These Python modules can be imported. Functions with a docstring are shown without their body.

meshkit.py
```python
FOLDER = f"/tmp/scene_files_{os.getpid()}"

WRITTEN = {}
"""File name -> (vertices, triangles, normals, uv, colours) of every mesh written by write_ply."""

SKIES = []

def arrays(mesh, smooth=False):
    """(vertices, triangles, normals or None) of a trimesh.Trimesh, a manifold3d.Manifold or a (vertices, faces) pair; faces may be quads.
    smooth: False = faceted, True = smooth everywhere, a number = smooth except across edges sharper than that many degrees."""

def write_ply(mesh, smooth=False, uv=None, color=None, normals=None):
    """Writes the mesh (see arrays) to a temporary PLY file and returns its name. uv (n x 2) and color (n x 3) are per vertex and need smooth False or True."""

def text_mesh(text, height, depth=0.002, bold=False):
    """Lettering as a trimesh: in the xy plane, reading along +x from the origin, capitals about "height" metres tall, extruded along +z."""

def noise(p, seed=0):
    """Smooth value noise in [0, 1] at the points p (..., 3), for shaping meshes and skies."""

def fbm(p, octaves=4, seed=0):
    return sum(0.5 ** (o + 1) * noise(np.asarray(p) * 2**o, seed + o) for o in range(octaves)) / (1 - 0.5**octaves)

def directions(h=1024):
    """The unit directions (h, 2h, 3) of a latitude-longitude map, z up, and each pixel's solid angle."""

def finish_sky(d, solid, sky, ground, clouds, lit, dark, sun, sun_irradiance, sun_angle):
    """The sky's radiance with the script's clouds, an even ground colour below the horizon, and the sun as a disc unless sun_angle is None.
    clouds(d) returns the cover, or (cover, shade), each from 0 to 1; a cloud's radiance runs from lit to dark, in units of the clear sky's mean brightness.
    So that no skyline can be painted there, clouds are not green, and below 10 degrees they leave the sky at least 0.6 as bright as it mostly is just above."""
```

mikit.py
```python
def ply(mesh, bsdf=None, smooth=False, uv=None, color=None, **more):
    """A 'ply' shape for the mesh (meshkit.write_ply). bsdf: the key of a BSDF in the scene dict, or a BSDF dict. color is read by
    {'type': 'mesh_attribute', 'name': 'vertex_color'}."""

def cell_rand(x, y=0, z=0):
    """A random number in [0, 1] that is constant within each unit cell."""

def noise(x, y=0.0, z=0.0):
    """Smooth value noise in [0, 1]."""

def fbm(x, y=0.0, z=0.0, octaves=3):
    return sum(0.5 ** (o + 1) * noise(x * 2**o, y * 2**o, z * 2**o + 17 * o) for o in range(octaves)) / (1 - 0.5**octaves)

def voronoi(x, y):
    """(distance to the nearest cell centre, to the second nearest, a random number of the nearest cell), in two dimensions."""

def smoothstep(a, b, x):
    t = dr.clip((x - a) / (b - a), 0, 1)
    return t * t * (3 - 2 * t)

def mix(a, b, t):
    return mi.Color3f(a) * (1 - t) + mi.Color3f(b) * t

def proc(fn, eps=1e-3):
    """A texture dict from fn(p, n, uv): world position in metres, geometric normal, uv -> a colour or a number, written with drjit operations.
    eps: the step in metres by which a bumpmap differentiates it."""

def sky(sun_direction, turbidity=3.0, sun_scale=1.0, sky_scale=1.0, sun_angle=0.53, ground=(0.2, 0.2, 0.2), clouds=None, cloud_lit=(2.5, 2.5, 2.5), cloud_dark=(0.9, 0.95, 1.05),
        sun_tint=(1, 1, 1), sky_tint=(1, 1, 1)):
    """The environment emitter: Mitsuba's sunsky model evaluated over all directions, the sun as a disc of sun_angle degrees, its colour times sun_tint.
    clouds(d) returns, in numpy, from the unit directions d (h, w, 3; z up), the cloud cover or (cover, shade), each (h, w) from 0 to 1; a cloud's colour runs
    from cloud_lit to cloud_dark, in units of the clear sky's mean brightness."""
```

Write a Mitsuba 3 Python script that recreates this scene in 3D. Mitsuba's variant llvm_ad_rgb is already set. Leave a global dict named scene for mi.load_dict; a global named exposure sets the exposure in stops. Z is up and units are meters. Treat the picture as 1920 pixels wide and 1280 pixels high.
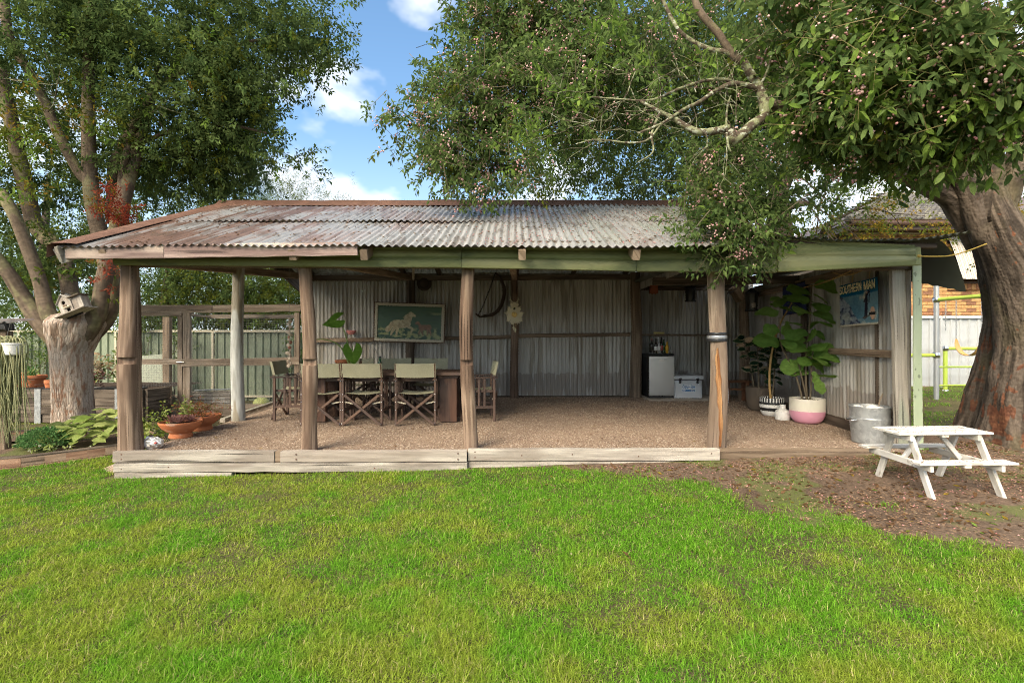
import math
import numpy as np
import trimesh
import drjit as dr
import mitsuba as mi
import mikit
import meshkit
from mikit import noise, fbm, cell_rand, smoothstep, mix, voronoi

T = mi.ScalarTransform4f
rng = np.random.default_rng(11)
scene, labels = {}, {}

# ------------------------------------------------------------------ camera, sky, exposure
EYE = 1.15
scene['camera'] = {
    'type': 'perspective', 'fov': 2 * math.degrees(math.atan(960 / 907)), 'fov_axis': 'x',
    'near_clip': 0.05, 'far_clip': 900.0,
    'to_world': T().look_at(origin=[0, 0, EYE], target=[0, 10, EYE], up=[0, 0, 1])}


def cloud_cover(d):
    """Broken fair-weather cloud: soft heaps low down over the north, wider sheets elsewhere."""
    z = np.maximum(d[..., 2], 0.02)
    q = np.stack([d[..., 0] / (z + 0.25) * 1.1, d[..., 1] / (z + 0.25) * 1.1, z * 0.6], -1)
    n = meshkit.fbm(q * 1.7 + 3.1, 5, 4)
    fine = meshkit.fbm(d * [11.0, 11.0, 17.0], 6, 9)
    heap = np.zeros(d.shape[:2])
    for (x, y, zz), r in (((-0.37, 1, 0.50), 0.085), ((-0.46, 1, 0.52), 0.06), ((-0.45, 1, 0.33), 0.085), ((-0.36, 1, 0.30), 0.06), ((-0.17, 1, 0.72), 0.06), ((-0.29, 1, 0.275), 0.05), ((0.0, 1, 0.28), 0.09), ((0.1, 1, 0.36), 0.07)):
        c = np.array([x, y, zz]) / np.linalg.norm([x, y, zz])
        dv = d - c
        rr = np.sqrt(dv[..., 0] ** 2 + (dv[..., 2] * 1.7) ** 2 + dv[..., 1] ** 2)
        heap = np.maximum(heap, np.clip((1.15 - rr / r + (fine - 0.5) * 2.6) * 1.3, 0, 1))
    open_sky = np.clip((d @ np.array([-0.17, 0.86, 0.48]) - 0.80) / 0.16, 0, 1)
    broken = np.clip((n - 0.36 - 0.30 * open_sky) * 4.0, 0, 1)
    low = np.clip(1 - z / 0.42, 0, 1) ** 1.6 * 0.55
    cover = np.clip(np.maximum.reduce([heap ** 1.2 * 0.72, broken, low]), 0, 1)
    return cover, np.clip((n - 0.45) * 1.3, 0, 0.7)


scene['daylight'] = mikit.sky((-0.42, -0.74, 0.60), turbidity=2.6, sun_scale=0.62, sky_scale=1.0, sun_angle=36, sun_tint=(0.94, 1.0, 1.07), clouds=cloud_cover,
                              cloud_lit=(2.5, 2.5, 2.5), cloud_dark=(1.5, 1.55, 1.62), ground=(0.10, 0.13, 0.06))
exposure = 3.15

# ------------------------------------------------------------------ helpers
taken = {}


def numbered(k):
    n = taken.get(k, 0)
    taken[k] = n + 1
    return k if n == 0 else f'{k}_{n:03d}'


def thing(name, label, category, group=None, kind=None):
    """Reserves the key of a top-level thing; its parts are added under it."""
    k = numbered(name)
    labels[k] = {'label': label, 'category': category}
    if group:
        labels[k]['group'] = group
    return k


def unit(v):
    v = np.asarray(v, float)
    return v / (np.linalg.norm(v, axis=-1, keepdims=True) + 1e-12)


def frame(axis, up=(0, 0, 1)):
    a = unit(axis)
    if abs(a @ unit(up)) > 0.985:
        up = (0, 1, 0) if abs(a[1]) < 0.9 else (1, 0, 0)
    s = unit(np.cross(a, up))
    return a, s, np.cross(s, a)


grain_id = [0]


class MB:
    """Collects pieces into one mesh with uv (u: along the grain in metres + 100 per piece, v: across)."""

    def __init__(self):
        self.v, self.f, self.t, self.n = [], [], [], 0

    def put(self, v, f, uv=None):
        v = np.asarray(v, float).reshape(-1, 3)
        f = np.asarray(f, int)
        if f.shape[1] == 4:
            f = np.vstack([f[:, [0, 1, 2]], f[:, [0, 2, 3]]])
        self.v.append(v)
        self.f.append(f + self.n)
        self.t.append(np.zeros((len(v), 2)) if uv is None else np.asarray(uv, float))
        self.n += len(v)
        return self

    def mesh(self):
        return np.vstack(self.v), np.vstack(self.f), np.vstack(self.t)

    def add(self, parent, name, bsdf, smooth=False, label=None, kind=None, to_world=None):
        v, f, t = self.mesh()
        k = numbered((parent + '__' if parent else '') + name)
        scene[k] = mikit.ply((v, f), bsdf, smooth=bool(smooth), uv=t)
        if to_world is not None:
            scene[k]['to_world'] = to_world
        d = {}
        if label:
            d['label'] = label
        if kind:
            d['kind'] = kind
        if d:
            labels[k] = d
        return k

    # --- solids
    def plank(self, p0, p1, w, t, up=(0, 0, 1), c=0.004, n=1, wob=0.0, k=None):
        """A board from p0 to p1: w across (axis x up), t along up, edges chamfered by c, n segments that wander by wob."""
        p0, p1 = np.asarray(p0, float), np.asarray(p1, float)
        a, s, u = frame(p1 - p0, up)
        L = np.linalg.norm(p1 - p0)
        if k is None:
            grain_id[0] += 1
            k = grain_id[0] % 900
        hw, ht = w / 2, t / 2
        c = min(c, hw * 0.6, ht * 0.6)
        ring = np.array([[-hw, -ht + c], [-hw + c, -ht], [hw - c, -ht], [hw, -ht + c], [hw, ht - c], [hw - c, ht], [-hw + c, ht], [-hw, ht - c]])
        vs, uv = [], []
        for i in range(n + 1):
            r = ring + (rng.normal(0, wob, (8, 2)) if wob else 0)
            q = p0 + a * L * i / n + (rng.normal(0, wob, 3) if wob and 0 < i < n else 0)
            vs.append(q + r[:, :1] * s + r[:, 1:] * u)
            uv.append(np.stack([np.full(8, L * i / n + 100 * k + 0.5), ring[:, 0] + ring[:, 1] * 0.7], 1))
        f = []
        for i in range(n):
            for j in range(8):
                b, e = i * 8 + j, i * 8 + (j + 1) % 8
                f += [[b, b + 8, e + 8], [b, e + 8, e]]
        m = n * 8
        for j in range(1, 7):
            f += [[0, j, j + 1], [m, m + j + 1, m + j]]
        return self.put(np.vstack(vs), f, np.vstack(uv))

    def box(self, c, size, c_=0.004, k=None):
        c, h = np.asarray(c, float), np.asarray(size, float) / 2
        return self.plank(c - [h[0], 0, 0], c + [h[0], 0, 0], size[1], size[2], c=c_, k=k)

    def tube(self, pts, rad, sides=8, k=None, rough=0.0, caps=True, rough_scale=6.0, flat=None):
        p = np.asarray(pts, float)
        r = np.broadcast_to(np.asarray(rad, float), (len(p),))
        if k is None:
            grain_id[0] += 1
            k = grain_id[0] % 900
        t = unit(np.gradient(p, axis=0))
        a = np.cross(t[0], [0, 0, 1] if abs(t[0][2]) < 0.9 else [1, 0, 0])
        vs, uv, run = [], [], 0.0
        ang = np.arange(sides) * 2 * np.pi / sides
        A = unit(a)
        for i in range(len(p)):
            A = unit(A - t[i] * (A @ t[i]))
            B = np.cross(t[i], A)
            if i:
                run += np.linalg.norm(p[i] - p[i - 1])
            ring = np.cos(ang)[:, None] * A + np.sin(ang)[:, None] * B
            rr = np.full(sides, r[i])
            if rough:
                q = p[i] + ring * r[i]
                rr = rr * (1 + rough * 2 * (meshkit.fbm(q * rough_scale, 3, k) - 0.5))
            vs.append(p[i] + ring * rr[:, None])
            uv.append(np.stack([np.full(sides, run + 100 * k + 0.5), np.abs(ang - np.pi) * max(r[i], 1e-3)], 1))
        f = []
        n = len(p)
        i, j = np.meshgrid(np.arange(n - 1), np.arange(sides), indexing='ij')
        b, e = (i * sides + j).ravel(), (i * sides + (j + 1) % sides).ravel()
        f = np.vstack([np.stack([b, e, e + sides], 1), np.stack([b, e + sides, b + sides], 1)])
        if caps:
            o = (n - 1) * sides
            f = np.vstack([f, [[0, j + 1, j] for j in range(1, sides - 1)], [[o, o + j, o + j + 1] for j in range(1, sides - 1)]])
        return self.put(np.vstack(vs), f, np.vstack(uv))

    def lathe(self, profile, c=(0, 0, 0), sides=32, k=0, squash=1.0):
        """Rings of (radius, height) turned about z through c."""
        pr, c = np.asarray(profile, float), np.asarray(c, float)
        ang = np.arange(sides) * 2 * np.pi / sides
        v = np.stack([pr[:, None, 0] * np.cos(ang), pr[:, None, 0] * np.sin(ang) * squash, np.repeat(pr[:, 1:], sides, 1)], -1).reshape(-1, 3) + c
        n = len(pr)
        run = np.r_[0, np.cumsum(np.linalg.norm(np.diff(pr, axis=0), axis=1))]
        uv = np.stack([np.repeat(run, sides) + 100 * k, np.tile(ang / (2 * np.pi), n)], 1)
        i, j = np.meshgrid(np.arange(n - 1), np.arange(sides), indexing='ij')
        b, e = (i * sides + j).ravel(), (i * sides + (j + 1) % sides).ravel()
        return self.put(v, np.vstack([np.stack([b, e, e + sides], 1), np.stack([b, e + sides, b + sides], 1)]), uv)

    def grid(self, P, uv=None, flip=False):
        """A sheet through the points P (rows, columns, 3)."""
        r, c = P.shape[:2]
        i, j = np.meshgrid(np.arange(r - 1), np.arange(c - 1), indexing='ij')
        a = (i * c + j).ravel()
        f = np.vstack([np.stack([a, a + 1, a + c + 1], 1), np.stack([a, a + c + 1, a + c], 1)])
        return self.put(P.reshape(-1, 3), f[:, ::-1] if flip else f, None if uv is None else uv.reshape(-1, 2))

    def prism(self, poly, p0, ax, ay, depth):
        """A polygon (n,2) in the plane p0 + x ax + y ay, extruded both ways along their normal by depth / 2."""
        import shapely
        m = trimesh.creation.extrude_polygon(shapely.Polygon(poly).buffer(0), depth, engine='earcut')
        v = np.array(m.vertices)
        ax, ay = unit(ax), unit(ay)
        nz = np.cross(ax, ay)
        w = np.asarray(p0) + v[:, :1] * ax + v[:, 1:2] * ay + (v[:, 2:] - depth / 2) * nz
        return self.put(w, m.faces, v[:, :2])

    def raw(self, m, M=None):
        v = np.array(m.vertices)
        if M is not None:
            v = v @ M[:3, :3].T + M[:3, 3]
        return self.put(v, np.array(m.faces), np.zeros((len(v), 2)))


def one(parent, name, bsdf, fn, *a, smooth=False, label=None, **k):
    """A part of one solid: one(parent, 'leg', 'm_wood', 'plank', p0, p1, ...)."""
    return getattr(MB(), fn)(*a, **k).add(parent, name, bsdf, smooth, label)


def bend(pts, n=24):
    """A smooth curve through the points (Catmull-Rom)."""
    p = np.asarray(pts, float)
    q = np.vstack([2 * p[0] - p[1], p, 2 * p[-1] - p[-2]])
    out = []
    m = len(p) - 1
    for s in np.linspace(0, m - 1e-9, n):
        i = int(s)
        t = s - i
        a, b, c, d = q[i:i + 4]
        out.append(0.5 * (2 * b + (c - a) * t + (2 * a - 5 * b + 4 * c - d) * t * t + (3 * b - a - 3 * c + d) * t ** 3))
    return np.array(out)


def lerp_list(vals, n):
    return np.interp(np.linspace(0, len(vals) - 1, n), np.arange(len(vals)), vals)


def rot_z(deg):
    a = math.radians(deg)
    return np.array([[math.cos(a), -math.sin(a), 0], [math.sin(a), math.cos(a), 0], [0, 0, 1]])


def smooth01(a, b, x):
    t = np.clip((np.asarray(x, float) - a) / (b - a), 0, 1)
    return t * t * (3 - 2 * t)


def ground_z(x, y):
    """Height of the natural ground: it climbs gently from left to right, dips behind the left side and swells round the big tree."""
    x, y = np.asarray(x, float), np.asarray(y, float)
    z = -0.14 + 0.027 * np.clip(x, -5.5, 6)
    z = z + 0.07 * smooth01(8, 11, y) * smooth01(3, 7, x)
    z = z - 0.03 * smooth01(6, 9, y) * smooth01(-3.5, -5, x)
    z = z + 0.10 * np.exp(-((x - 5.2) ** 2 + (y - 5.2) ** 2) / 0.8)
    return z


def gravel_z(x, y):
    return 0.05 * smooth01(6.0, 9.4, y) + 0.012 * (meshkit.fbm(np.stack([np.asarray(x) * 1.3, np.asarray(y) * 1.3, np.asarray(x) * 0], -1), 3, 5) - 0.5)
# ------------------------------------------------------------------ materials
def rgb(*c):
    return {'type': 'rgb', 'value': list(c)}


def mat(key, color, rough=0.6, **k):
    k.setdefault('specular', 0.5 if rough < 0.65 else 0.2)
    scene[key] = {'type': 'twosided', 'bsdf': {'type': 'principled', 'base_color': color if isinstance(color, dict) else rgb(*color), 'roughness': rough, **k}}


def bumped(key, color, height, scale=1.0, eps=2e-3, rough=0.7, **k):
    scene[key] = {'type': 'twosided', 'bsdf': {'type': 'bumpmap', 'arbitrary': mikit.proc(height, eps), 'scale': scale,
                  'bsdf': {'type': 'principled', 'base_color': mikit.proc(color), 'roughness': rough, **k}}}


def held(v):
    """A constant kept as data, so that like materials share one compiled routine."""
    v = mi.Color3f(*v) if isinstance(v, tuple) else mi.Float(v)
    dr.make_opaque(v)
    return v


def wood(c1, c2, c3, tone=0.35, streak=80.0, stain=0.6, split=0.55):
    """Grain along uv.x; c1 and c2 alternate in the grain, c3 shows in longer stained patches; each piece has its own tone."""
    c1, c2, c3, tone, streak, stain, split = map(held, (c1, c2, c3, tone, streak, stain, split))

    def fn(p, n, uv):
        k = dr.floor(uv.x * 0.01)
        u = uv.x - 100 * k
        g = fbm(u * 2.2, uv.y * streak, k * 3.7, 2)
        fine = noise(u * 9.0, uv.y * streak * 4.5, k * 1.3)
        patch = fbm(u * 1.4, uv.y * 9.0, k * 5.1, 2)
        c = mix(c1, c2, smoothstep(0.32, 0.68, g))
        c = mix(c, c3, stain * smoothstep(0.50, 0.66, patch))
        crack = smoothstep(0.80, 0.88, noise(u * 1.1, uv.y * streak * 1.4, k * 2.9 + 7))
        return c * ((1 - tone * 0.5) + tone * cell_rand(k, 3)) * (0.82 + 0.36 * fine) * (1 - split * crack)
    return fn


mat('m_post', mikit.proc(wood((0.145, 0.098, 0.070), (0.275, 0.200, 0.150), (0.090, 0.056, 0.040), 0.2, 42, 0.7, 0.8)), 0.85)
mat('m_grey_post', mikit.proc(wood((0.23, 0.21, 0.18), (0.33, 0.30, 0.255), (0.24, 0.28, 0.22), 0.2, 60)), 0.85)
mat('m_front_post', mikit.proc(wood((0.195, 0.145, 0.108), (0.335, 0.265, 0.208), (0.14, 0.10, 0.075), 0.15, 48, 0.7, 0.8)), 0.85)
mat('m_fascia_wood', mikit.proc(wood((0.17, 0.12, 0.11), (0.27, 0.205, 0.185), (0.46, 0.38, 0.32), 0.25, 50, 0.9)), 0.85)
mat('m_sleeper', mikit.proc(wood((0.285, 0.255, 0.222), (0.425, 0.39, 0.345), (0.20, 0.162, 0.135), 0.3, 45, 0.6, 0.7)), 0.85)
mat('m_pen_timber', mikit.proc(wood((0.205, 0.160, 0.122), (0.33, 0.27, 0.215), (0.15, 0.112, 0.084), 0.3, 60)), 0.85)
mat('m_dark_timber', mikit.proc(wood((0.075, 0.058, 0.045), (0.14, 0.112, 0.088), (0.055, 0.04, 0.03), 0.4, 60)), 0.85)
mat('m_brown_timber', mikit.proc(wood((0.17, 0.125, 0.088), (0.27, 0.205, 0.15), (0.12, 0.088, 0.062), 0.35, 60)), 0.85)
mat('m_furniture', mikit.proc(wood((0.052, 0.031, 0.024), (0.105, 0.064, 0.048), (0.13, 0.072, 0.045), 0.4, 110)), 0.55)


def green_board(p, n, uv):
    k = dr.floor(uv.x * 0.01)
    u = uv.x - 100 * k
    g = fbm(u * 1.2, uv.y * 40, k, 3)
    dirt = fbm(u * 2.1, uv.y * 6, k + 4, 4)
    c = mix((0.125, 0.143, 0.054), (0.192, 0.208, 0.086), g)
    c = mix(c, (0.232, 0.238, 0.118), smoothstep(0.5, 0.75, noise(u * 0.7, uv.y * 14, k + 2)))
    return mix(c, (0.075, 0.095, 0.045), 0.75 * smoothstep(0.52, 0.72, dirt)) * (0.85 + 0.3 * cell_rand(k, 8))


mat('m_green_board', mikit.proc(green_board), 0.6)


def white_paint(p, n, uv):
    k = dr.floor(uv.x * 0.01)
    u = uv.x - 100 * k
    chips = smoothstep(0.66, 0.72, fbm(u * 14, uv.y * 38, k * 1.7, 3))
    grime = fbm(u * 5, uv.y * 16, k + 3, 3)
    c = mix((0.60, 0.59, 0.565), (0.44, 0.42, 0.38), smoothstep(0.42, 0.72, grime))
    return mix(c, (0.30, 0.25, 0.20), chips * 0.7)


mat('m_white_paint', mikit.proc(white_paint), 0.5)


def roof_iron(p, n, uv):
    k = dr.floor(uv.x * 0.01)
    u = uv.x - 100 * k
    streak = fbm(u * 1.1, uv.y * 26, k * 2.0, 4)
    blotch = fbm(p.x * 1.6, p.y * 1.6, 4.0, 4)
    old = smoothstep(0.6, -4.0, p.x)
    c = mix((0.22, 0.222, 0.222), (0.41, 0.41, 0.405), streak)
    c = mix(c, (0.36, 0.31, 0.30), 0.5 * smoothstep(0.35, 0.6, blotch) * smoothstep(2.0, -1.5, p.x))
    c = mix(c, (0.24, 0.275, 0.225), 0.6 * smoothstep(0.5, 0.66, fbm(p.x * 2.3, p.y * 0.9, 9.0, 3)) * smoothstep(0.0, 2.0, p.x))
    rust = smoothstep(0.585 - 0.17 * old, 0.70 - 0.15 * old, 0.55 * streak + 0.45 * blotch)
    c = mix(c, mix((0.12, 0.066, 0.048), (0.23, 0.140, 0.105), noise(u * 6, uv.y * 60, k)), rust * (0.35 + 0.6 * old))
    dirt = fbm(p.x * 7, p.y * 5, 2.0, 3)
    return mix(c, (0.12, 0.09, 0.07), 0.5 * smoothstep(0.58, 0.72, dirt)) * (0.88 + 0.24 * cell_rand(k, 2))


mat('m_roof_iron', mikit.proc(roof_iron), 0.42, metallic=0.25)


def wall_iron(p, n, uv):
    k = dr.floor(uv.x * 0.01)
    u = uv.x - 100 * k
    streak = fbm(u * 0.7, uv.y * 17, k * 2.0, 3)
    c = mix((0.31, 0.30, 0.275), (0.46, 0.45, 0.42), streak)
    c = mix(c, (0.20, 0.175, 0.135), 0.7 * smoothstep(0.52, 0.68, fbm(u * 1.3, uv.y * 12, k + 5, 3)))
    tide = 0.52 + 0.10 * (fbm(p.x * 2.2, p.y * 2.2, 1.0, 3) - 0.5) + 0.07 * (noise(p.x * 19, p.y * 19, 3.0) - 0.5)
    low = smoothstep(tide + 0.012, tide - 0.012, p.z)
    damp = mix((0.20, 0.185, 0.17), (0.27, 0.225, 0.185), fbm(p.x * 3, p.y * 3, p.z * 2, 3))
    drip = smoothstep(0.70, 0.76, noise(p.x * 24, p.y * 24, p.z * 1.6))
    c = mix(c, mix(damp, (0.42, 0.41, 0.39), drip * 0.7), low * 0.85)
    return c * (0.85 + 0.3 * cell_rand(k, 2))


mat('m_wall_iron', mikit.proc(wall_iron), 0.55, metallic=0.15)


def rusty(p, n, uv):
    g = fbm(p.x * 9, p.y * 9, p.z * 9, 4)
    return mix((0.070, 0.038, 0.028), (0.145, 0.082, 0.060), g) * (0.8 + 0.4 * noise(p.x * 60, p.y * 60, p.z * 60))


mat('m_rust', mikit.proc(rusty), 0.8)


def galvanised(p, n, uv):
    d1, d2, r = voronoi(uv.x * 26, uv.y * 26 * 1.3)
    g = fbm(p.x * 7, p.y * 7, p.z * 7, 3)
    return mix((0.30, 0.315, 0.325), (0.42, 0.435, 0.44), r) * (0.8 + 0.35 * g)


mat('m_galvanised', mikit.proc(galvanised), 0.42, metallic=0.45)


def sheet_paint(base, dirt):
    base, dirt = held(base), held(dirt)

    def fn(p, n, uv):
        g = fbm(p.x * 1.5, p.y * 1.5, p.z * 3.5, 4)
        s = smoothstep(0.6, 0.75, noise(p.x * 22, p.y * 22, p.z * 1.2))
        return mix(base, dirt, 0.55 * smoothstep(0.45, 0.75, g) + 0.2 * s)
    return fn


mat('m_fence_green', mikit.proc(sheet_paint((0.205, 0.245, 0.170), (0.155, 0.18, 0.128))), 0.5)
mat('m_fence_grey', mikit.proc(sheet_paint((0.44, 0.46, 0.48), (0.34, 0.35, 0.36))), 0.5)
mat('m_cream', (0.55, 0.50, 0.38), 0.5)


def brick(p, n, uv):
    k = dr.floor(uv.x * 0.01)
    r = cell_rand(k, 1)
    c = mix((0.50, 0.28, 0.12), (0.56, 0.35, 0.16), cell_rand(k, 4))
    c = mix(c, (0.27, 0.14, 0.085), smoothstep(0.60, 0.66, r))
    c = mix(c, (0.38, 0.19, 0.10), smoothstep(0.82, 0.86, r))
    return c * (0.72 + 0.55 * fbm(p.x * 30, p.z * 50, k, 3))


mat('m_brick', mikit.proc(brick), 0.85)
mat('m_mortar', (0.27, 0.21, 0.155), 0.9)


def roof_tile(p, n, uv):
    k = dr.floor(uv.x * 0.01)
    g = fbm(p.x * 9, p.y * 9, p.z * 9, 4)
    c = mix((0.115, 0.105, 0.10), (0.215, 0.205, 0.195), g)
    return mix(c, (0.33, 0.32, 0.22), 0.7 * smoothstep(0.6, 0.7, fbm(p.x * 17, p.y * 17, 3.0, 3))) * (0.8 + 0.4 * cell_rand(k, 5))


mat('m_roof_tile', mikit.proc(roof_tile), 0.85)
mat('m_gutter', (0.155, 0.095, 0.072), 0.4)
mat('m_fascia_brown', (0.10, 0.067, 0.052), 0.5)


def awning(p, n, uv):
    s = dr.abs(uv.y * 9.0 - dr.floor(uv.y * 9.0) - 0.5)
    c = mix((0.72, 0.70, 0.66), (0.45, 0.33, 0.20), smoothstep(0.10, 0.05, dr.abs(s - 0.22)))
    return mix(c, (0.16, 0.14, 0.17), smoothstep(0.035, 0.015, s))


mat('m_awning', mikit.proc(awning), 0.7)


def bark_pale(p, n, uv):
    k = dr.floor(uv.x * 0.01)
    u = uv.x - 100 * k
    d1, d2, r = voronoi(u * 9 + 1.3 * noise(uv.y * 24, u * 12, 2.0), uv.y * 34 + 1.2 * noise(u * 13, uv.y * 9, 5.0))
    g = fbm(u * 5, uv.y * 17, k, 4)
    c = mix((0.215, 0.155, 0.118), (0.46, 0.375, 0.315), smoothstep(0.3, 0.62, g))
    c = mix(c, (0.46, 0.41, 0.36), 0.7 * smoothstep(0.45, 0.9, r))
    c = mix(c, (0.075, 0.05, 0.036), smoothstep(0.16, 0.0, d2 - d1) * 0.45 * smoothstep(0.35, 0.6, g))
    return mix(c, (0.25, 0.13, 0.08), 0.7 * smoothstep(0.58, 0.7, fbm(u * 9, uv.y * 26, k + 6, 3)))


def bark_height(p, n, uv):
    k = dr.floor(uv.x * 0.01)
    u = uv.x - 100 * k
    d1, d2, r = voronoi(u * 9 + 1.3 * noise(uv.y * 24, u * 12, 2.0), uv.y * 34 + 1.2 * noise(u * 13, uv.y * 9, 5.0))
    return smoothstep(0.0, 0.3, d2 - d1) * (0.4 + 0.6 * r) + 0.5 * fbm(u * 30, uv.y * 60, k, 2)


bumped('m_bark_pale', bark_pale, bark_height, 0.014, rough=0.9, specular=0.2)


def limb_bark(p, n, uv):
    k = dr.floor(uv.x * 0.01)
    u = uv.x - 100 * k
    g = fbm(u * 3, uv.y * 30, k, 4)
    c = mix((0.072, 0.053, 0.038), (0.165, 0.126, 0.092), g)
    c = mix(c, (0.20, 0.19, 0.10), 0.6 * smoothstep(0.5, 0.68, fbm(u * 4, uv.y * 9, k + 3, 3)))
    return c * (0.75 + 0.5 * noise(u * 40, uv.y * 25, k))


mat('m_limb', mikit.proc(limb_bark), 0.85)


def bark_red(p, n, uv):
    k = dr.floor(uv.x * 0.01)
    u = uv.x - 100 * k
    g = fbm(u * 3.5, uv.y * 22, k, 4)
    c = mix((0.054, 0.042, 0.033), (0.148, 0.116, 0.092), smoothstep(0.3, 0.68, g))
    c = mix(c, (0.11, 0.095, 0.052), 0.55 * smoothstep(0.5, 0.66, fbm(p.x * 4, p.y * 4, p.z * 1.6, 3)))
    worn = smoothstep(1.5, 0.2, p.z) * 0.24
    torn = smoothstep(0.76 - worn, 0.82 - worn, fbm(uv.y * 20 + 2 * noise(uv.y * 9, u * 6, 4.0), u * 13 + 3 * noise(uv.y * 6, u * 4, 1.0), k + 2, 4))
    c = mix(c, mix((0.13, 0.045, 0.026), (0.22, 0.095, 0.050), noise(u * 60, uv.y * 14, k)), torn * 0.8)
    return c * (0.7 + 0.6 * noise(p.x * 45, p.y * 45, p.z * 45))


def bark_red_height(p, n, uv):
    k = dr.floor(uv.x * 0.01)
    u = uv.x - 100 * k
    return fbm(u * 6, uv.y * 24, k, 4) + 0.3 * noise(p.x * 60, p.y * 60, p.z * 60)


bumped('m_bark_red', bark_red, bark_red_height, 0.022, rough=0.9, specular=0.2)


def lichen(p, n, uv):
    g = fbm(p.x * 22, p.y * 22, p.z * 22, 4)
    c = mix((0.085, 0.066, 0.048), (0.225, 0.24, 0.135), smoothstep(0.42, 0.62, g))
    return mix(c, (0.36, 0.38, 0.30), smoothstep(0.58, 0.7, fbm(p.x * 40, p.y * 40, p.z * 40, 3)))


mat('m_lichen', mikit.proc(lichen), 0.9)

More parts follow.
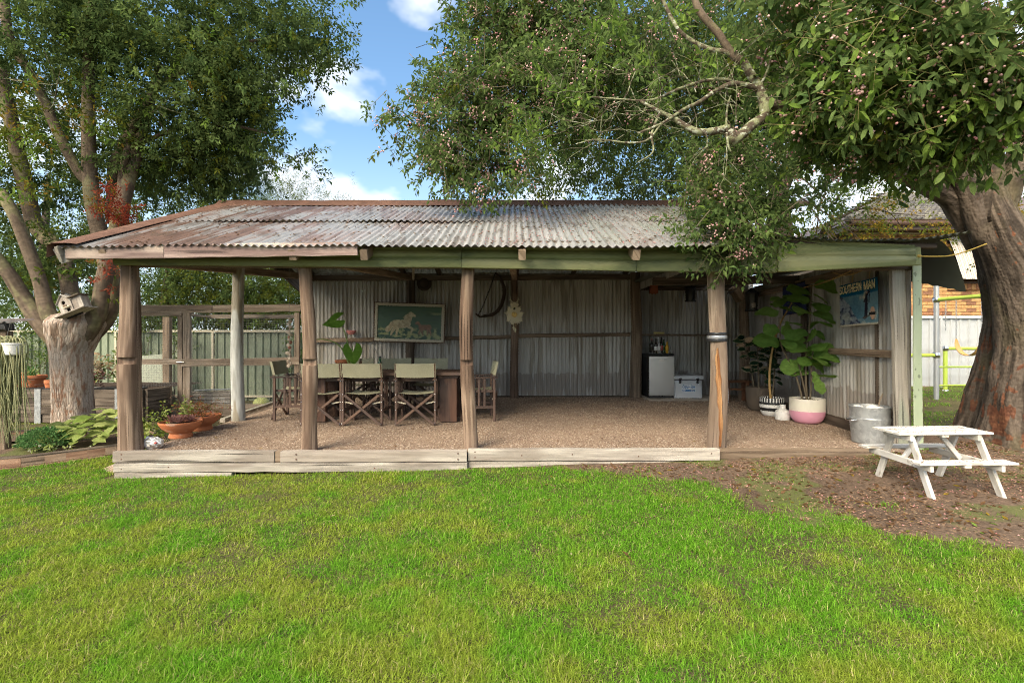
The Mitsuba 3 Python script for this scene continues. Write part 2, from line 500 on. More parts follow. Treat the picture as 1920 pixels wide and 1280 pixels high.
# leaves: uv = (random number of the leaf, palette number + position along the leaf)
PALETTE = [
    ((0.040, 0.076, 0.027), (0.145, 0.195, 0.066)),   # 0 dark glossy crown, left tree
    ((0.066, 0.124, 0.042), (0.220, 0.300, 0.096)),   # 1 berry tree, mid green
    ((0.105, 0.190, 0.035), (0.230, 0.330, 0.070)),   # 2 fresh pale tips
    ((0.060, 0.085, 0.015), (0.170, 0.190, 0.030)),   # 3 olive and yellowing
    ((0.230, 0.035, 0.030), (0.360, 0.100, 0.050)),   # 4 red regrowth
    ((0.220, 0.300, 0.075), (0.450, 0.490, 0.190)),   # 5 lime leaves of the garden bed
    ((0.070, 0.165, 0.055), (0.150, 0.270, 0.095)),   # 6 curly herb
    ((0.135, 0.270, 0.050), (0.270, 0.440, 0.105)),   # 7 fiddle leaf
    ((0.020, 0.048, 0.026), (0.045, 0.085, 0.040)),   # 8 dark rubber plant
    ((0.620, 0.560, 0.360), (0.660, 0.460, 0.300)),   # 9 cream margin
    ((0.200, 0.090, 0.085), (0.330, 0.190, 0.170)),   # 10 purple red succulent
    ((0.190, 0.210, 0.090), (0.290, 0.300, 0.150)),   # 11 pale hanging cactus
    ((0.100, 0.240, 0.030), (0.210, 0.360, 0.060)),   # 12 elephant ear
    ((0.230, 0.150, 0.030), (0.360, 0.250, 0.040)),   # 13 autumn yellow
    ((0.130, 0.070, 0.035), (0.220, 0.130, 0.070)),   # 14 dry brown
    ((0.550, 0.580, 0.420), (0.680, 0.690, 0.560)),   # 15 whitish leaves
]


def leaf_colour(p, n, uv):
    kind = dr.floor(uv.y)
    r = uv.x
    c1, c2 = mi.Color3f(0), mi.Color3f(0)
    for i, (a, b) in enumerate(PALETTE):
        on = dr.abs(kind - i) < 0.5
        c1 = dr.select(on, mi.Color3f(*a), c1)
        c2 = dr.select(on, mi.Color3f(*b), c2)
    return (c1 * (1 - r) + c2 * r) * (0.82 + 0.36 * noise(p.x * 45, p.y * 45, p.z * 45))


scene['m_leaf'] = {'type': 'principledthin', 'base_color': mikit.proc(leaf_colour), 'roughness': 0.36, 'diff_trans': 0.85, 'spec_trans': 0.0, 'eta': 1.5}
scene['m_leaf_glossy'] = {'type': 'principledthin', 'base_color': mikit.proc(leaf_colour), 'roughness': 0.28, 'diff_trans': 0.85, 'spec_trans': 0.0, 'eta': 1.5}


def blade_colour(p, n, uv):
    patch = fbm(p.x * 0.9, p.y * 0.9, 0.0, 4)
    small = fbm(p.x * 5.0, p.y * 5.0, 3.0, 3)
    lush = mix((0.085, 0.235, 0.014), (0.195, 0.415, 0.038), uv.x)
    dull = mix((0.185, 0.262, 0.026), (0.350, 0.420, 0.068), uv.x)
    c = mix(lush, dull, smoothstep(0.44, 0.76, 0.42 * patch + 0.58 * small + 0.10 * smoothstep(0.5, -2.5, p.x)))
    h = uv.x * 37.0
    c = mix(c, (0.44, 0.38, 0.19), smoothstep(0.90, 0.94, uv.x) * 0.9)
    return c * (0.60 + 0.85 * (h - dr.floor(h)))


scene['m_grass'] = {'type': 'principledthin', 'base_color': mikit.proc(blade_colour), 'roughness': 0.6, 'diff_trans': 0.7, 'spec_trans': 0.0, 'eta': 1.3}


def thatch(p, n, uv):
    c = mix((0.040, 0.036, 0.018), (0.085, 0.075, 0.034), fbm(p.x * 5, p.y * 5, 1.0, 3))
    return c * (0.5 + 1.0 * noise(p.x * 90, p.y * 90, 2.0))


mat('m_thatch', mikit.proc(thatch), 0.95)


def soil(p, n, uv):
    patch = fbm(p.x * 1.1, p.y * 1.1, 1.0, 4)
    c = mix((0.070, 0.047, 0.033), (0.140, 0.100, 0.072), patch)
    c = c * (0.6 + 0.8 * noise(p.x * 70, p.y * 70, 2.0))
    moss = smoothstep(0.5, 0.62, fbm(p.x * 2.4, p.y * 2.4, 6.0, 4)) * 0.6
    return mix(c, (0.085, 0.115, 0.028), moss)


mat('m_soil', mikit.proc(soil), 0.95)


def gravel(p, n, uv):
    d1, d2, r = voronoi(p.x * 75, p.y * 75)
    patch = fbm(p.x * 1.2, p.y * 1.2, 3.0, 4)
    c = mix((0.175, 0.125, 0.092), (0.310, 0.232, 0.175), r)
    c = mix(c, (0.50, 0.42, 0.34), smoothstep(0.90, 0.94, r))
    c = mix(c, (0.12, 0.080, 0.055), smoothstep(0.10, 0.04, r))
    return c * (0.75 + 0.45 * patch) * (0.55 + 0.45 * smoothstep(0.02, 0.2, d2 - d1))


mat('m_gravel', mikit.proc(gravel), 0.9)


def pebble(p, n, uv):
    k = uv.x
    c = mix((0.18, 0.122, 0.088), (0.335, 0.25, 0.188), k)
    c = mix(c, (0.56, 0.47, 0.40), smoothstep(0.90, 0.93, k))
    c = mix(c, (0.10, 0.065, 0.045), smoothstep(0.12, 0.08, k))
    c = mix(c, (0.36, 0.13, 0.09), smoothstep(1.5, 1.6, uv.y))
    c = mix(c, mix((0.10, 0.06, 0.035), (0.30, 0.20, 0.13), k), smoothstep(2.5, 2.6, uv.y))
    return mix(c, mix((0.36, 0.14, 0.14), (0.54, 0.30, 0.29), k), smoothstep(3.5, 3.6, uv.y))


mat('m_pebble', mikit.proc(pebble), 0.8)


def canvas(p, n, uv):
    weave = noise(uv.x * 420, uv.y * 420, 1.0)
    g = fbm(p.x * 5, p.y * 5, p.z * 5, 3)
    return mix((0.30, 0.29, 0.195), (0.40, 0.385, 0.27), g) * (0.88 + 0.24 * weave)


mat('m_canvas', mikit.proc(canvas), 0.9)


def terracotta(p, n, uv):
    g = fbm(p.x * 9, p.y * 9, p.z * 14, 4)
    return mix(mix((0.36, 0.115, 0.05), (0.47, 0.185, 0.09), g), (0.55, 0.42, 0.34), 0.5 * smoothstep(0.62, 0.75, fbm(p.x * 14, p.y * 14, p.z * 20 + 5, 3)))


mat('m_terracotta', mikit.proc(terracotta), 0.75)
mat('m_black', (0.015, 0.015, 0.016), 0.5)
mat('m_tape', (0.02, 0.02, 0.022), 0.3)
mat('m_silver_tape', (0.35, 0.36, 0.38), 0.25, metallic=0.6)
mat('m_split_wood', mikit.proc(wood((0.19, 0.08, 0.032), (0.38, 0.215, 0.10), (0.06, 0.028, 0.016), 0.1, 60, 0.9)), 0.8)
mat('m_stainless', (0.50, 0.49, 0.465), 0.32, metallic=0.85)
mat('m_chrome', (0.75, 0.75, 0.76), 0.12, metallic=1.0)
mat('m_steel', (0.38, 0.40, 0.42), 0.4, metallic=0.5)
mat('m_wire', (0.16, 0.16, 0.15), 0.6)
mat('m_white_plastic', (0.66, 0.67, 0.69), 0.35)
mat('m_blue_print', (0.02, 0.16, 0.42), 0.4)
mat('m_white_print', (0.80, 0.80, 0.80), 0.4)
mat('m_white_glaze', (0.74, 0.73, 0.70), 0.22)
mat('m_cream_glaze', (0.74, 0.70, 0.60), 0.35)
mat('m_pink_glaze', (0.66, 0.31, 0.42), 0.45)
mat('m_brown_pot', (0.115, 0.092, 0.072), 0.7)
mat('m_lime_pole', (0.38, 0.50, 0.075), 0.4)
mat('m_swing_seat', (0.52, 0.30, 0.09), 0.5)
mat('m_clock', (0.74, 0.69, 0.52), 0.5)
mat('m_brass', (0.55, 0.38, 0.13), 0.35, metallic=0.7)
mat('m_stool', mikit.proc(wood((0.17, 0.072, 0.035), (0.27, 0.125, 0.06), (0.13, 0.055, 0.03), 0.2, 60)), 0.5)
mat('m_orange_paint', (0.30, 0.085, 0.03), 0.6)
mat('m_yellow_block', (0.52, 0.42, 0.15), 0.6)
mat('m_navy', (0.018, 0.028, 0.105), 0.5)
mat('m_cord', (0.42, 0.29, 0.06), 0.6)
mat('m_bottle_dark', (0.02, 0.018, 0.015), 0.12)
mat('m_bottle_green', (0.02, 0.07, 0.03), 0.12)
mat('m_bottle_yellow', (0.60, 0.36, 0.02), 0.25)
mat('m_bottle_clear', (0.42, 0.44, 0.45), 0.1)
mat('m_label_red', (0.35, 0.06, 0.05), 0.5)
mat('m_shell', (0.52, 0.42, 0.32), 0.6)
mat('m_shell_red', (0.34, 0.14, 0.09), 0.6)
mat('m_pink_pot', (0.50, 0.20, 0.19), 0.6)
mat('m_dome', (0.50, 0.53, 0.18), 0.5)
mat('m_twig', (0.16, 0.13, 0.09), 0.85)
mat('m_stalk', (0.20, 0.27, 0.07), 0.6)
mat('m_bamboo', (0.42, 0.27, 0.10), 0.5)
mat('m_potting_soil', (0.045, 0.032, 0.024), 0.95)
mat('m_concrete', (0.30, 0.265, 0.225), 0.9)
mat('m_straw', (0.055, 0.04, 0.03), 0.9)
mat('m_berry', mikit.proc(lambda p, n, uv: mix((0.48, 0.20, 0.22), (0.74, 0.52, 0.48), uv.x)), 0.4)
scene['m_window'] = {'type': 'twosided', 'bsdf': {'type': 'principled', 'base_color': rgb(0.02, 0.022, 0.025), 'roughness': 0.08}}
# ------------------------------------------------------------------ ground and floor
def shed_pit(x, y):
    return smooth01(-4.05, -3.75, x) * smooth01(4.45, 4.15, x) * smooth01(5.05, 5.3, y) * smooth01(10.1, 9.8, y)


def ground_at(x, y):
    return ground_z(x, y) - 0.12 * shed_pit(np.asarray(x, float), np.asarray(y, float))


xs = np.r_[-400, -150, -60, -30, -18, np.arange(-12, 14.01, 0.16), 20, 32, 60, 150, 400]
ys = np.r_[-400, -120, -40, -15, -6, np.arange(-3, 16.01, 0.16), 20, 30, 60, 150, 400]
gx, gy = np.meshgrid(xs, ys)
near = (np.abs(gx) < 14) & (gy > -3) & (gy < 16)
gz = ground_at(gx, gy) + np.where(near, 0.02 * (meshkit.fbm(np.stack([gx * 1.7, gy * 1.7, gx * 0], -1), 3, 2) - 0.5), 0)
m = MB()
m.grid(np.stack([gx, gy, gz], -1), np.stack([gx, gy], -1))
m.add(None, 'ground', 'm_thatch', smooth=True, kind='structure')

# gravel floor of the shed, its left margin spilling down to the garden
vs_ = np.r_[np.linspace(5.03, 10.05, 70)]
us_ = np.r_[0, 0.012, 0.024, np.linspace(0.036, 1, 108)]
U, Y = np.meshgrid(us_, vs_)
xl, xr = -4.22 - 0.075 * (Y - 5.03), 4.30 + 0.0874 * (Y - 5.2) + 0.05
sp_ = np.clip((Y - 5.03) / 0.35, 0.0, 1)
X = np.maximum(xl, -4.05 - 0.3 * sp_) + (xr - np.maximum(xl, -4.05 - 0.3 * sp_)) * U - 0.42 * sp_ * smooth01(0.036, 0.0, U)
Z = gravel_z(X, Y)
spill = smooth01(0.036, 0.0, U)
Z = Z * (1 - spill) + (ground_at(X, Y) - 0.04) * spill
m = MB()
m.grid(np.stack([X, Y, Z], -1), np.stack([X, Y], -1))
m.add(None, 'gravel_floor', 'm_gravel', smooth=True, kind='structure')

# loose stones on the gravel
OCT_V = np.array([[1, 0, 0], [-1, 0, 0], [0, 1, 0], [0, -1, 0], [0, 0, 1], [0, 0, -1.0]])
OCT_F = np.array([[0, 2, 4], [2, 1, 4], [1, 3, 4], [3, 0, 4], [2, 0, 5], [1, 2, 5], [3, 1, 5], [0, 3, 5]])


def stones(c, size, kind=0.0, flat=0.6):
    """Rough little stones at the points c; kind picks the tint in the pebble material."""
    n = len(c)
    v = OCT_V[None] * (size[:, None, None] * rng.uniform(0.6, 1.25, (n, 6, 1)))
    v[..., 2] *= flat
    a = rng.uniform(0, 2 * np.pi, n)
    ca, sa = np.cos(a)[:, None], np.sin(a)[:, None]
    v = np.stack([v[..., 0] * ca - v[..., 1] * sa, v[..., 0] * sa + v[..., 1] * ca, v[..., 2]], -1) + c[:, None]
    f = (OCT_F[None] + 6 * np.arange(n)[:, None, None]).reshape(-1, 3)
    uv = np.stack([np.repeat(rng.uniform(0, 1, n), 6), np.full(n * 6, kind)], 1)
    return v.reshape(-1, 3), f, uv


n = 26000
y = 5.08 + 4.6 * rng.uniform(0, 1, n) ** 1.7
x = rng.uniform(-4.2, 4.3, n)
c = np.stack([x, y, gravel_z(x, y) + 0.002], 1)
m = MB()
m.put(*stones(c, rng.uniform(0.004, 0.0105, n)))
m.add(None, 'loose_gravel', 'm_pebble', kind='stuff')
labels['loose_gravel']['label'] = 'loose pinkish brown gravel stones on the shed floor'
labels['loose_gravel']['category'] = 'gravel'

# timber edging in front of the shed
t = thing('sleeper_edging', 'pale weathered timber sleepers stacked as an edge along the front of the shed', 'edging')


def sleeper(x0, x1, y, z0, z1, dz=0.0, th=0.085, bsdf='m_sleeper'):
    n = max(2, int((x1 - x0) * 6))
    MB().plank((x0, y + th / 2, (z0 + z1) / 2), (x1, y + th / 2, (z0 + z1) / 2 + dz), th, z1 - z0, c=0.006, n=n, wob=0.0016).add(t, 'sleeper', bsdf)


sleeper(-4.07, -2.425, 4.93, -0.083, 0.030)
sleeper(-2.365, -0.462, 4.935, -0.085, 0.028, 0.006)
sleeper(-4.06, -0.458, 4.925, -0.182, -0.092, 0.004)
sleeper(-4.055, -2.86, 4.93, -0.285, -0.190)
sleeper(-0.452, 2.135, 4.97, -0.078, 0.040, 0.004)
sleeper(-0.45, 2.12, 4.985, -0.20, -0.086, 0.0)
sleeper(2.145, 3.80, 5.045, -0.08, 0.026, 0.0, bsdf='m_brown_timber')
MB().box((-2.395, 4.975, -0.028), (0.056, 0.07, 0.112)).add(t, 'joint_block', 'm_brown_timber')
b = MB()
for x, z in ((-3.98, 0.0), (-3.98, -0.05), (-3.5, -0.13), (-2.2, 0.0), (-2.2, -0.05), (-0.55, 0.01), (-0.55, -0.05), (-0.38, 0.015), (-0.38, -0.04), (0.62, -0.01), (2.05, 0.0), (-1.4, -0.14), (-0.52, -0.13), (-3.98, -0.15), (0.1, -0.02), (1.3, -0.03)):
    b.raw(trimesh.creation.icosphere(1, 0.008), np.array([[1, 0, 0, x], [0, 0.5, 0, 4.928 if x < -0.45 else 4.969], [0, 0, 1, z], [0, 0, 0, 1.0]]))
b.add(t, 'nails', 'm_rust', kind='stuff')
# ------------------------------------------------------------------ the open shed
shed = thing('open_shed', 'long open fronted farm shed with rusty corrugated roof, rough log posts and gravel floor', 'shed')


def corrugated(o, along, across, normal, length, width, rows=7, pitch=0.0762, amp=0.0115, per=8, warp=None, k=None, phase=0.0):
    """A corrugated sheet: the ribs run along, the waves go across."""
    along, across, normal = unit(along), unit(across), unit(normal)
    cols = int(round(width / pitch * per)) + 1
    a, w = np.linspace(0, length, rows), np.linspace(0, width, cols)
    A, W_ = np.meshgrid(a, w, indexing='ij')
    h = amp * np.cos(2 * np.pi * W_ / pitch + phase)
    if warp is not None:
        h = h + warp(A, W_)
    P = np.asarray(o, float) + A[..., None] * along + W_[..., None] * across + h[..., None] * normal
    if k is None:
        grain_id[0] += 1
        k = grain_id[0] % 900
    m = MB()
    m.grid(P, np.stack([A + 100 * k + 0.5, W_], -1))
    return m


# --- roof: two rows of sheets on the front slope, one on the back
roof = shed + '__roof'
EAVE, RIDGE = np.array([0, 4.70, 2.078]), np.array([0, 7.32, 3.205])
S = RIDGE - EAVE
SL = np.linalg.norm(S)
SN = unit(np.cross([1, 0, 0], S))


def roof_warp(x0, lift, seed):
    def fn(A, W_):
        g = meshkit.fbm(np.stack([(x0 + W_) * 0.9, A * 0.7, A * 0 + seed], -1), 3, 3) - 0.5
        return lift + 0.035 * g
    return fn


for i in range(9):
    x0 = -4.40 + 0.762 * i
    j = rng.uniform(-0.02, 0.03)
    m = corrugated(EAVE + [x0, 0, 0] - unit(S) * max(j, -0.01), S, [1, 0, 0], SN, 1.42 + j, 0.80, rows=8, warp=roof_warp(x0, 0.004 * (i % 2), 0))
    m.add(roof, 'sheet', 'm_roof_iron', smooth=True)
    j = rng.uniform(-0.02, 0.02)
    m = corrugated(EAVE + [x0, 0, 0] + unit(S) * (1.33 + j), S, [1, 0, 0], SN, SL - 1.35 - j, 0.80, rows=8, warp=roof_warp(x0, 0.018 + 0.004 * (i % 2), 0))
    m.add(roof, 'sheet', 'm_roof_iron', smooth=True)
BACK = np.array([0, 10.0, 2.50])
SB = BACK - RIDGE
for i in range(9):
    x0 = -4.40 + 0.762 * i
    m = corrugated(RIDGE + [x0, 0, 0], SB, [1, 0, 0], unit(np.cross(SB, [1, 0, 0])) * -1, np.linalg.norm(SB), 0.80, rows=4, warp=roof_warp(x0, 0.004 * (i % 2), 5))
    m.add(roof, 'back_sheet', 'm_wall_iron', smooth=True)
# ridge capping in four lengths, a roll with two wings
for x0, x1 in ((-4.42, -1.95), (-1.98, -1.16), (-1.19, 1.45), (1.42, 2.6)):
    m = MB()
    prof = [(-0.20, -0.086), (-0.10, -0.022), (-0.045, 0.012), (-0.03, 0.04), (0, 0.052), (0.03, 0.04), (0.045, 0.014), (0.12, -0.015), (0.20, -0.05)]
    P = np.array([[(x, RIDGE[1] + a, RIDGE[2] + 0.03 + b + rng.normal(0, 0.004)) for a, b in prof] for x in np.linspace(x0, x1, max(3, int((x1 - x0) * 4)))])
    m.grid(P)
    m.add(roof, 'ridge_capping', 'm_rust', smooth=True)
# rust brown capping down the left rake
m = MB()
P = []
for s in np.linspace(-0.02, 1.0, 14):
    q = EAVE + S * s + [-4.42, 0, 0]
    w = rng.normal(0, 0.004)
    P.append([q + [0.24 + w, 0, 0.032], q + [0.13, 0, 0.045 + w], q + [0.0, 0, 0.04], q + [-0.05, 0, 0.02], q + [-0.055, 0, -0.10]])
m.grid(np.array(P))
m.add(roof, 'rake_capping', 'm_rust', smooth=True)
# barge boards under the rake, front and back slope
one(roof, 'barge_board', 'm_grey_post', 'plank', EAVE + [-4.40, -0.01, -0.085], RIDGE + [-4.40, 0, -0.085], 0.03, 0.15)
one(roof, 'barge_board', 'm_dark_timber', 'plank', RIDGE + [-4.36, 0, -0.12], BACK + [-4.36, 0, -0.20], 0.03, 0.30)
# rafters, purlins
for x in (-4.0, -2.15, -1.45, 0.10, 1.22, 2.25):
    one(roof, 'rafter', 'm_brown_timber', 'plank', EAVE + [x, 0.03, -0.085], RIDGE + [x, 0, -0.085], 0.07, 0.10)
    one(roof, 'rafter', 'm_dark_timber', 'plank', RIDGE + [x, 0.02, -0.085], BACK + [x, -0.05, -0.085], 0.07, 0.10)
for s in (0.1, 0.5, 0.93):
    q = EAVE + S * s - [0, 0, 0.03]
    one(roof, 'purlin', 'm_dark_timber', 'plank', q + [-4.3, 0, 0], q + [2.5, 0, 0], 0.06, 0.03)
for s in (0.3, 0.65):
    q = RIDGE + SB * s - [0, 0, 0.03]
    one(roof, 'purlin', 'm_dark_timber', 'plank', q + [-4.3, 0, 0], q + [2.5, 0, 0], 0.06, 0.03)

# --- low roof over the right bay: sheets lying front to back, the last one curling up, and a bent sheet hanging at the side
def low_warp(x0):
    def fn(A, W_):
        x = x0 + W_
        return 0.05 * smooth01(4.0, 4.75, x) * (1 - A / 6) - 0.035 * np.sin((x - 2.5) * 1.7) + 0.008
    return fn


for i in range(3):
    x0 = 2.36 + 0.76 * i
    corrugated((x0, 4.84, 2.205 - 0.012 * i), (0.035 * (i == 2), 1, 0.02), (1, 0, 0), (0, 0, 1), 5.3, 0.82 if i < 2 else 0.74, rows=10, warp=low_warp(x0)).add(roof, 'low_sheet', 'm_dark_sheet', smooth=True)
prof = bend([(4.19, 0, 2.20), (4.33, 0, 2.215), (4.45, 0, 2.15), (4.53, 0, 2.05), (4.59, 0, 1.93), (4.64, 0, 1.80), (4.675, 0, 1.66)], 44)
tt = np.linspace(0, 1, 44)
P = []
for i, y in enumerate(np.linspace(4.98, 6.35, 22)):
    s = (y - 4.98) / 1.37
    q = np.stack([np.interp(tt * (1 - 0.42 * s), tt, prof[:, 0]), np.full(44, y), np.interp(tt * (1 - 0.42 * s), tt, prof[:, 2])], 1)
    q[:, 2] += 0.008 * np.cos(2 * np.pi * (y - 4.98) / 0.152) + 0.04 * s
    q[:, 0] += 0.07 * s
    P.append(q)
m = MB()
m.grid(np.array(P), np.stack(np.meshgrid(np.linspace(0, 1.37, 22), tt, indexing='ij')[::-1], -1) + [77700.5, 0])
m.add(roof, 'bent_sheet', 'm_dark_sheet', smooth=True, label='dark bent iron sheet curling down off the right end of the roof')
mat('m_dark_sheet', (0.085, 0.09, 0.07), 0.6)
one(roof, 'edge_strip', 'm_dark_timber', 'plank', (2.5, 4.95, 2.165), (4.35, 4.98, 2.13), 0.06, 0.05)

# --- fascia boards on the left of the eave
one(shed, 'fascia_board', 'm_fascia_wood', 'plank', (-4.36, 4.735, 2.018), (-3.40, 4.735, 2.025), 0.03, 0.125, n=6, wob=0.002)
one(shed, 'fascia_board', 'm_fascia_wood', 'plank', (-3.395, 4.735, 2.030), (-1.51, 4.735, 2.058), 0.03, 0.130, n=9, wob=0.002)
one(shed, 'fascia_end', 'm_grey_post', 'plank', (-4.43, 4.73, 2.065), (-4.37, 4.76, 1.93), 0.03, 0.10)

# --- green beam made of folded lengths
def green_beam(x0, x1, b0, b1, t0, t1, y=4.955):
    prof = [(0.0, 0.0), (-0.012, 0.012), (-0.02, 0.16), (-0.026, 0.30), (-0.016, 0.42), (-0.006, 0.47), (-0.016, 0.53), (-0.024, 0.68), (-0.014, 0.82), (0.0, 0.90), (-0.006, 1.0), (0.03, 1.0), (0.03, 0.0)]
    n = max(3, int((x1 - x0) * 5))
    vs, uv = [], []
    grain_id[0] += 1
    for i in range(n + 1):
        s = i / n
        b, t_ = b0 + (b1 - b0) * s, t0 + (t1 - t0) * s
        w = rng.normal(0, 0.0025)
        for a, h in prof:
            vs.append((x0 + (x1 - x0) * s, y + a * 1.0 + w, b + (t_ - b) * h + rng.normal(0, 0.0015)))
            uv.append((x0 * 0 + (x1 - x0) * s + 100 * (grain_id[0] % 900) + 0.5, h * (t_ - b)))
    q = len(prof)
    f = [[i * q + j, i * q + (j + 1) % q, (i + 1) * q + (j + 1) % q, (i + 1) * q + j] for i in range(n) for j in range(q)]
    m = MB().put(vs, f, uv)
    m.f.append(np.array([[0, j + 1, j] for j in range(1, q - 1)]))
    m.f.append(np.array([[n * q, n * q + j, n * q + j + 1] for j in range(1, q - 1)]))
    m.add(shed, 'beam_panel', 'm_green_board', smooth=False)


green_beam(-4.07, -0.52, 1.935, 1.905, 2.10, 2.115)
green_beam(-0.515, 1.27, 1.905, 1.868, 2.115, 2.10)
green_beam(1.275, 2.70, 1.868, 1.853, 2.10, 2.19, 4.95)
green_beam(2.705, 4.10, 1.858, 1.925, 2.20, 2.13, 4.93)
one(shed, 'beam_end', 'm_green_board', 'plank', (4.105, 4.95, 2.02), (4.17, 4.95, 2.022), 0.04, 0.185)
one(shed, 'top_plate', 'm_dark_timber', 'plank', (-4.05, 5.09, 1.985), (4.3, 5.20, 1.965), 0.12, 0.10, n=4, wob=0.003)


# --- log posts
def log_post(name, base, top, radii, seed, bsdf='m_post', notch=(), label=None, rough=0.16, nz=64, sides=26):
    """A rough log between two points; notch gives heights where a housing is cut into its front."""
    base, top = np.asarray(base, float), np.asarray(top, float)
    ts = np.linspace(0, 1, nz)
    for z0, z1, _ in notch:
        ts = np.r_[ts, [(z + e - base[2]) / (top[2] - base[2]) for z in (z0, z1) for e in (-0.003, -0.001, 0.001, 0.003)]]
    ts = np.sort(ts)
    nz = len(ts)
    rr = np.interp(ts, np.linspace(0, 1, len(radii)), radii)
    ang = np.arange(sides) * 2 * np.pi / sides
    vs, uv = [], []
    for t_, r in zip(ts, rr):
        c = base + (top - base) * t_ + np.array([0.018 * math.sin(t_ * 5 + seed), 0, 0])
        d = np.stack([np.cos(ang), np.sin(ang), 0 * ang], 1)
        q = np.concatenate([d[:, :2] * 1.6, np.full((sides, 1), c[2] * 1.1)], 1)
        fine = np.concatenate([d[:, :2] * 7, np.full((sides, 1), c[2] * 1.3)], 1)
        r_ = r * (1 + rough * 2 * (meshkit.fbm(q, 3, seed) - 0.5) + 0.09 * (meshkit.fbm(fine, 2, seed + 9) - 0.5))
        p = c + d * r_[:, None]
        for z0, z1, depth in notch:
            if z0 < c[2] < z1:
                p[:, 1] = np.maximum(p[:, 1], c[1] - r + depth)
        vs.append(p)
        uv.append(np.stack([np.full(sides, t_ * (top[2] - base[2]) + 100 * seed + 0.5), np.abs(ang - np.pi / 2 - np.pi) * r], 1))
    f = [[i * sides + j, i * sides + (j + 1) % sides, (i + 1) * sides + (j + 1) % sides, (i + 1) * sides + j] for i in range(nz - 1) for j in range(sides)]
    m = MB().put(np.vstack(vs), f, np.vstack(uv))
    return m.add(shed, name, bsdf, smooth=True, label=label)


log_post('post', (-3.975, 5.07, -0.25), (-4.03, 5.08, 1.95), [0.112, 0.104, 0.096, 0.104, 0.108, 0.094, 0.084, 0.076], 3, notch=((0.915, 0.985, 0.062),), label='thick bowed log post with a cut notch at the left front corner')
log_post('post', (-2.115, 5.10, -0.05), (-2.175, 5.10, 1.93), [0.082, 0.074, 0.072, 0.078, 0.067, 0.069, 0.067, 0.064], 5, notch=((0.90, 0.965, 0.052),))
log_post('post', (-0.455, 5.16, -0.05), (-0.475, 5.14, 1.93), [0.078, 0.074, 0.072, 0.069, 0.067, 0.070, 0.072, 0.070], 8, notch=((0.90, 0.955, 0.052),))
log_post('post', (2.225, 5.25, -0.05), (2.215, 5.22, 1.90), [0.092, 0.096, 0.094, 0.091, 0.086, 0.083, 0.083, 0.087], 12, 'm_front_post', label='grey front post split open low down and bound with black tape')
# split in the lower half of that post, and the tape round it
prof = bend([(2.215, 5.148, 0.03), (2.225, 5.146, 0.25), (2.216, 5.145, 0.5), (2.204, 5.148, 0.75), (2.192, 5.152, 0.98), (2.190, 5.155, 1.08)], 16)
m = MB()
ws = lerp_list([0.010, 0.020, 0.024, 0.030, 0.022, 0.004], 16) * (1 + 0.25 * np.sin(np.arange(16) * 2.3))
P = np.array([[q + [-w, 0.006, 0], q + [-w * 0.5, -0.012, 0], q + [0, -0.006, 0], q + [w * 0.4, -0.014, 0], q + [w, 0.008, 0]] for q, w in zip(prof, ws)])
m.grid(P, np.stack([np.repeat(np.linspace(0, 1.05, 16)[:, None], 5, 1) + 4400.5, np.tile(np.linspace(0, 0.06, 5), (16, 1))], -1), flip=True)
m.add(shed, 'post_split', 'm_split_wood', label='orange brown split in the grey front post')
for z, h, b in ((1.165, 0.035, 'm_tape'), (1.195, 0.04, 'm_silver_tape'), (1.232, 0.028, 'm_tape')):
    MB().lathe([(0.098, -h / 2), (0.103, -h / 2 + 0.002), (0.1035, h / 2 - 0.002), (0.098, h / 2)], (2.217, 5.235, z), 28).add(shed, 'tape_band', b, smooth=True)
log_post('post', (-3.955, 6.99, -0.25), (-3.965, 7.0, 2.6), [0.085, 0.088, 0.086, 0.083, 0.08, 0.078, 0.076, 0.075], 15, 'm_white_log', rough=0.1, label='smoother grey white log post on the left side')


def white_log(p, n, uv):
    k = dr.floor(uv.x * 0.01)
    u = uv.x - 100 * k
    g = fbm(u * 2, uv.y * 40, k, 3)
    c = mix((0.20, 0.17, 0.125), (0.31, 0.285, 0.23), g)
    paint = smoothstep(0.42, 0.5, fbm(u * 1.5, uv.y * 7, k + 3, 3) + 0.10 * smoothstep(0.6, 0.9, u) * smoothstep(2.3, 1.6, u))
    return mix(c, mix((0.30, 0.31, 0.30), (0.50, 0.52, 0.52), noise(u * 7, uv.y * 70, k)), paint * 0.8)


mat('m_white_log', mikit.proc(white_log), 0.8)
one(shed, 'corner_board', 'm_grey_post', 'plank', (4.20, 5.21, -0.05), (4.135, 5.20, 1.93), 0.135, 0.05, up=(0, 1, 0), n=6, wob=0.003, label='wide grey slab post at the right front corner')
m = MB()
m.plank((4.285, 5.10, -0.05), (4.255, 5.09, 2.06), 0.09, 0.012, up=(0, 1, 0), c=0.003, n=4, wob=0.002)
m.plank((4.33, 5.14, -0.05), (4.30, 5.14, 2.06), 0.012, 0.09, up=(0, 1, 0), c=0.003, n=4, wob=0.002)
m.add(shed, 'corner_flashing', 'm_green_flashing', label='pale green corner flashing at the right end')
mat('m_green_flashing', mikit.proc(lambda p, n, uv: mix((0.27, 0.33, 0.21), (0.38, 0.43, 0.30), fbm(p.x * 9, p.y * 9, p.z * 1.5, 4)) * (1 - 0.5 * smoothstep(0.68, 0.74, fbm(p.x * 25, p.y * 25, p.z * 14, 3)))), 0.55)

# --- back wall
wall = shed + '__back_wall'


